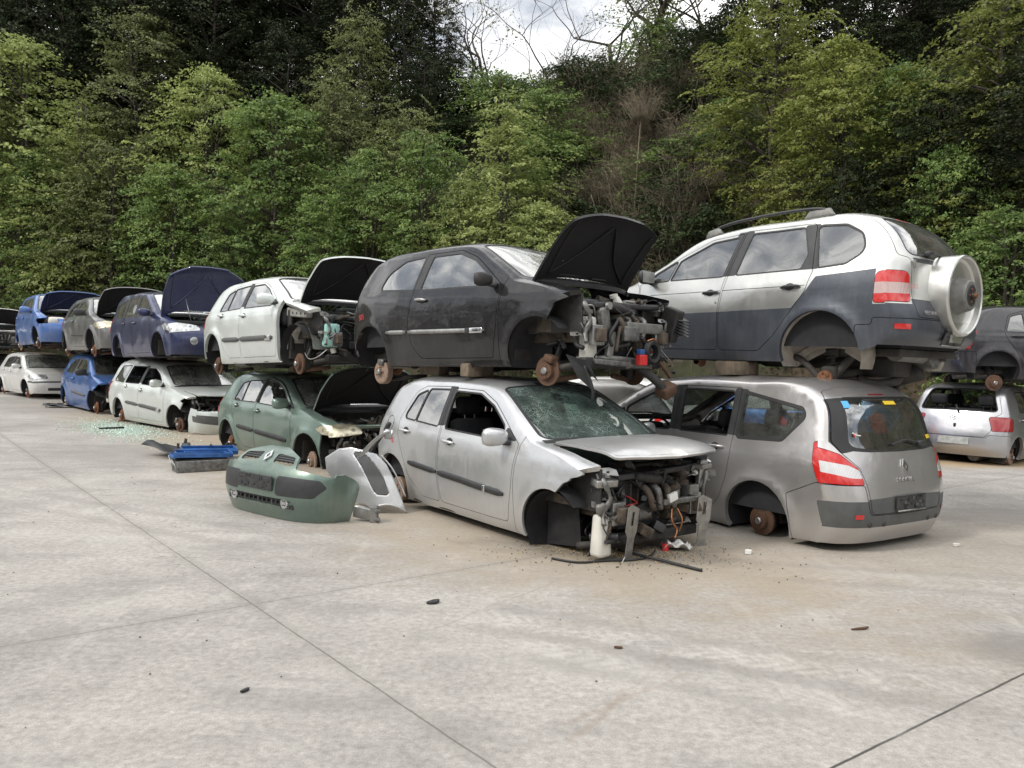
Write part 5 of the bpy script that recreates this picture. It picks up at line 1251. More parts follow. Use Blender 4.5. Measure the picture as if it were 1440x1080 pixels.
for tt in (.40, .60, -.40, -.60):
    sd = np.array([s_.dom('rm-.0', 0)[0]]); p = Vector(s_.strip(sd, np.array([tt*.72]))[0]); q.lathe([(.0, -.006), (.02, -.006), (.024, 0)], 'trim', p, 'X', 12)
q.build('parking_sensors', sc.objs['rb'])
q = MB(); pts = []
for k in range(5):
    tt = -.10+.42*k/4; sd = np.array([s_.dom('gb+.02', 0)[0]+.05*(1-abs(k-2)/3)]); pts.append(Vector(s_.strip(sd, np.array([(-.42+.55*k/4)*.72]))[0])+Vector((-.022, 0, 0)))
q.tube(pts, .012, 'rubber', n=6); q.box(pts[0], (.05, .09, .05), 'trim', bev=.015); q.build('rear_wiper', sc.objs['tg'])

# ------------------------------------------------------------------ 4 silver two-tone car with roof rails and spare wheel drum, on top of the minivan
rx = make_car(rx4(), P_rx, 'crossover_car', 'silver and dark grey crossover with roof rails and spare wheel drum, atop the grey minivan', 'car', (2.74, 8.78, 1.38), R(127.7), R(.6), seed=4, liner='dirtyliner', glassm={'qw': 'glassclean', 'rdw': 'glass'}, group='wrecked cars')
interior(rx, .75, 1.05)
std_side(rx, 1, hx=((-.06, .945), (-1.0, .965)), hmat='trim', mirx=.82, mirmat='trim')
std_side(rx, -1, hx=((-.06, .945), (-1.0, .965)), hmat='trim', mirx=.82, mirmat='trim')
for sg in (1, -1):
    for (k, x0, x1) in (('fd', .80, -.17), ('rd', -.20, -1.14)):
        q = MB(); q.tube([fl(rx, x0+(x1-x0)*i/8, .965-.012*x0-.012*(x1-x0)*i/8, sg, -.001) for i in range(9)], .0035, 'trim', n=5, sub=1); q.build('side_moulding', rx.objs[k+('L' if sg > 0 else 'R')])
    q = MB(); s_ = rx.skin
    def roofp(x, t, dz): 
        u = np.interp(-x, -s_.Cd[::-1, 0][::-1], s_.us) if 0 else None
        best = min((abs(s_.Cd[i, 0]-x), i) for i in range(len(s_.us)) if s_.Cd[i, 1] > 1.5)[1]
        p = s_.strip(np.array([s_.sl[best]]), np.array([t*.72]))[0]; return Vector(p)+Vector((0, 0, dz))
    rl = MB(); rl.tube([roofp(.26, .88*sg, .05), roofp(.0, .88*sg, .085), roofp(-.55, .88*sg, .095), roofp(-1.0, .88*sg, .09), roofp(-1.20, .88*sg, .05)], .016, 'trim', n=8); ro = rl.build('roof_rail', rx.root)
    for (xa, xb) in ((.34, .08), (-.90, -1.28)):
        ft = MB(); pa, pb = roofp(xa, .88*sg, 0), roofp(xb, .88*sg, 0); m_ = (pa+pb)/2; d_ = (pb-pa)
        ft.box(m_+Vector((0, 0, .035)), (d_.length, .06, .09), M['galv'], bev=.03, rot=(0, -math.atan2(d_.z, -d_.x) if 0 else math.atan2(d_.z, -d_.x), 0), taper=.62); ft.build('rail_foot', ro)
for q_, z in ((0, .22), (1, .10)):
    for sg in (1, -1):
        ax = rx.skin.arches[q_][0]; hb_ = MB(); y = .74
        hb_.lathe([(.0, .03*sg), (.022, .03*sg), (.03, .02*sg), (.034, 0), (.075, 0), (.078, -.02*sg), (.05, -.07*sg), (.045, -.12*sg)], 'rust', (ax, sg*y, z), 'Y', 20)
        for k in range(5): a = k*2*math.pi/5; hb_.cyl((ax+.054*math.cos(a), sg*(y-.002), z+.054*math.sin(a)), (ax+.054*math.cos(a), sg*(y+.014), z+.054*math.sin(a)), .009, 'rust', n=6)
        hb_.build('hub', rx.root)
        if q_ == 1:
            am = MB(); am.tube([(ax, sg*.66, z), (ax+.14, sg*.62, z-.10), (ax+.10, sg*.40, z-.12)], .045, 'under', n=8); am.tube([(ax-.02, sg*.66, z-.02), (ax-.16, sg*.5, z+.25), (ax-.22, sg*.45, z+.42)], .04, 'under', n=8); am.tube([(ax+.08, sg*.68, z), (ax+.30, sg*.62, z+.16), (ax+.42, sg*.6, z+.20)], .032, 'under', n=8)
            am.tube([(ax, sg*.64, z-.02), (ax-.04, sg*.60, z-.18), (ax-.12, sg*.3, z-.20)], .04, 'under', n=8); am.box((ax, sg*.64, z+.02), (.16, .10, .20), 'under', bev=.04); am.build('suspension_arm', rx.root)
            sp_ = MB(); pts = [(ax+.02+.062*math.cos(k*.7), sg*.55+.062*math.sin(k*.7), z+.12+k*.0072) for k in range(46)]; sp_.tube(pts, .010, 'under', n=6, sub=1); sp_.cyl((ax+.02, sg*.55, z+.05), (ax+.02, sg*.55, z+.5), .022, 'under'); sp_.build('coil_spring', rx.root)
            wl = MB(); v = []; f = []
            for k in range(15):
                a = math.pi*k/14; v += [(ax+.40*math.cos(a)*1.0, sg*.60, .40+.10*math.sin(a)-.12*abs(math.cos(a))), (ax+.36*math.cos(a), sg*.60, .34+.05*math.sin(a)-.13*abs(math.cos(a))**3)]
            for k in range(14): f.append((2*k, 2*k+1, 2*k+3, 2*k+2))
            wl.add(v, f, 'dirtyliner'); wl.build('arch_flange', rx.root)
q = MB(); q.tube([(-1.31, -.7, .12), (-1.36, -.3, .16), (-1.36, .3, .16), (-1.31, .7, .12)], .05, 'under', n=10); q.box((-1.45, 0, .24), (.5, .42, .22), 'under', bev=.06); q.cyl((-1.78, .35, .38), (-1.78, -.40, .36), .095, 'galv', n=18); q.tube([(-1.5, -.3, .2), (-1.62, -.05, .10), (-1.52, .2, .06), (-1.40, .3, .1)], .045, 'under', n=8); q.box((-1.62, -.25, .16), (.28, .2, .14), 'under', bev=.04, rot=(.4, .3, .2)); q.build('rear_axle', rx.root)
# spare wheel drum on the tailgate
sy, sz, sx = -.02, .90, -2.0
q = MB(); q.lathe([(.30, .12), (.355, .05), (.37, 0), (.372, -.20), (.366, -.215), (.352, -.22), (.34, -.21), (.336, -.165), (.315, -.15), (.15, -.14)], P_rx, (sx, sy, sz), 'X', 56)
q.add([Vector((sx-.04, sy+y*.9, z)) for y, z in ((-.30, sz-.2), (.30, sz-.2), (.12, sz-.44), (-.12, sz-.44))]+[Vector((sx-.16, sy+y*.9, z)) for y, z in ((-.24, sz-.24), (.24, sz-.24), (.10, sz-.43), (-.10, sz-.43))], [(4, 7, 6, 5), (0, 4, 5, 1), (1, 5, 6, 2), (2, 6, 7, 3), (3, 7, 4, 0)], P_rx, False)
so = q.build('spare_wheel_drum', rx.objs['tg'])
q = MB(); q.lathe([(.175, -.14), (.155, -.19), (.14, -.245), (.13, -.26), (.10, -.262)], 'galv', (sx, sy, sz), 'X', 36); q.lathe([(.10, -.26), (.085, -.267), (.03, -.265), (.028, -.285), (.0, -.29)], 'trim', (sx, sy, sz), 'X', 24)
for k in range(5): a = k*2*math.pi/5; q.cyl((sx-.26, sy+.06*math.cos(a), sz+.06*math.sin(a)), (sx-.275, sy+.06*math.cos(a), sz+.06*math.sin(a)), .011, 'rust', n=6)
q.cyl((sx-.27, sy, sz), (sx-.31, sy, sz), .02, 'rust', n=8); q.build('drum_hub', so)
strip_text(rx, 'RENAULT', 'rt+.28', .46, .055, off=.006); strip_text(rx, 'RX4', 'rt+.28', -.52, .05, off=.006)
plate_holder(rx, 'rm+.05', .42, .12, parent='rb')
strip_patch(rx, 'rm+.42', 'rm+.70', .80, .95, 'redlamp', 'reflector', 'rb', .006)
q = MB(); s_ = rx.skin; pts = [Vector(s_.strip(np.array([s_.dom('gb+.10', 0)[0]]), np.array([tt*.72]))[0])+Vector((-.025, 0, .012)) for tt in (.38, .1, -.2)]
q.tube(pts, .012, 'rubber', n=6); q.box(pts[0], (.06, .09, .05), 'trim', bev=.015); q.build('rear_wiper', rx.objs['tg'])
q = MB(); sd = np.array([s_.dom('gl+.85', 0)[0]]); p = Vector(s_.strip(sd, np.array([.72*.685]))[0]); q.box(p+Vector((-.012, 0, 0)), (.02, .02, .07), 'galv', bev=.004); q.build('tailgate_hinge', rx.objs['tg'])
q = MB(); q.cyl(fl(rx, -.13, .845, 1, 0), fl(rx, -.13, .845, 1, .008), .012, 'steel', n=12); q.build('door_lock', rx.objs['fdL'])

# ------------------------------------------------------------------ 5 white estate
es = make_car(megane('estate'), P_white, 'estate_car', 'white estate with hanging front bumper and missing side windows, below the dark blue car', 'car', (-6.87, 16.22, -.12), R(-42), drop={'fdwR', 'rdwR', 'hl', 'fb'}, hood=R(3), seed=5, front_gone=('h1+.85', [(1.80, 1.0), (1.78, .80), (1.62, .72), (1.55, .5), (1.5, 0), (2.4, 0), (2.4, 1)]), glassm={'ws': 'glassdust'}, group='wrecked cars')
interior(es, .70, .95); std_side(es, -1, mould=((.74, .50, -.28, .55, .075), (-.34, .552, -.94, .58, .07)), mmat='trimgrey', mirx=.72); engine_bay(es, 12); discs(es, zr=.26, zf=.26)
bmp = make_car(megane('estate'), P_white, 'tmp', 'x', 'x', (0, 0, 0), 0, only={'fb'}, extra_strip=[('mat', 'trimgrey', [('n1+.35', .30), ('n1+.35', 1.2), ('n2+.12', 1.2), ('n2+.12', .30)], .03), ('mat', 'trimgrey', [('n1+.35', -.30), ('n1+.35', -1.2), ('n2+.12', -1.2), ('n2+.12', -.30)], .03)],
               extra_flank=[('mat', 'trimgrey', [(1.74, .53), (1.78, .42), (2.4, .42), (2.4, .54)], .02)])
bo = bmp.objs['fb']; bo.parent = es.root; bo.location = (.08, 0, .06); bo.rotation_euler = (R(-5), R(6), 0); bo.name = 'bumper'; bpy.data.objects.remove(bmp.root)
b = MB(); p = fl(es, .64, .505, -1, .02); b.box(p, (.12, .012, .07), 'silverclip', bev=.004); b.build('trim_clip', es.objs['fdR'])
# ------------------------------------------------------------------ 6 green hatchback with hood up
gr = make_car(megane(), P_green, 'hatchback_car', 'sea green five-door hatchback with hood raised and yellowed headlight, under a white hatchback', 'car', (-3.1, 12.12, -.18), R(-46.7), hood=R(66), drop={'fb'}, seed=6, matmap={'headlamp': M['yellowlamp']}, glassm={'fdw': 'glassclean', 'rdw': 'glassclean'}, group='wrecked cars')
interior(gr, .70, .95); std_side(gr, -1, mould=((.74, .50, -.28, .55, .075), (-.34, .552, -.90, .58, .07)), mirx=.72); engine_bay(gr, 21); discs(gr, zr=.26, zf=.26)
q = MB(); q.tube([fl(gr, .86, .97, -1, .005), fl(gr, .40, 1.235, -1, .006), fl(gr, .12, 1.325, -1, .006), fl(gr, -.26, 1.335, -1, .006), fl(gr, -.30, .98, -1, .006)], .014, 'trim', n=6, sub=5); q.build('door_seal', gr.objs['fdR'])
# ------------------------------------------------------------------ 7 white hatchback above it
wh = make_car(megane(), P_white, 'hatchback_car', 'white five-door hatchback missing a front wing, black hood up, stacked on the green car', 'car', (-3.08, 11.41, 1.23), R(-47.4), R(2), hood=R(63), drop={'fb', 'hl', 'fenR'}, seed=7, front_gone=('h1+.55', [(.93, 1.1), (.93, .1), (2.4, 0), (2.4, 1.1)]), matmap={}, group='wrecked cars', hoodliner='hoodliner', glassm={'ws': 'glass'})
interior(wh, .70, .95); std_side(wh, -1, mould=((.74, .52, -.28, .53, .075), (-.34, .53, -.92, .54, .07)), mmat='trimgrey', mirx=.72); engine_bay(wh, 33); discs(wh, zr=.16, zf=.16)
b = MB(); p = fl(wh, .62, .521, -1, .02); b.box(p, (.16, .012, .068), 'silverclip', bev=.004); b.build('trim_clip', wh.objs['fdR'])
t = MB(); t.box((1.70, -.52, .52), (.12, .22, .30), 'cyan_plastic', bev=.035, taper=.95); t.cyl((1.70, -.50, .36), (1.70, -.48, .30), .035, 'white_plastic', n=12); t.tube([(1.70, -.48, .66), (1.78, -.50, .56), (1.77, -.46, .42), (1.72, -.44, .34)], .008, 'rubber', n=6); t.build('washer_tank', wh.root)
q = MB(); q.box((1.20, -.70, .83), (.55, .10, .12), 'primer', bev=.02, rot=(0, R(6), 0)); q.box((1.0, -.72, .62), (.10, .06, .55), 'engine', bev=.02)
for k in range(5): q.cyl((1.0+k*.11, -.752, .84-k*.01), (1.0+k*.11, -.745, .84-k*.01), .018, 'engine', n=10)
v = []; f = []
for k in range(15):
    a = R(5+k*12); v += [(1.3125+.36*math.cos(a), -.76, .31+.40*math.sin(a)), (1.3125+.31*math.cos(a), -.70, .31+.35*math.sin(a)), (1.3125+.31*math.cos(a), -.50, .31+.35*math.sin(a))]
for k in range(14): f += [(3*k, 3*k+1, 3*k+4, 3*k+3), (3*k+1, 3*k+2, 3*k+5, 3*k+4)]
q.add(v, f, 'primer'); q.build('inner_wing_panel', wh.root)
q = MB(); q.tube([(1.35, -.70, .30), (1.5, -.72, .22), (1.68, -.70, .24), (1.75, -.6, .34)], .008, 'steel', n=5); q.tube([(1.34, -.70, .34), (1.42, -.72, .52), (1.50, -.68, .60)], .006, 'rubber', n=5); q.build('brake_line', wh.root)
# ------------------------------------------------------------------ 8 blue coupe
lb = make_car(megane('hatch', 3), P_blue, 'coupe_car', 'bright blue three-door car with bared front corner, on the ground behind the white estate', 'car', (-10.26, 19.95, -.135), R(-47.8), drop={'fb', 'hl'}, hood=0, seed=8, scale=1.08, front_gone=('h1+.75', [(1.70, 1.0), (1.68, .80), (1.45, .68), (1.36, .5), (1.3, 0), (2.4, 0), (2.4, 1)]), glassm={'ws': 'glassdark', 'fdw': 'glassclean'}, group='wrecked cars')
interior(lb, .70, .95); std_side(lb, -1, doors=3, hx=((-.32, .86),), mould=((.70, .50, -.44, .55, .06),), mmat='trimgrey', mirmat='trim', mirx=.72); engine_bay(lb, 41, False); discs(lb, zr=.26, zf=.26)
t = MB(); t.box((1.62, -.52, .52), (.16, .24, .26), 'white_plastic', bev=.04); t.build('washer_tank', lb.root)
# ------------------------------------------------------------------ 9 grey coupe above it
ug = make_car(megane('hatch', 3), P_grey, 'coupe_car', 'graphite grey three-door car with black raised hood, stacked on the bright blue car', 'car', (-10.2, 19.8, 1.31), R(-49.2), R(.6), hood=R(66), seed=9, scale=1.08, matmap={'headlamp': M['yellowlamp']}, group='wrecked cars')
interior(ug, .70, .95); std_side(ug, -1, doors=3, hx=((-.32, .86),), mould=((.70, .52, -.44, .54, .03),), mirmat='trim', mirx=.72); engine_bay(ug, 43, False); discs(ug, zr=.18, zf=.18)
# ------------------------------------------------------------------ 10 navy minivan-like car above the estate
un = make_car(scenic(), P_navy, 'compact_minivan_car', 'dark blue rounded five-door car, hood propped upright, stacked on the white estate', 'car', (-6.94, 16.0, 1.24), R(-47.9), R(1.2), hood=R(86), hoodliner=P_navy, seed=10, scale=.95, group='wrecked cars', glassm={'ws': 'glassclean'})
interior(un, .75, 1.0); std_side(un, -1, hx=((-.10, .90), (-.86, .915)), mirx=.85, mould=None); engine_bay(un, 51, False); discs(un, zr=.2, zf=.2, front=None, rear=None)
q = MB(); p = Vector(un.skin.strip(np.array([un.skin.dom('n2-.2', 0)[0]]), np.array([-.56*.72]))[0]); q.lathe([(.075, -.01), (.075, .012), (.06, .016), (0, .018)], 'headlamp', p, 'X', 18); q.build('fog_light', un.root)
q = MB(); hp_ = un.objs['hood'].location; q.tube([(hp_.x+.35, -.35, .86), (hp_.x+.22, -.42, 1.35)], .008, 'steel', n=6, sub=1); q.build('hood_stay', un.root)
wipers(un); un.objs['hood'].scale = (1.42, 1.12, 1.2)
# ------------------------------------------------------------------ 11 white saloon, far left lower
ls_ = make_car(megane('hatch', 5), P_white2, 'saloon_car', 'old white saloon with complete front bumper, on the ground beyond the bright blue car', 'car', (-15.1, 24.7, -.05), R(-43), seed=11, scale=.98, group='wrecked cars', extra_strip=[('mat', 'trimgrey', band('n1+.25', 'n1+.5', 1.2), .01), ('mat', 'trim', band('n2+.2', 'n2+.6', .55), .03)], extra_flank=[('mat', 'trimgrey', [(1.6, .55), (1.6, .60), (2.4, .60), (2.4, .53)], .005)])
interior(ls_, .70, .95); std_side(ls_, -1, mirx=.72); discs(ls_, zr=.2, zf=.2)
# ------------------------------------------------------------------ 12 small blue car above it
ub = make_car(compact(), P_blue2, 'small_hatchback_car', 'light blue small hatchback, hood raised, loose white headlight, atop the old white saloon', 'car', (-13.9, 23.7, 1.40), R(-48.7), R(1.3), hood=R(62), seed=12, scale=1.2, drop={'hl'}, group='wrecked cars', hoodliner=P_navy)
interior(ub, .62, .95); std_side(ub, -1, hx=((-.15, .86), (-.9, .88)), mirx=.66); engine_bay(ub, 61, False); discs(ub, zr=.2, zf=.2)
t = MB(); t.box((1.62, -.42, .72), (.16, .36, .20), 'white_plastic', bev=.08); t.build('loose_headlight', ub.root)
# ------------------------------------------------------------------ 13-15 at the left edge
rd = make_car(compact(), P_red, 'small_hatchback_car', 'faded red car behind the light blue small hatchback, far left of the upper row', 'car', (-19.5, 31.0, 1.38), R(-46), seed=13, scale=1.05, group='wrecked cars'); interior(rd, .62, .95); std_side(rd, -1, hx=((-.15, .86), (-.9, .88)), mirx=.66); discs(rd, zr=.2, zf=.2)
ld = make_car(megane(), P_dark, 'hatchback_car', 'dark car on the ground at the left edge, behind the old white saloon', 'car', (-18.7, 27.5, -.15), R(-46), seed=14, group='wrecked cars'); interior(ld, .7, .95); discs(ld)
uw = make_car(megane(), P_white2, 'hatchback_car', 'white car with open hood cut off by the left edge of the upper row', 'car', (-18.6, 27.4, 1.30), R(-46), seed=15, hood=R(60), drop={'fb'}, group='wrecked cars'); interior(uw, .7, .95); engine_bay(uw, 71, False); discs(uw, zr=.18, zf=.18)
# ------------------------------------------------------------------ 16 silver small hatchback at right
ya = make_car(compact(), P_lsilver, 'small_hatchback_car', 'light silver hatchback without rear window, on the ground at the right edge', 'car', (8.91, 14.41, -.12), R(43), seed=16, drop={'tgw'}, group='wrecked cars'); interior(ya, .62, .95)
plate_holder(ya, 'rm+.55', .48, .12, 'blankplate', 'rb', False, .006); badge(ya, 'gl+.55', .05, .10, kind='oval'); strip_text(ya, 'YARIS', 'gl+.5', -.45, .045)
std_side(ya, -1, hx=((-.15, .86), (-.9, .88)), mirx=.66); discs(ya, zf=.25, zr=.25, rear='drum')
q = MB(); pts = [Vector(ya.skin.strip(np.array([ya.skin.dom(uu, 0)[0]]), np.array([tt*.72]))[0])+Vector((-.03, 0, .01)) for tt, uu in ((-.05, 'gb-.05'), (.02, 'gb+.25'))]; q.tube(pts, .018, 'rubber', n=6, sub=1); q.build('rear_wiper', ya.objs['tg'])
q = MB(); sd = np.array([ya.skin.dom('gl-.05', 0)[0]]); p = Vector(ya.skin.strip(sd, np.array([0.]))[0]); q.box(p, (.02, .04, .07), 'rubber', bev=.008); q.build('tailgate_lock', ya.objs['tg'])
# ------------------------------------------------------------------ 17 dark wreck on top of it
ud = make_car(megane(), P_dark, 'hatchback_car', 'dark plum wreck stacked on the light silver small hatchback at the right edge', 'car', (9.52, 13.64, 1.29), R(-5), R(.5), seed=17, group='wrecked cars', matmap={'redlamp': M['darkredlamp']}); interior(ud, .7, .95); std_side(ud, -1, mirx=.72); discs(ud, zf=.12, zr=.12)
# ------------------------------------------------------------------ 18, 19 seen through the minivan's windows
bb = make_car(megane('estate'), P_blue, 'estate_car', 'blue car seen through the open windows of the warm grey minivan', 'car', (5.0, 14.2, -.15), R(135), seed=18, group='wrecked cars'); interior(bb, .7, .95); std_side(bb, 1, mirx=.72); discs(bb)
bw = make_car(megane(), P_white2, 'hatchback_car', 'white car half hidden beyond the raised hood of the minivan', 'car', (1.7, 14.2, -.15), R(135), seed=19, group='wrecked cars'); interior(bw, .7, .95); discs(bw)
# ------------------------------------------------------------------ camera, light, sky
cam = bpy.data.objects.new('camera', bpy.data.cameras.new('camera')); col.objects.link(cam)
cam.data.sensor_width = 36; cam.data.lens = 1080.8/1440*36; cam.data.clip_end = 2000
CAMM = Matrix.Translation((0, 0, 1.558)) @ Matrix.Rotation(R(90-1.78), 4, 'X') @ Matrix.Rotation(R(1.57), 4, 'Z')
cam.matrix_world = CAMM
scene.camera = cam
SUN = Vector((-.66, -.34, .74)).normalized()
sun = bpy.data.objects.new('sun', bpy.data.lights.new('sun', 'SUN')); col.objects.link(sun); sun.data.energy = 2.4; sun.data.angle = R(10); sun.data.color = (1, .95, .87)
sun.rotation_euler = SUN.to_track_quat('Z', 'Y').to_euler()
w = bpy.data.worlds.new('World'); scene.world = w; w.use_nodes = True
nt = w.node_tree; bg = nt.nodes['Background']
sky = nt.nodes.new('ShaderNodeTexSky'); sky.sky_type = 'NISHITA'; sky.sun_disc = False
sky.sun_elevation = math.asin(SUN.z); sky.sun_rotation = math.atan2(SUN.x, SUN.y)
tc = nt.nodes.new('ShaderNodeTexCoord')
cn = noise_tex(nt, 2.6, 7, .6, vec=tc.outputs['Generated'], stretch=(1, 1, 2.6))
cm = ramp(nt, cn.outputs[0], [(.30, .25), (.52, 1.0)])
cv = ramp(nt, cn.outputs[0], [(.36, (10.0, 10.5, 11.3)), (.47, (13.5, 13.6, 13.7)), (.58, (20, 20, 19.6))])
for e in cv.color_ramp.elements: pass
sz_ = nt.nodes.new('ShaderNodeSeparateXYZ'); nt.links.new(tc.outputs['Generated'], sz_.inputs[0])
el = nd(nt, 'ShaderNodeMapRange'); el.inputs['From Min'].default_value = .05; el.inputs['From Max'].default_value = .95; el.inputs['To Min'].default_value = .85; el.inputs['To Max'].default_value = 1.75; nt.links.new(sz_.outputs[2], el.inputs[0])
cvz = nt.nodes.new('ShaderNodeVectorMath'); cvz.operation = 'SCALE'; nt.links.new(cv.outputs[0], cvz.inputs[0]); nt.links.new(el.outputs[0], cvz.inputs['Scale'])
skc = mixc(nt, cm.outputs[0], sky.outputs[0], cvz.outputs[0])
nt.links.new(skc, bg.inputs[0]); bg.inputs[1].default_value = .10
scene.view_settings.view_transform = 'Standard'; scene.view_settings.look = 'None'; scene.view_settings.exposure = -0.30
scene.cycles.max_bounces = 8; scene.cycles.transparent_max_bounces = 24; scene.cycles.diffuse_bounces = 3; scene.cycles.glossy_bounces = 4

# ------------------------------------------------------------------ concrete yard
def vmath(nt, op, a, b=None):
    n = nt.nodes.new('ShaderNodeMath'); n.operation = op
    for i, v in enumerate((a, b)):
        if v is None: continue
        if isinstance(v, (int, float)): n.inputs[i].default_value = v
        else: nt.links.new(v, n.inputs[i])
    return n.outputs[0]
def concrete():
    m, nt, out = new_mat('yard_concrete')
    b = nd(nt, 'ShaderNodeBsdfPrincipled', Roughness=.86); b.inputs['Specular IOR Level'].default_value = .3
    tc = nt.nodes.new('ShaderNodeTexCoord'); P = tc.outputs['Object']
    sep = nt.nodes.new('ShaderNodeSeparateXYZ'); nt.links.new(P, sep.inputs[0]); X, Y = sep.outputs[0], sep.outputs[1]
    big = noise_tex(nt, .38, 5, .62, vec=P); mid = noise_tex(nt, 1.7, 7, .68, vec=P, stretch=(1.0, 1.6, 1)); fine = noise_tex(nt, 24, 5, .72, vec=P); grain = noise_tex(nt, 150, 2, .5, vec=P)
    warp = noise_tex(nt, 3, 3, .6, vec=P)
    c = ramp(nt, mid.outputs[0], [(.28, (.235, .225, .21)), (.46, (.365, .35, .33)), (.70, (.50, .48, .455))]).outputs[0]
    c = mixc(nt, .55, c, ramp(nt, big.outputs[0], [(.34, (.27, .262, .252)), (.64, (.49, .47, .44))]).outputs[0])
    c = mixc(nt, .75, c, ramp(nt, fine.outputs[0], [(.25, .26), (.75, .70)]).outputs[0], 'OVERLAY')
    c = mixc(nt, .55, c, ramp(nt, grain.outputs[0], [(.3, .36), (.7, .62)]).outputs[0], 'OVERLAY')
    # grey scuffs and damp-looking smears, stretched along the traffic direction
    sm = noise_tex(nt, .9, 8, .72, vec=P, stretch=(.7, 2.2, 1)); c = mixc(nt, ramp(nt, sm.outputs[0], [(.52, 0.0), (.66, .55)]).outputs[0], c, (.235, .23, .222))
    sm2 = noise_tex(nt, 2.3, 8, .75, vec=P, stretch=(1.6, .6, 1)); c = mixc(nt, ramp(nt, sm2.outputs[0], [(.55, 0.0), (.68, .5)]).outputs[0], c, (.54, .525, .495))
    def lin(x0, y0, nx, ny, wob=0.0):
        d = vmath(nt, 'ADD', vmath(nt, 'MULTIPLY', vmath(nt, 'SUBTRACT', X, x0), nx), vmath(nt, 'MULTIPLY', vmath(nt, 'SUBTRACT', Y, y0), ny))
        if wob: d = vmath(nt, 'ADD', d, vmath(nt, 'MULTIPLY', vmath(nt, 'SUBTRACT', warp.outputs[0], .5), wob))
        return d
    def stripe(d, w0, w1):
        mr = nt.nodes.new('ShaderNodeMapRange'); mr.interpolation_type = 'SMOOTHSTEP'; nt.links.new(vmath(nt, 'ABSOLUTE', d), mr.inputs[0])
        mr.inputs['From Min'].default_value = w0; mr.inputs['From Max'].default_value = w1; mr.inputs['To Min'].default_value = 1; mr.inputs['To Max'].default_value = 0
        return mr.outputs[0]
    def blob(x, y, rx, ry, ang, soft=.5, nz=.6):
        ca, sa = math.cos(ang), math.sin(ang)
        u = vmath(nt, 'DIVIDE', lin(x, y, ca, sa), rx); v = vmath(nt, 'DIVIDE', lin(x, y, -sa, ca), ry)
        d = vmath(nt, 'SQRT', vmath(nt, 'ADD', vmath(nt, 'MULTIPLY', u, u), vmath(nt, 'MULTIPLY', v, v)))
        d = vmath(nt, 'ADD', d, vmath(nt, 'MULTIPLY', vmath(nt, 'SUBTRACT', mid.outputs[0], .5), nz*2))
        mr = nt.nodes.new('ShaderNodeMapRange'); mr.interpolation_type = 'SMOOTHSTEP'; nt.links.new(d, mr.inputs[0])
        mr.inputs['From Min'].default_value = 1-soft; mr.inputs['From Max'].default_value = 1+soft*.4; mr.inputs['To Min'].default_value = 1; mr.inputs['To Max'].default_value = 0
        return mr.outputs[0]
    # sandy rust wash where the cars drip, along the row
    for (x, y, rx, ry, a, k, cc) in ((-2.0, 9.6, 7.5, 1.7, R(-49), .48, (.41, .335, .235)), (-8, 16.8, 6, 1.5, R(-49), .5, (.42, .345, .24)), (3.6, 6.9, 3.4, 1.3, R(20), .32, (.40, .34, .255)), (8.2, 13.6, 2.8, 1.0, R(15), .7, (.45, .31, .15)), (.6, 6.2, 2.2, 1.2, R(0), .35, (.36, .305, .235)),
                                      (5.2, 8.4, 1.0, .5, R(30), .5, (.22, .205, .19)), (3.0, 4.35, .42, .3, R(35), .55, (.20, .195, .19)), (-5.9, 11.4, 1.5, 1.0, R(-50), .5, (.26, .25, .24)), (.9, 6.3, 1.2, .35, R(-10), .6, (.16, .15, .135)), (-12, 20.5, 3, 1.5, R(-50), .45, (.33, .30, .26))):
        c = mixc(nt, vmath(nt, 'MULTIPLY', blob(x, y, rx, ry, a), k), c, cc)
    # saw-cut slab joints and a few stained scratches
    for (x0, y0, nx, ny, w0, w1, k, cc, wob) in ((-1.57, 4.72, -.599, .801, .002, .007, .62, (.09, .085, .08), .016), (-1.57, 4.72, .764, .645, .002, .008, .72, (.07, .066, .06), .016), (2.7, 3.95, -.576, .817, .003, .010, .9, (.035, .033, .03), .012),
                                            (-1.57, 4.72, -.599, .801, .02, .07, .22, (.24, .23, .21), .05), (-1.57, 4.72, .764, .645, .02, .09, .25, (.24, .23, .21), .05)):
        c = mixc(nt, vmath(nt, 'MULTIPLY', stripe(lin(x0, y0, nx, ny, wob), w0, w1), k), c, cc)
    for (x0, y0, x1, y1, wd, k, cc) in ((.25, 3.05, .62, 3.65, .035, .28, (.27, .20, .15)), (.2, 3.2, 1.0, 3.9, .03, .24, (.26, .20, .15)), (.62, 3.65, .95, 4.25, .02, .25, (.26, .2, .15)), (-.55, 4.2, .5, 5.6, .012, .35, (.22, .2, .18))):
        L = math.hypot(x1-x0, y1-y0); dx, dy = (x1-x0)/L, (y1-y0)/L
        s = vmath(nt, 'MULTIPLY', stripe(lin(x0, y0, -dy, dx, .10), wd*.1, wd), stripe(lin((x0+x1)/2, (y0+y1)/2, dx, dy, .2), L*.35, L*.5))
        c = mixc(nt, vmath(nt, 'MULTIPLY', s, k), c, cc)
    # dried tread marks: pale curved bands crossing the near slabs
    for (cx, cy, rad) in ((-6, -14, 19.0), (-6, -14, 20.4), (14, 22, 19.6)):
        dd = vmath(nt, 'SUBTRACT', vmath(nt, 'SQRT', vmath(nt, 'ADD', vmath(nt, 'POWER', vmath(nt, 'SUBTRACT', X, cx), 2), vmath(nt, 'POWER', vmath(nt, 'SUBTRACT', Y, cy), 2))), rad)
        wv = nd(nt, 'ShaderNodeTexWave', Scale=1.9, Distortion=2.5); wv.inputs['Detail Scale'].default_value = 2.0; nt.links.new(P, wv.inputs[0])
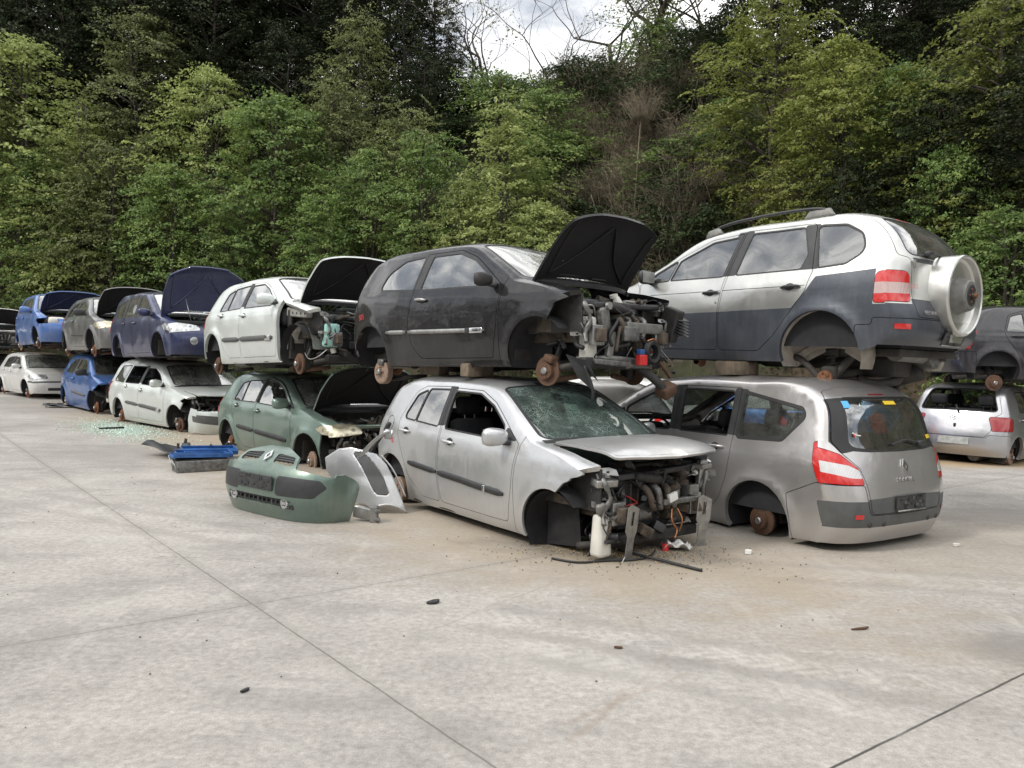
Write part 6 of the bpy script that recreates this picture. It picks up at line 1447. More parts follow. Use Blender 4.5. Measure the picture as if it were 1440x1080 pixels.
        s = vmath(nt, 'MULTIPLY', vmath(nt, 'MULTIPLY', stripe(dd, .08, .30), ramp(nt, big.outputs[0], [(.42, 0), (.58, 1)]).outputs[0]), vmath(nt, 'ADD', vmath(nt, 'MULTIPLY', wv.outputs[1], .6), .25))
        c = mixc(nt, vmath(nt, 'MULTIPLY', s, .35), c, (.50, .485, .45))
    for (x0, y0, x1, y1, hw, k) in ((-.6, 4.80, 2.6, 3.56, .17, .40), (-.2, 4.32, 1.9, 3.38, .15, .34), (-7.5, 9.2, -1.2, 5.9, .2, .3), (1.5, 5.9, 6.5, 5.2, .2, .3), (4.2, 6.0, 8.2, 10.5, .2, .3)):
        L = math.hypot(x1-x0, y1-y0); dx, dy = (x1-x0)/L, (y1-y0)/L; vv = lin(x0, y0, -dy, dx, .22); uu = lin(x0, y0, dx, dy, .05)
        chev = vmath(nt, 'SINE', vmath(nt, 'MULTIPLY', vmath(nt, 'ADD', uu, vmath(nt, 'MULTIPLY', vmath(nt, 'ABSOLUTE', vv), 1.1)), 52.0))
        chev = vmath(nt, 'ADD', vmath(nt, 'MULTIPLY', chev, .42), .5)
        s = vmath(nt, 'MULTIPLY', vmath(nt, 'MULTIPLY', stripe(vv, hw*.55, hw), stripe(lin((x0+x1)/2, (y0+y1)/2, dx, dy, .3), L*.32, L*.5)), vmath(nt, 'MULTIPLY', chev, ramp(nt, sm2.outputs[0], [(.44, .05), (.58, 1)]).outputs[0]))
        c = mixc(nt, vmath(nt, 'MULTIPLY', s, k), c, (.60, .58, .54))
        s2 = vmath(nt, 'MULTIPLY', stripe(vmath(nt, 'SUBTRACT', vmath(nt, 'ABSOLUTE', vv), hw*1.15), .02, .10), stripe(lin((x0+x1)/2, (y0+y1)/2, dx, dy, .3), L*.3, L*.5)); c = mixc(nt, vmath(nt, 'MULTIPLY', s2, .28), c, (.25, .24, .225))
    for (x0, y0, x1, y1, wd, k, cc) in ((-3.4, 6.9, -2.2, 5.2, .006, .5, (.16, .15, .14)), (-2.2, 5.2, -1.75, 5.35, .005, .5, (.16, .15, .14)), (2.9, 5.4, 4.6, 4.9, .006, .45, (.18, .17, .15)), (-.15, 4.05, -.02, 3.45, .004, .4, (.2, .19, .17))):
        L = math.hypot(x1-x0, y1-y0); dx, dy = (x1-x0)/L, (y1-y0)/L
        s = vmath(nt, 'MULTIPLY', stripe(lin(x0, y0, -dy, dx, .45), wd*.3, wd), stripe(lin((x0+x1)/2, (y0+y1)/2, dx, dy), L*.42, L*.5)); c = mixc(nt, vmath(nt, 'MULTIPLY', s, k), c, cc)
    # small oil spots
    vo = nd(nt, 'ShaderNodeTexVoronoi', Scale=1.3); nt.links.new(P, vo.inputs['Vector'])
    sp = ramp(nt, vo.outputs['Distance'], [(.010, 1), (.034, 0)]).outputs[0]
    c = mixc(nt, vmath(nt, 'MULTIPLY', sp, .6), c, (.09, .085, .08))
    c = mixc(nt, 1.0, c, (.83, .815, .80), 'MULTIPLY')
    nt.links.new(c, b.inputs['Base Color'])
    bp = nd(nt, 'ShaderNodeBump', Strength=.35, Distance=.006); nt.links.new(fine.outputs[0], bp.inputs['Height']); nt.links.new(bp.outputs[0], b.inputs['Normal'])
    nt.links.new(b.outputs[0], out.inputs[0]); return m
g = MB(); g.add([(-300, -60, 0), (300, -60, 0), (300, 400, 0), (-300, 400, 0)], [(0, 1, 2, 3)], concrete(), False)
tag(g.build('ground'), kind='structure')

# ------------------------------------------------------------------ wooded bank
TOE = [Vector(p) for p in ((45, -22), (24, 2), (13.5, 15.5), (6, 24), (-4, 30.5), (-16, 35.5), (-32, 39), (-62, 42), (-120, 44))]
TS = catmull(TOE, 12)
TL = [0.]
for a, b_ in zip(TS, TS[1:]): TL.append(TL[-1]+(b_-a).length)
def toe(l):
    i = max(0, min(len(TS)-2, int(np.searchsorted(TL, l))-1)); t = (l-TL[i])/(TL[i+1]-TL[i])
    p = TS[i].lerp(TS[i+1], t); d = (TS[i+1]-TS[i]).normalized(); return p, Vector((-d.y, d.x))*(1 if (-d.y*-p.x+d.x*-p.y) < 0 else -1)
def bank_h(l, o):
    if o <= 0: return -.05
    p, n = toe(l); q = p+n*o; rr = abs(q.x/max(q.y, .5)-.14); k = max(0, min(1, (rr-.27)/.15)) if q.y > 3 else 1; k = k*k*(3-2*k)
    if o < 9.5: h = 14.2*(1-(1-o/9.5)**1.25)
    else: h = 14.2+(o-9.5)*.06+5.0*k*min(1, (o-9.5)/6)
    h += noise.noise(Vector((l*.12, o*.25, 3)))*1.2*min(1, o/2)+noise.noise(Vector((l*.45, o*.6, 9)))*.45*min(1, o)
    return h
def bank(l, o):
    p, n = toe(l); q = p+n*o; return Vector((q.x, q.y, bank_h(l, o)))
v = []; f = []; ls = np.arange(8, TL[-1]-4, 1.0); os_ = [-.3, .0, .3, .7, 1.2, 1.8, 2.5, 3.2, 4, 4.8, 5.6, 6.4, 7.2, 8, 8.8, 9.5, 10.5, 12, 15, 18]
for l in ls:
    for o in os_: v.append(bank(l, o))
n_ = len(os_)
for i in range(len(ls)-1):
    for j in range(n_-1): f.append((i*n_+j, (i+1)*n_+j, (i+1)*n_+j+1, i*n_+j+1))
m, nt, out = new_mat('leaf_litter_soil')
bs = nd(nt, 'ShaderNodeBsdfPrincipled', Roughness=.95); nz = noise_tex(nt, .9, 7, .7); nz2 = noise_tex(nt, .16, 3, .5)
c = mixc(nt, ramp(nt, nz2.outputs[0], [(.4, 0), (.6, 1)]).outputs[0], ramp(nt, nz.outputs[0], [(.3, (.018, .022, .010)), (.6, (.035, .045, .015)), (.8, (.06, .05, .028))]).outputs[0],
         ramp(nt, nz.outputs[0], [(.3, (.035, .026, .017)), (.6, (.075, .055, .035)), (.8, (.11, .085, .055))]).outputs[0])
nt.links.new(c, bs.inputs['Base Color']); bp = nd(nt, 'ShaderNodeBump', Strength=.8, Distance=.15); nt.links.new(nz.outputs[0], bp.inputs['Height']); nt.links.new(bp.outputs[0], bs.inputs['Normal']); nt.links.new(bs.outputs[0], out.inputs[0])
hb = MB(); hb.add(v, f, m); tag(hb.build('hillside'), kind='structure')

def leafmat(name, c0, c1, tr=.35):
    m, nt, out = new_mat(name)
    at = nt.nodes.new('ShaderNodeAttribute'); at.attribute_name = 'tint'
    oi = nt.nodes.new('ShaderNodeObjectInfo')
    c = mixc(nt, at.outputs['Fac'], c0, c1)
    hs = nt.nodes.new('ShaderNodeHueSaturation'); nt.links.new(c, hs.inputs['Color'])
    mr = nt.nodes.new('ShaderNodeMapRange'); nt.links.new(oi.outputs['Random'], mr.inputs[0]); mr.inputs['To Min'].default_value = .80; mr.inputs['To Max'].default_value = 1.2
    nt.links.new(mr.outputs[0], hs.inputs['Value'])
    d = nd(nt, 'ShaderNodeBsdfPrincipled', Roughness=.5); d.inputs['Specular IOR Level'].default_value = .35 if tr > .3 else .12; t = nt.nodes.new('ShaderNodeBsdfTranslucent'); mx = nt.nodes.new('ShaderNodeMixShader'); mx.inputs[0].default_value = tr
    nt.links.new(hs.outputs[0], d.inputs['Base Color']); nt.links.new(hs.outputs[0], t.inputs[0]); nt.links.new(d.outputs[0], mx.inputs[1]); nt.links.new(t.outputs[0], mx.inputs[2]); nt.links.new(mx.outputs[0], out.inputs[0]); return m
LM = {'lime': leafmat('lime_leaves', (.150, .200, .060), (.42, .47, .17), .45), 'fresh': leafmat('fresh_leaves', (.080, .140, .040), (.27, .36, .11), .42), 'olive': leafmat('olive_leaves', (.080, .105, .038), (.24, .265, .105), .38),
      'dark': leafmat('dark_leaves', (.014, .022, .011), (.048, .062, .028), .2), 'ivy': leafmat('ivy_leaves', (.018, .032, .014), (.065, .090, .034), .2), 'gold': leafmat('yellow_green_leaves', (.115, .145, .034), (.30, .325, .085), .42), 'dry': simple('dry_stems', (.20, .165, .115), .9, var=.4, scale=3)}  # 'dark': dark foliage, its colour deepened further to carry the wood's shadow
barkm = simple('bark', (.055, .045, .036), .95, var=.45, scale=5, bump=.6)
def leaf_mesh(name, pos, out_dir, size, rng, mat, tilt=.6, tint=None, aspect=.62):
    """one mesh of rhombic leaves; pos (n,3)"""
    n = len(pos); up = np.array([0, 0, 1.])
    nrm = up+out_dir*.45+rng.normal(0, tilt, (n, 3)); nrm /= np.linalg.norm(nrm, axis=1, keepdims=True)
    d = out_dir*.9+rng.normal(0, .6, (n, 3)); d -= nrm*np.sum(d*nrm, 1, keepdims=True); d /= np.linalg.norm(d, axis=1, keepdims=True)+1e-9
    s = np.cross(nrm, d); L = (size*rng.uniform(.6, 1.35, n))[:, None]
    fold = nrm*L*.10
    V = np.stack([pos-d*L*.5, pos+s*L*.5*aspect+fold-d*L*.05, pos+d*L*.55, pos-s*L*.5*aspect+fold-d*L*.05], 1).reshape(-1, 3)
    me = bpy.data.meshes.new(name); me.vertices.add(4*n); me.vertices.foreach_set('co', V.ravel())
    me.loops.add(4*n); me.loops.foreach_set('vertex_index', np.arange(4*n)); me.polygons.add(n); me.polygons.foreach_set('loop_start', np.arange(0, 4*n, 4))
    me.update(calc_edges=True)
    t = rng.uniform(0, 1, n) if tint is None else np.clip(tint+rng.normal(0, .18, n), 0, 1)
    a = me.attributes.new('tint', 'FLOAT', 'POINT'); a.data.foreach_set('value', np.repeat(t, 4).astype(np.float32))
    me.materials.append(mat); me.validate(); return me
def crown_mesh(name, seed, H, Rad, mat, sprays=520, per=30, leaf=.13, base=.12, shape='round', droop=.25, flat=.13, slen=(.6, 1.45)):
    rng = np.random.default_rng(seed); pos = []; od = []; ti = []; tips = []
    lob = rng.uniform(0, 6.28, 6)
    for k in range(sprays):
        h = base+(1-base)*rng.beta(1.35, 1.15) if shape != 'cone' else base+(1-base)*rng.beta(1.0, 1.5)
        q = (h-base)/(1-base)
        prof = {'round': math.sqrt(max(0, 1-(2*q-.85)**2*.8)) if q < .93 else math.sqrt(max(0.02, 1-q))*1.3, 'cone': (1-q)**.75*1.0+.06, 'wide': .55+.6*math.sin(min(1, q*1.15)*math.pi)*(1-.4*q)}[shape]
        a = rng.uniform(0, 2*math.pi)
        bump = 1+.22*math.sin(3*a+lob[0]+q*5)+.18*math.sin(5*a+lob[1]-q*9)+.16*math.sin(2*a+lob[2]+q*14)
        r = Rad*prof*bump*(rng.uniform(.25, 1)**.45)
        c = np.array([r*math.cos(a), r*math.sin(a), H*h+rng.normal(0, .15)])
        o = np.array([math.cos(a), math.sin(a), rng.normal(.1, .3)]); t = np.array([-math.sin(a), math.cos(a), rng.normal(0, .2)])
        L = rng.uniform(*slen); W = L*rng.uniform(.35, .6); n = int(per*rng.uniform(.6, 1.4))
        u = rng.uniform(-.5, .6, n); vv = rng.normal(0, .42, n)*(1-np.abs(u)*.6)
        p = c+np.outer(u*L, o)+np.outer(vv*W, t); p[:, 2] += rng.normal(0, flat*.5, n)*L*.5-droop*L*np.maximum(0, u+.3)**2
        pos.append(p); od.append(np.tile(o, (n, 1))); ti.append(np.full(n, np.clip(rng.normal(.5, .25), 0, 1)))
        if k % 9 == 0: tips.append(c)
    return leaf_mesh(name, np.concatenate(pos), np.concatenate(od), leaf, rng, mat, .55, np.concatenate(ti)), tips
def trunk_mesh(name, seed, H, tips, r0=.16, lean=.3, multi=1):
    rng = random.Random(seed); b = MB()
    for q in range(multi):
        lx, ly = rng.uniform(-lean, lean)*(1+multi*.5), rng.uniform(-lean, lean)*(1+multi*.5)
        path = [Vector((lx*t*(1+.3*t)+rng.uniform(-.1, .1)*t, ly*t+rng.uniform(-.1, .1)*t, -1.2+(H*.92+1.2)*t)) for t in [k/6 for k in range(7)]]
        b.tube(path, lambda t: r0*(1-.88*t)+.012, barkm, n=7, sub=2)
        for tp in tips[q::multi]:
            tp = Vector(tp); z = max(.25, tp.z-(.25+.35*rng.random())*math.hypot(tp.x, tp.y)-.3); t = min(.98, (z+1.2)/(H*.92+1.2)); s = path[int(t*6)].lerp(path[min(6, int(t*6)+1)], t*6-int(t*6))
            mid = s.lerp(tp, .5)+Vector((rng.uniform(-.2, .2), rng.uniform(-.2, .2), .15))
            b.tube([s, mid, tp], lambda t: max(.007, r0*.30*(1-.8*t)), barkm, n=4, sub=2)
    return b
PROTO = {}
def proto(kind):
    if kind in PROTO: return PROTO[kind]
    sp = {  # seed H R mat sprays per leaf base shape droop multi
        'lime_a': (11, 8.5, 2.5, 'lime', 560, 30, .135, .06, 'round', .30, 2), 'lime_c': (24, 8.5, 2.5, 'lime', 600, 30, .13, .06, 'cone', .30, 2), 'lime_b': (12, 8, 2.7, 'lime', 560, 30, .135, .08, 'round', .30, 2), 'fresh_a': (13, 7.5, 2.4, 'fresh', 560, 30, .135, .06, 'round', .35, 2), 'fresh_b': (14, 8, 2.3, 'fresh', 540, 30, .13, .05, 'wide', .35, 1),
        'olive_a': (15, 9, 2.7, 'olive', 600, 30, .135, .08, 'round', .30, 1), 'olive_b': (16, 8.5, 2.5, 'olive', 560, 28, .13, .08, 'wide', .28, 2), 'dark_a': (17, 11, 3.0, 'dark', 700, 30, .16, .10, 'round', .15, 1), 'dark_b': (18, 12, 2.8, 'dark', 700, 30, .16, .08, 'wide', .15, 1),
        'gold_a': (19, 10, 3.2, 'gold', 620, 34, .14, .10, 'wide', .45, 1), 'gold_b': (20, 9, 2.8, 'gold', 560, 34, .135, .12, 'round', .45, 1), 'bush_a': (21, 3.0, 1.5, 'fresh', 210, 30, .11, .02, 'round', .2, 3), 'bush_b': (22, 3.2, 1.6, 'lime', 220, 30, .11, .02, 'round', .2, 3), 'bush_c': (23, 2.6, 1.5, 'ivy', 210, 30, .11, .02, 'round', .2, 3)}[kind]
    cm_, tips = crown_mesh('crown', sp[0], sp[1], sp[2], LM[sp[3]], int(sp[4]*.74), int(sp[5]*1.3), sp[6]*.94, sp[7], sp[8], sp[9])
    tb = trunk_mesh('trunk', sp[0], sp[1], tips, .05 if kind.startswith('bush') else (.11 if sp[10] > 1 else .17), .35, sp[10]).build('trunk')
    tm = tb.data; bpy.data.objects.remove(tb)
    PROTO[kind] = (cm_, tm, sp[1], sp[2]); return PROTO[kind]
def ray(px, py):
    d = CAMM.to_3x3() @ Vector(((px-720)/1080.8, -(py-540)/1080.8, -1)); return d
def bank_at(px, o):
    """the point o metres up from the foot of the bank in the vertical plane through picture column px (at mid height)"""
    d = ray(px, 300); best = None
    for l in np.arange(15, TL[-1]-10, .5):
        p = bank(l, o)
        if p.y < 2: continue
        e = abs(p.x/p.y-d.x/d.y)
        if best is None or e < best[0]: best = (e, p, l)
    return best[1], best[2]
rngT = random.Random(5)
def tree(kind, px, ytop, o, label, wf=1.0, name='tree', cat='tree', group=None, dz=0., minh=1.5):
    p, l = bank_at(px, o); d = ray(px, ytop); dist = math.hypot(p.x, p.y)
    ztop = 1.558+dist*d.z/math.hypot(d.x, d.y)
    cmesh, tmesh, H, Rr = proto(kind); h = max(minh, ztop-(p.z-.2+dz))
    s = h/H; r = thing(name, label, cat, (p.x, p.y, p.z-.2+dz), rngT.uniform(0, 6.28), group); sw = s**.75*wf
    r.scale = (sw, sw, s)
    for nm, me in (('crown', cmesh), ('trunk', tmesh)):
        ob = bpy.data.objects.new(nm, me); col.objects.link(ob); ob.parent = r
    return r
TREES = [  # kind, picture column, picture row of its top, metres up the bank, width, label
 ('lime_a', 22, 55, 2.2, 1.15, 'pale yellow-green tree at the far left edge of the bank'),
 ('lime_b', -60, 90, 2.0, 1.2, 'pale yellow-green tree half cut off by the left edge of the photo'),
 ('lime_c', 108, 128, 1.6, .95, 'pointed pale green tree beside the tall yellow-green one at far left'),
 ('fresh_b', 60, 215, .8, .9, 'small leafy green tree behind the bright blue car at far left'),
 ('olive_a', 200, 20, 5.2, 1.0, 'olive tree in layered sprays high on the left part of the bank'),
 ('olive_b', 160, 200, 1.2, 1.0, 'olive green tree above the small grey car with its black hood up'),
 ('lime_b', 290, 95, 3.4, .9, 'light green tree with drooping tiers, above the dark blue raised hood'),
 ('fresh_a', 245, 235, 1.0, .9, 'leafy mid green tree directly behind the dark blue open-hood car'),
 ('fresh_a', 385, 135, 2.0, 1.0, 'bright fresh green tree above the white five-door upper car'),
 ('fresh_b', 330, 275, .6, .7, 'small vivid green tree over the dark blue raised hood'),
 ('dark_a', 400, 40, 5.4, .9, 'dull dark tree high on the bank, left of the sky gap'),
 ('olive_b', 470, 118, 3.6, .95, 'brownish olive tree between the two bright green ones, left of centre'),
 ('fresh_b', 455, 260, .8, .8, 'low green tree behind the open hood of the white upper car'),
 ('olive_b', 505, 25, 6.2, .8, 'yellowish tree near the bank top, just left of the sky gap'),
 ('fresh_a', 525, 215, 1.3, .9, 'green tree with horizontal sprays behind the roof of the black car'),
 ('olive_b', 570, 155, 2.6, .85, 'soft olive tree left of the conical light green one'),
 ('fresh_b', 610, 190, 1.4, .85, 'leafy green tree close to the left side of the conical light green one'),
 ('lime_c', 712, 122, 1.6, 1.05, 'conical light green tree standing out against the brown bank, above the black car'),
 ('lime_b', 655, 255, .8, .75, 'low light green tree right behind the roof of the black car'),
 ('lime_b', 755, 285, .5, .9, 'low light yellow-green tree by the raised black hood'),
 ('gold_a', 1075, 0, 3.2, .95, 'large yellow-green tree with tiered branches above the roof rails of the silver car'),
 ('gold_b', 1170, 60, 2.4, .9, 'yellow-green tree overhanging the roof rails, right of the largest tiered tree'),
 ('gold_a', 1130, 170, 1.4, .72, 'lower tiered yellow-green tree just above the silver car roof'),
 ('fresh_a', 1255, 95, 3.0, .9, 'deep green tree between the tiered yellow-green trees at right'),
 ('gold_b', 1395, -10, 2.6, .9, 'yellow-green tree at the top right corner of the photo'),
 ('dark_a', 1330, 120, 2.0, .9, 'dark shaded tree above the spare wheel cover of the silver car'),
 ('fresh_a', 1345, 205, 1.0, .6, 'dim green tree low on the bank above the spare wheel cover'),
 ('dark_b', 1460, 60, 1.6, .9, 'dark tree cut off by the right edge of the photo'),
 ('fresh_a', 1416, 296, -.6, .85, 'rounded light green bush at the right edge, above the wrecked dark car'),
 ('dark_a', 1190, 215, .7, .62, 'small dark tree behind the rear of the silver car roof'),
 ('dark_a', 30, -120, 9.5, 1.1, 'tall dark tree on the bank top, first from the left edge'), ('dark_b', 130, -140, 10, 1.1, 'tall dark tree on the bank top, second from the left edge'), ('dark_a', 240, -120, 10.5, 1.1, 'tall dark tree on the bank top, third from the left edge'),
 ('dark_b', 340, -140, 10, 1.1, 'tall dark tree on the bank top, fourth from the left edge'), ('dark_a', 440, -110, 10.5, 1.0, 'tall dark tree on the bank top above the white upper car'), ('dark_b', 540, -90, 10.5, .9, 'tall dark tree on the bank top, second left of the sky gap'),
 ('dark_a', 610, -20, 10.2, .75, 'dark tree on the bank top bordering the sky gap on its left'),
 ('dark_a', 1080, -140, 7.5, 1.0, 'tall dark tree behind the tiered yellow-green tree, bordering the sky gap on its right'), ('dark_b', 1180, -140, 8, .8, 'tall dark tree on the bank top with sky glinting on its right'), ('dark_b', 1290, -150, 8, .75, 'tall dark tree on the bank top between two glints of sky'), ('dark_a', 1400, -120, 7, .8, 'tall dark tree on the bank top at the right edge'),
 ('dark_b', 300, 60, 6.5, .9, 'dark shaded tree halfway up the bank, left of centre'), ('dark_a', 90, 40, 6.2, 1.0, 'dark shaded tree halfway up the bank, far left'), ('dark_a', 590, 70, 6.4, .8, 'dark shaded tree below the left end of the sky gap'), ('dark_a', 1230, 20, 5.5, .8, 'dark shaded tree behind the deep green one at right'),
 ('dark_a', 80, -60, 7.5, 1.0, 'dark tree filling the top left corner, in front of the tall crest trees'),
 ('dark_b', 190, -90, 7.8, 1.0, 'dark tree filling the top of the bank above the layered olive tree'),
 ('dark_a', 300, -70, 8.0, 1.0, 'dark tree at the top of the bank, above the tree with drooping tiers'),
 ('dark_b', 480, -50, 8.4, 1.0, 'dark tree near the bank top, above the brownish olive tree'),
 ('dark_a', -20, 20, 5.5, 1.0, 'dark tree on the upper bank cut by the left edge'),
 ('dark_b', 630, 75, 9.0, 1.0, 'dark rounded tree on the crest under the left end of the sky gap'),
 ('dark_a', 1010, 60, 7.6, 1.0, 'dark tree on the crest under the right end of the sky gap'),
 ('dark_b', 1450, -40, 5.0, 1.0, 'dark tree in the top right corner'),
 ('dark_a', 1250, -60, 6.5, 1.0, 'dark tree behind the two tiered trees at upper right'),
 ('dark_b', 560, -20, 8.6, 1.0, 'dark tree near the bank top beside the sky gap'),
]
for k, px, yt, o, wf, lab in TREES:
    isb = k.startswith('bush')
    tree(k, px, yt, o, lab, wf, 'bush' if isb else 'tree', 'bush' if isb else 'tree', 'bushes on the bank' if isb else 'trees on the wooded bank')
for q, (px, o) in enumerate(((-30, 13), (40, 14), (95, 13), (160, 14.5), (210, 13.5), (275, 14), (330, 13), (385, 14.5), (430, 13.5), (490, 14), (1110, 12), (1220, 12.5), (1330, 12), (1440, 12))):
    r_ = tree('dark_a' if q % 2 else 'dark_b', px, -60-30*(q % 3), o, 'dark tree of the second rank on the bank top, glimpsed between the crest trees', 1.25, 'tree', 'tree', 'second rank of trees on the bank top', dz=-1.5)
# ivy clumps and leafless thickets over the bare middle of the bank and along its crest
def thicket_mesh(seed):
    rng = random.Random(seed); b = MB()
    for k in range(120):
        a = rng.uniform(0, 6.28); r = rng.uniform(.05, .5); q = Vector((r*math.cos(a), r*math.sin(a), 0)); L = rng.uniform(.8, 2.0); o_ = Vector((math.cos(a), math.sin(a), 0))*rng.uniform(.1, .8)
        pts = [q, q+o_*.4*L+Vector((rng.uniform(-.15, .15), rng.uniform(-.15, .15), L*.6)), q+o_*L*rng.uniform(.6, 1.1)+Vector((0, 0, L*rng.uniform(.5, 1.0)))]
        b.tube(pts, lambda t: .011*(1-.75*t), LM['dry'], n=3, sub=3)
        for j in range(3):
            s = pts[1].lerp(pts[2], rng.random()); b.tube([s, s+Vector((rng.uniform(-.4, .4), rng.uniform(-.4, .4), rng.uniform(-.2, .35)))], .004, LM['dry'], n=3, sub=1)
    ob = b.build('stems'); me = ob.data; bpy.data.objects.remove(ob); return me
TH = [thicket_mesh(q) for q in (1, 2, 3)]
rb = random.Random(77)
for k in range(84):
    px = rb.uniform(775, 1015); o = rb.uniform(.6, 10.0); p, l = bank_at(px, o); r = thing('thicket', 'leafless brown thicket on the bare middle of the bank', 'thicket', (p.x, p.y, p.z-.1), rb.uniform(0, 6.28), 'thickets on the bare bank'); s = rb.uniform(.7, 1.35)
    r.scale = (s, s, s*rb.uniform(.7, 1.2)); ob = bpy.data.objects.new('stems', TH[k % 3]); col.objects.link(ob); ob.parent = r
IVY = [(775, 6.5), (800, 3.0), (780, 9.3), (960, 9.6), (985, 7.4), (1000, 2.4), (1005, 9.2), (955, 3.4), (700, 9.6), (735, 9.2), (660, 9.5), (620, 9.4), (690, 7.4), (740, 6.8), (760, 8.2), (810, 10), (1030, 8.8), (870, 10.2), (1020, 5.6), (640, 7.0), (598, 8.0), (840, 9.8), (915, 10), (972, 5.4), (880, .8), (820, 1.0), (858, 8.4), (930, 7.6), (945, 5.0), (925, 2.6), (790, 5.2), (812, 8.6), (865, 2.0)]
for px, o in IVY:
    p, l = bank_at(px, o); cmesh, tmesh, H, Rr = proto('bush_c' if rb.random() < .75 else 'bush_a'); r = thing('ivy_clump', 'dark clump of ivy and bramble on the middle of the bank', 'ivy', (p.x, p.y, p.z-.5), rb.uniform(0, 6.28), 'ivy clumps on the bank'); s = rb.uniform(.75, 1.25); r.scale = (s*1.15, s*1.15, s*.9)
    for nm, me in (('crown', cmesh), ('stem', tmesh)):
        ob = bpy.data.objects.new(nm, me); col.objects.link(ob); ob.parent = r
p, l = bank_at(884, 4.0); r = thing('dead_sapling', 'tall thin dead sapling with a dry top standing against the brown bank', 'sapling', (p.x, p.y, p.z-.3)); q = MB(); q.tube([(0, 0, 0), (.05, 0, 1.6), (.12, 0, 3.4), (.2, 0, 4.8)], lambda t: .035*(1-.6*t), LM['dry'], n=5); q.build('trunk', r)
ob = bpy.data.objects.new('dry_top', TH[1]); col.objects.link(ob); ob.parent = r; ob.location = (.2, 0, 4.2); ob.scale = (.9, .9, .8)
# bare and ivy-clad trees on the crest
def bare_tree(px, o, H, seed, label, r0=.2, ivy=0, spread=1.0, leafy=0):
    rng = random.Random(seed); p, l = bank_at(px, o); root = thing('bare_tree' if not leafy else 'ivy_tree', label, 'tree', (p.x, p.y, p.z-.3), 0, 'bare trees along the bank top')
    b = MB(); tips = []; trunkpts = []
    def grow(pos, d, L, r, depth):
        pts = [pos]; q = pos.copy(); dd = d.copy(); n = 4
        for k in range(n):
            dd = (dd+Vector((rng.uniform(-.28, .28), rng.uniform(-.28, .28), rng.uniform(-.08, .16)))).normalized(); q = q+dd*L/n; pts.append(q.copy())
        r1 = r*.62
        b.tube(pts, lambda t: r+(r1-r)*t, barkm, n=6 if depth < 3 else 4, sub=1 if depth > 2 else 2)
        if depth == 0: trunkpts.extend(pts)
        if depth >= 6 or r < .006: tips.append(q); return
        for k in range(rng.choice((2, 3, 3)) if depth else 4):
            a = rng.uniform(0, 6.28); sp = rng.uniform(.5, 1.05)*spread; side = Vector((math.cos(a), math.sin(a), 0))
            nd_ = (dd*.75+side*sp+Vector((0, 0, .12))).normalized(); st = pts[-1] if k < 2 else pts[rng.choice((2, 3))]
            grow(st, nd_, L*rng.uniform(.58, .82), r1*rng.uniform(.6, .85), depth+1)
        if depth: tips.append(q)
    grow(Vector((0, 0, 0)), Vector((rng.uniform(-.12, .12), 0, 1)).normalized(), H*.36, r0, 0)
    b.build('trunk', root)
    rg = np.random.default_rng(seed); pos = []; od = []
    if ivy:
        for k in range(ivy):
            t = rg.uniform(0, 1); i = min(len(trunkpts)-2, int(t*(len(trunkpts)-1))); q = trunkpts[i].lerp(trunkpts[i+1], rg.uniform(0, 1)); a = rg.uniform(0, 6.28); rr = (r0+rg.uniform(0, .5))*1.1
            o_ = np.array([math.cos(a), math.sin(a), rg.normal(0, .3)]); pos.append(np.array(q)+o_*rr); od.append(o_)
    if leafy:
        for tp in tips:
            n = int(leafy*rg.uniform(.2, 1.6)); o_ = rg.normal(0, 1, (n, 3)); pos += list(np.array(tp)+o_*np.array([.34, .34, .22])); od += list(o_/np.linalg.norm(o_, axis=1, keepdims=True))
    if pos:
        me = leaf_mesh('crown', np.array(pos), np.array(od), .15, rg, LM['olive' if leafy else 'ivy']); ob = bpy.data.objects.new('crown', me); col.objects.link(ob); ob.parent = root
    return root
bare_tree(702, 10.0, 10, 31, 'leafless tree on the bank top at the left end of the sky gap', .13, 600)
bare_tree(742, 11.0, 9, 36, 'slim leafless tree on the bank top, second from the left in the sky gap', .12)
bare_tree(852, 9.6, 10, 33, 'crooked leafless tree leaning left in the middle of the sky gap', .15, 300, 1.25)
bare_tree(905, 9.8, 12, 34, 'stout ivy-clad tree with thin spring leaves in the sky gap', .30, 2600, 1.0, 16)
bare_tree(668, 10.4, 9, 37, 'thin tree with sparse leaves at the extreme left of the sky gap', .10, 200, 1.0, 7)
bare_tree(790, 11.5, 8, 38, 'spindly leafless tree behind the crooked one in the sky gap', .09)
bare_tree(950, 11.0, 9, 39, 'thin leafless tree just right of the stout ivy-clad tree', .10, 0, 1.1, 4)
bare_tree(1012, 9.6, 9, 40, 'sparse leafy tree in front of the right end of the sky gap', .11, 300, 1.0, 10)
bare_tree(985, 10.5, 9, 35, 'thin tree with sparse pale leaves at the right end of the sky gap', .11, 300, 1.0, 9)
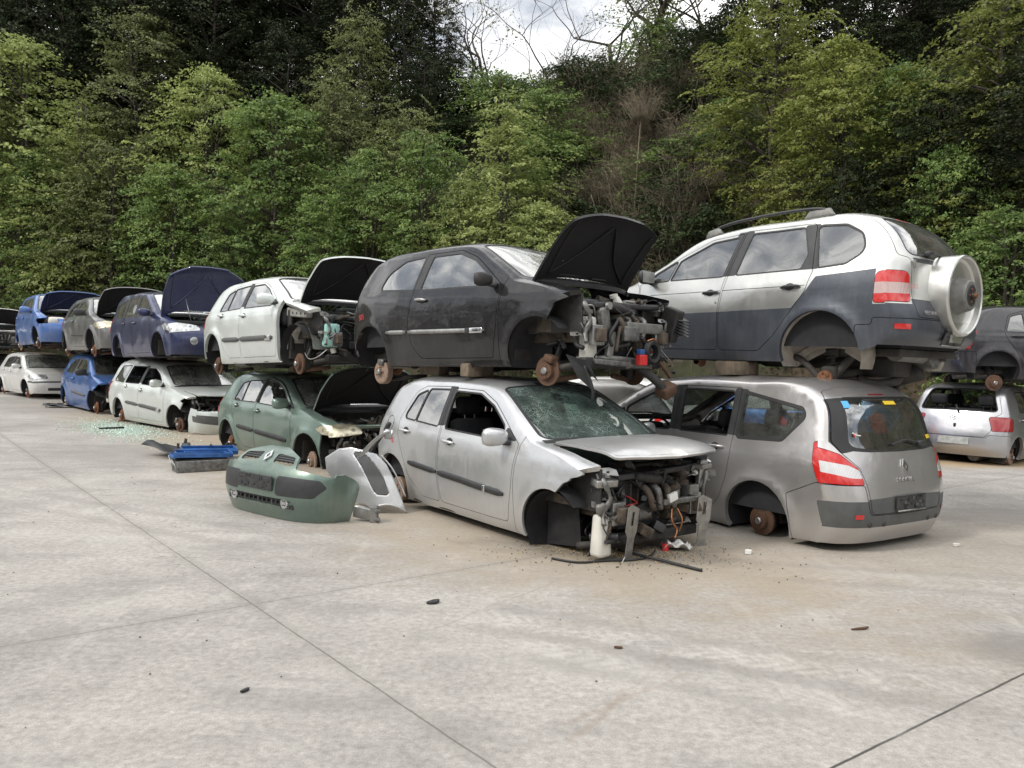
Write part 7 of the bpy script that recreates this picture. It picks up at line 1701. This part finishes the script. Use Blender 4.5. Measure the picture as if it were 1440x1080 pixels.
# ground cover of ivy and brambles all over the bank, dry stems down its bare middle
rg = np.random.default_rng(3); pos = []; od = []; ti = []
lmax = TL[-1]-20
for k in range(7600):
    l = rg.uniform(22, min(lmax, 118)); o = rg.uniform(-.2, 12.5); p = bank(l, o); px = 720+1080*p.x/max(p.y, 1)
    if p.y < 4: continue
    brown = math.exp(-((px-890)/130)**2)*(1 if o < 10 else .4)
    if rg.uniform() < brown*.38: continue
    n = int(rg.uniform(12, 34)); r = rg.uniform(.25, .8); _, nn = toe(l)
    q = np.array(p)+rg.normal(0, 1, (n, 3))*np.array([r, r, r*.6])*.6+np.array([-nn.x*.25, -nn.y*.25, .25]); pos.append(q); od.append(np.tile([-nn.x, -nn.y, .3], (n, 1))); ti.append(np.full(n, np.clip(rg.normal(.45, .3), 0, 1)))
me = leaf_mesh('undergrowth', np.concatenate(pos), np.concatenate(od), .14, rg, LM['ivy'], .7, np.concatenate(ti))
ob = bpy.data.objects.new('undergrowth', me); col.objects.link(ob); tag(ob, 'dark ivy and bramble leaves covering the steep bank', 'undergrowth', kind='stuff')
b = MB(); rs = random.Random(8)
for k in range(900):
    px = rs.gauss(890, 95) if k % 4 else rs.uniform(300, 1300); o = rs.uniform(1.0, 10.5)
    d = ray(px, 300); l0 = None
    p, l = (bank_cache[int(px/4)] if 0 else (None, None))
    # column of the bank by interpolation over its length
    if k == 0:
        lt = np.arange(22, 118, .5); pxs = np.array([720+1080*bank(a, 5).x/max(.1, bank(a, 5).y) for a in lt])
    l = float(np.interp(-px, -pxs, lt)) if pxs[0] > pxs[-1] else float(np.interp(px, pxs, lt))
    p = bank(l, o); _, nn = toe(l); L = rs.uniform(.6, 3.0); outv = Vector((-nn.x, -nn.y, 0))
    sx = Vector((nn.y, -nn.x, 0))*rs.uniform(-.9, .9); p0 = p+outv*rs.uniform(.05, .4)+Vector((0, 0, .3))
    pts = [p0, p0+outv*.35*rs.random()+sx*.5+Vector((0, 0, -L*.35 if k % 3 else L*.4)), p0+outv*.55+sx+Vector((0, 0, -L if k % 3 else L*.7))]
    b.tube(pts, rs.choice((.005, .007, .010)), LM['dry'], n=3, sub=2)
tag(b.build('dry_brush'), 'tangle of dry brown stems hanging down the bare middle of the bank', 'brush', kind='stuff')

# the tree line across the yard, behind the photographer: it is what the paint and the windows mirror
rg = np.random.default_rng(12); pos = []; od = []; ti = []
for k in range(44):
    a = R(100+k*5.2+rg.uniform(-2, 2)); d = rg.uniform(30, 38); cx, cy = d*math.cos(a), d*math.sin(a)
    if cy > 16: continue
    H = rg.uniform(7.5, 12.5); Rr = rg.uniform(2.6, 3.8)
    for q in range(60):
        h = rg.uniform(.3, H); rr = Rr*math.sqrt(max(.05, 1-(h/H)**2.2)); n = 14; c = np.array([cx, cy, h])+rg.normal(0, 1, 3)*np.array([rr, rr, .6])*.6
        pos.append(c+rg.normal(0, .5, (n, 3))); od.append(np.tile([-cx/d, -cy/d, .3], (n, 1))); ti.append(np.full(n, rg.uniform(0, 1)))
me = leaf_mesh('treeline', np.concatenate(pos), np.concatenate(od), .62, rg, LM['dark'], .7, np.concatenate(ti)); ob = bpy.data.objects.new('treeline', me); col.objects.link(ob); tag(ob, 'dark line of trees across the yard, mirrored in the car windows', 'trees', kind='stuff')
# ------------------------------------------------------------------ loose parts and litter on the concrete
def loose(name, label, cat, x, y, rz=0, group=None): return thing(name, label, cat, (x, y, 0), rz, group)
# green front bumper lying in the foreground
gm_ = megane()
gm_['strip'] = [('part', 'fb', [('h2-.25', -.16), ('h2-.25', .16), ('h2+.15', .50), ('n1-.26', .58), ('n1-.14', .95), ('n1-.20', 1.2), ('fb+.5', 1.2), ('fb+.5', -1.2), ('n1-.20', -1.2), ('n1-.14', -.95), ('n1-.26', -.58), ('h2+.15', -.50)], .03, None, 0.0),
                ('hole', [('h2+.10', .13), ('h2+.22', .46), ('n1-.34', .52), ('n1-.42', .15)], .03), ('hole', [('h2+.10', -.13), ('h2+.22', -.46), ('n1-.34', -.52), ('n1-.42', -.15)], .03),
                ('mat', 'trim', [('n1+.12', .36), ('n1+.10', .92), ('n1+.45', .98), ('n2-.02', .88), ('n2-.02', .36)], .04), ('mat', 'trim', [('n1+.12', -.36), ('n1+.10', -.92), ('n1+.45', -.98), ('n2-.02', -.88), ('n2-.02', -.36)], .04),
                ('hole', [('n2+.10', -.56), ('n2+.10', .56), ('n2+.42', .50), ('n2+.42', -.50)], .03)]
gm_['flank'] = [('part', 'fb', [(1.74, .66), (1.58, .58, .15), (1.66, .3, .1), (1.70, .0), (2.4, 0), (2.4, .80), (1.88, .67)], .03, None, 0.0)]
P_green2 = paint('dull_green_bumper_paint', (.125, .185, .155), .55, .33, .10, low_=.05)
gb_ = make_car(gm_, P_green2, 'green_bumper', 'sea green front bumper with twin grille openings, lying on the concrete in front', 'car bumper', (-1.13, 9.0, -.215), R(-127), only={'fb'}, seed=31)
o = gb_.objs['fb']; o.name = 'bumper_skin'; s_ = gb_.skin
for sg in (-1, 1):
    q = MB()
    for k in range(3):
        pts = [Vector(s_.strip(np.array([s_.dom('h2+%.2f' % (.22+.11*k), 0)[0]]), np.array([sg*tt*.72]))[0])+Vector((-.02, 0, -.005)) for tt in (.14, .3, .50)]; q.tube(pts, .014, 'trim', n=6)
    for tt in (.2, .28, .36, .44):
        pts = [Vector(s_.strip(np.array([s_.dom('h2+%.2f' % u_, 0)[0]]), np.array([sg*tt*.72]))[0])+Vector((-.03, 0, -.01)) for u_ in (.18, .5)]; q.tube(pts, .008, 'trim', n=5, sub=1)
    q.build('grille', gb_.root)
gb_.objs['tg'] = o; badge(gb_, 'h2+.32', 0, .15)
p = Vector(s_.strip(np.array([s_.dom('n1+.45', 0)[0]]), np.array([0.]))[0]); q = MB(); q.box(p+Vector((.014, 0, -.01)), (.02, .52, .14), 'plate', bev=.006)
rg_ = random.Random(5)
for k in range(16): q.box(p+Vector((.026, rg_.uniform(-.22, .22), rg_.uniform(-.065, .045))), (.006, rg_.uniform(.02, .07), rg_.uniform(.01, .03)), 'trim', bev=.001)
q.build('plate_holder', gb_.root)
q = MB(); p = Vector(s_.strip(np.array([s_.dom('n2+.26', 0)[0]]), np.array([0.]))[0]); q.box(p+Vector((-.05, 0, 0)), (.02, 1.0, .10), 'trim')
for k in range(13): q.box(p+Vector((-.03, -.42+k*.07, 0)), (.02, .012, .09), 'trimgrey' if k % 3 == 0 else 'trim')
for zz in (-.02, .02): q.box(p+Vector((-.03, 0, zz)), (.02, .95, .008), 'trim')
q.build('lower_grille', gb_.root)
for sg in (-1, 1):
    q = MB(); p = Vector(s_.strip(np.array([s_.dom('n2+.26', 0)[0]]), np.array([sg*.50*.72]))[0]); q.lathe([(.055, -.02), (.055, .006), (.045, .010), (0, .004)], 'headlamp', p+Vector((-.01, 0, 0)), 'X', 18); q.build('fog_light', gb_.root)
# curved silver bumper corner standing behind it
def shell(fx, n, m, mat, name, parent, th=.012, sel=None):
    b_ = MB(); V = [[fx(i/n, j/m) for j in range(m+1)] for i in range(n+1)]
    vs = [v for row in V for v in row]; fs = []
    for i in range(n):
        for j in range(m):
            if sel and not sel((i+.5)/n, (j+.5)/m): continue
            fs.append((i*(m+1)+j, (i+1)*(m+1)+j, (i+1)*(m+1)+j+1, i*(m+1)+j+1))
    b_.add(vs, fs, mat); o_ = b_.build(name, parent)
    md = o_.modifiers.new('thick', 'SOLIDIFY'); md.thickness = th; md.offset = -1
    return o_
sb = loose('silver_bumper', 'curved silver bumper corner with dark grey insert, standing on end behind the green bumper', 'car bumper', -1.23, 7.45, R(2))
def sb_pt(x, y):      # outline units of 1/615 m, bowed towards the viewer
    X, Z = (x-1010)/615., max(0.0, (945-y)/615.); return Vector((X, .22+.95*(X+.12)**2+.42*max(0, Z-.15)**2-.10*Z-(.20 if Z < .06 else .20*max(0, 1-(Z-.06)/.3))*(.5+X), Z))
def sb_panel(out_, cut, name, mat, lift, parent, th):
    o_ = fillet([(a*1.0, b_*1.0) for a, b_ in out_], 14, 12); ps = [fillet([(a, b_) for a, b_ in cut], 10, 12)] if cut else []
    v_, f_ = tess(o_, ps, 14)
    if cut: f_ = f_[~inside(ps[0], v_[f_].mean(1))]
    q_ = MB(); q_.add([sb_pt(*p)+Vector((0, -lift, 0)) for p in v_], [tuple(int(k) for k in t) for t in f_], mat)
    ob_ = q_.build(name, parent); md = ob_.modifiers.new('thick', 'SOLIDIFY'); md.thickness = th; md.offset = 0; return ob_
OUT = [(600, 640), (700, 572), (780, 556), (870, 568), (950, 590), (1010, 650), (1060, 740), (1105, 840), (1148, 945), (1090, 905), (1020, 890), (930, 915), (905, 900), (820, 885), (700, 800), (620, 720)]
INS = [(800, 592), (850, 580), (900, 610), (960, 680), (1005, 750), (1035, 828), (1020, 836), (965, 832), (940, 810), (900, 740), (860, 670)]
sbo = sb_panel(OUT, INS, 'bumper_skin', P_silver, 0, sb, .008); sb_panel(INS, None, 'insert', 'trimgrey', -.004, sbo, .008)
q = MB(); q.tube([sb_pt(*p)+Vector((0, -.008, 0)) for p in ((1146, 938), (1090, 902), (1020, 888), (930, 912))], .012, P_silver, n=6); q.build('arch_lip', sbo)
q = MB(); q.tube([sb_pt(*p)+Vector((.02, .05, .0)) for p in ((960, 600), (1030, 680), (1080, 770), (1118, 850))], .010, P_silver, n=6)
q.build('back_flange', sbo)
# slim silver wing leaning on it
sw = loose('silver_wing', 'slim curved silver wing panel standing upright between the green bumper and silver bumper', 'car wing', -1.62, 7.85, R(-30))
def wing(u, v): return (-.05+.30*u+.24*u*u*u+.035*math.sin(v*3), -.05+.10*(v-.5)*(1.25-u*.9), .10+.78*u**.92-.05*u*u*u)
shell(wing, 24, 6, P_silver, 'wing_skin', sw, .008)
q = MB(); q.tube([(-.02, .03, .10), (.13, .04, .42), (.28, .05, .68), (.40, .05, .82)], .018, 'trim', n=6); q.build('rubber_edge', sw)
q = MB(); q.lathe([(.0, .04), (.05, .02), (.055, -.02), (.03, -.04), (0, -.05)], 'headlamp', (.47, .0, .79), 'X', 16); q.box((.44, .02, .86), (.04, .05, .10), 'trim', bev=.015, rot=(0, R(30), 0)); q.build('lamp', sw)
def flap(u, v): return (-.10+.34*u, .10+.02*math.sin(u*3), .05+.40*v*(1-.3*u))
shell(flap, 8, 8, P_silver, 'lower_flap', sw, .008)
# bent steel bracket
br = loose('steel_bracket', 'bent bare steel bracket under the curved silver bumper', 'bracket', -1.32, 7.22, R(-20))
q = MB(); q.box((-.06, 0, .075), (.18, .06, .11), 'steel', bev=.01, rot=(0, R(8), R(6))); q.box((.06, .0, .075), (.07, .10, .15), 'galv', bev=.008, rot=(0, 0, R(20)))
for z_ in (.03, .11): q.box((.10, -.01, z_), (.05, .07, .03), 'alu', bev=.006, rot=(0, R(20), R(30)))
q.build('plate', br)
# black plastic liner
bl_ = loose('black_liner', 'curled black plastic wheel liner lying beside the blue tool box', 'plastic liner', -4.78, 11.3, R(-20))
def lin_(u, v): a = (u-.5)*2.4; return (.62*math.sin(a)*(1+.15*v), (v-.5)*.55+.08*math.sin(u*9), .06+.17*(1-math.cos(a))*1.1+.05*math.sin(v*5+u*4)+(.10 if .30 < u < .42 and v > .85 else 0)*1.0)
shell(lin_, 36, 12, 'trim', 'liner_sheet', bl_, .008)
q = MB()
for k in range(5): t_ = Vector(lin_(.2+.15*k, .95)); q.box(t_+Vector((0, .01, .03)), (.05, .012, .08), 'trim', bev=.006, rot=(0, .2*k, 0))
q.build('clip_tabs', bl_)
q = MB(); q.lathe([(.0, .0), (.14, .01), (.20, .03), (.22, .07)], 'rubber', (.05, .02, .02), 'Z', 24); q.build('rubber_disc', bl_)
# cantilever tool box
tb = loose('tool_box', 'grey tool box with opened blue trays on the concrete', 'tool box', -4.05, 10.05, R(36))
q = MB(); q.box((0, 0, .075), (.66, .30, .15), 'alu', bev=.012); q.box((0, 0, .155), (.60, .24, .02), 'engine'); q.build('base', tb)
for k, (dx, dy, dz, rx_) in enumerate(((.10, .26, .17, R(8)), (-.02, .0, .185, R(-3)), (.22, .44, .19, R(12)))):
    q = MB(); q.box((dx, dy, dz), (.70, .26, .018), 'blue_plastic', bev=.006, rot=(rx_, R(2), 0))
    for sy_ in (-.12, .12): q.box((dx, dy+sy_, dz+.022+sy_*math.tan(rx_)), (.70, .012, .045), 'blue_plastic', bev=.004, rot=(rx_, R(2), 0))
    for sx_ in (-.345, .345): q.box((dx+sx_, dy, dz+.02), (.012, .26, .045), 'blue_plastic', bev=.004, rot=(rx_, R(2), 0))
    q.build('tray', tb)
for sx_ in (-.34, .34):
    q = MB(); q.tube([(sx_, -.12, .06), (sx_, .10, .18)], .008, 'steel', n=6, sub=1); q.tube([(sx_, .10, .06), (sx_, .30, .18)], .008, 'steel', n=6, sub=1); q.tube([(sx_, .10, .18), (sx_, .0, .05)], .008, 'steel', n=6, sub=1); q.build('hinge_arm', tb)
# leaning blue panel and black scraps near the saloon
bp_ = loose('blue_panel', 'torn blue body panel leaning against the bright blue car', 'car panel', -11.7, 20.6, R(-45))
def pan(u, v): return (.16*v-.35*u*.5, -.18+.5*u+.05*math.sin(v*4), .02+.78*v*(1-.45*u))
shell(pan, 10, 14, P_blue, 'panel_skin', bp_, .01)
for (x, y, s, lab) in ((-11.75, 20.0, .42, 'crumpled black plastic scrap at the nose of the old white saloon'), (-12.3, 20.6, .30, 'smaller black plastic scrap beside the crumpled one near the saloon')):
    t_ = loose('plastic_scrap', lab, 'scrap', x, y, R(30)); rr_ = random.Random(int(s*100))
    shell(lambda u, v: ((u-.5)*s*1.6, (v-.5)*s, .02+.10*abs(math.sin(u*6+v*3))*s*1.6), 14, 8, 'trim', 'scrap_sheet', t_, .006)
# single bits one can point at
def chip(name, label, cat, x, y, L, W, H, mat, rz, seed):
    rr_ = random.Random(seed); t_ = loose(name, label, cat, x, y, R(rz)); n_ = 9; out = []
    for k in range(n_):
        a = 2*math.pi*k/n_; f_ = rr_.uniform(.65, 1.1); out.append((L/2*math.cos(a)*f_, W/2*math.sin(a)*f_))
    q = MB(); q.slab(out, H, mat, Matrix.Rotation(R(rr_.uniform(-6, 6)), 4, 'Y')); q.build('piece', t_); t_.location.z = .004; return t_
chip('dark_scrap', 'black rubbery scrap on the bare slab, right of the joint crossing', 'scrap', -.46, 4.84, .11, .06, .012, 'rubber', 20, 1); chip('dark_scrap', 'small dark leaf-like scrap on the left foreground slab', 'scrap', -1.19, 3.49, .05, .025, .008, 'rubber', 60, 2)
chip('brown_strip', 'flat brown strip of debris on the right foreground slab', 'scrap', 2.13, 4.56, .15, .022, .01, 'rustdark', 15, 3); chip('yellow_scrap', 'yellowish scrap of foam on the concrete right of the minivan', 'scrap', 4.02, 6.85, .08, .05, .02, 'yellow_plastic' if 0 else 'white_plastic', 10, 4)
chip('brown_chip', 'small brown chip on the centre slab below the silver car', 'scrap', .62, 4.15, .05, .02, .008, 'rustdark', 0, 5); chip('white_chip', 'white plastic cap near the torn nose of the silver car', 'scrap', 2.0, 6.35, .08, .06, .03, 'paper', 20, 6)
chip('black_bar', 'short black bar on the ground in front of the white estate', 'scrap', -7.75, 14.9, .55, .06, .04, 'rubber', 40, 7); chip('brown_board', 'small brown board beside the shattered glass', 'scrap', -8.3, 16.6, .5, .12, .03, 'rust', 20, 8)
t_ = loose('wiper_rod', 'long black rod lying on the concrete in front of the torn silver nose', 'rod', 1.25, 5.95, 0); q = MB(); q.tube([(-.35, .30, .03), (0, 0, .02), (.22, -.20, .012)], .012, 'rubber', n=6, sub=3); q.build('rod', t_)
t_ = loose('black_cable', 'loose black cable snaking from the torn nose of the silver car', 'cable', .60, 5.95, 0); q = MB(); q.tube([(-.25, .04, .012), (-.05, -.06, .012), (.18, .02, .012), (.40, .06, .014), (.55, .20, .012), (.62, .36, .02)], .009, 'rubber', n=6, sub=6); q.build('cable', t_)
t_ = loose('paper_scrap', 'crumpled white paper lying inside the torn nose of the silver car', 'paper', 1.42, 6.45, 0); shell(lambda u, v: ((u-.5)*.24, (v-.5)*.18, .02+.05*abs(math.sin(u*7)*math.cos(v*6))), 10, 8, 'paper', 'sheet', t_, .003)
# pale green granules of broken window glass, and grit
rg2 = np.random.default_rng(4)
def granules(name, label, pts, size, mat, kind):
    n_ = len(pts); V = np.empty((n_, 4, 3)); a = rg2.uniform(0, 6.28, n_); L = size*rg2.uniform(.5, 1.6, n_)
    for k, (dx, dy, dz) in enumerate(((1, 0, 0), (-.5, .87, 0), (-.5, -.87, 0), (0, 0, .9))):
        V[:, k, 0] = pts[:, 0]+L*(dx*np.cos(a)-dy*np.sin(a)); V[:, k, 1] = pts[:, 1]+L*(dx*np.sin(a)+dy*np.cos(a)); V[:, k, 2] = .003+L*dz
    me = bpy.data.meshes.new(name); me.from_pydata([tuple(p) for p in V.reshape(-1, 3)], [], [f for i in range(n_) for f in ((4*i, 4*i+1, 4*i+3), (4*i+1, 4*i+2, 4*i+3), (4*i+2, 4*i, 4*i+3))]); me.materials.append(M[mat])
    o_ = bpy.data.objects.new(name, me); col.objects.link(o_); tag(o_, label, kind, kind='stuff')
M['shards'] = simple('broken_glass_granules', (.40, .52, .45), .3, var=.3, scale=30)
c_ = np.array([-7.65, 15.0]); u_ = np.array([-.64, .77]); w_ = np.array([.77, .64])
pts = c_+np.outer(rg2.normal(0, 1.1, 3000), u_)+np.outer(rg2.normal(0, .32, 3000), w_); granules('glass_shards', 'scatter of pale green broken window glass in front of the white estate', pts, .013, 'shards', 'broken glass')
pts = np.concatenate([np.stack([rg2.uniform(-7, 7, 260), rg2.uniform(3, 13, 260)], 1), np.stack([rg2.normal(1.0, .6, 500), rg2.normal(6.2, .3, 500)], 1), c_+np.outer(rg2.uniform(-8, 9, 420), u_)+np.outer(rg2.normal(.6, .4, 420), w_)])
M['grit'] = simple('dark_grit', (.09, .075, .06), .9, var=.7, scale=3); granules('grit', 'dark crumbs and grit littered over the concrete', pts, .006, 'grit', 'litter')
pts = np.stack([rg2.normal(.85, .35, 900), rg2.normal(6.25, .14, 900)], 1); M['crumb'] = simple('tan_crumbs', (.42, .30, .14), .9); granules('crumbs', 'tan crumbs of foam beneath the torn silver nose', pts, .005, 'crumb', 'litter')
# timber blocks between the stacked cars
def block(label, x, y, z, d, rz, mat='wood'):
    t_ = thing('timber_block', label, 'timber block', (x, y, z), R(rz), 'timber blocks between stacked cars'); q = MB(); q.box((0, 0, d[2]/2), d, M[mat], bev=.008); q.box((0, 0, d[2]+.005), (d[0]*.96, d[1]*.9, .01), M[mat], bev=.003); q.build('block', t_)
M['wood'] = simple('weathered_timber', (.16, .125, .09), .9, var=.4, scale=12, bump=.5)
block('timber block under the sill of the black hatchback', -.35, 7.62, 1.385, (.12, .34, .12), -45); block('second timber block under the black hatchback, near its rear wheel', -.85, 8.35, 1.375, (.34, .14, .12), -45)
block('timber block on the minivan roof under the crossover, behind its axle', 2.32, 7.95, 1.47, (.40, .24, .13), 35); block('timber block on the green car roof under the white hatchback', -3.2, 11.9, 1.28, (.14, .5, .15), -47)
block('timber block on the white estate roof under the dark blue car', -6.9, 16.1, 1.37, (.14, .6, .13), -43)
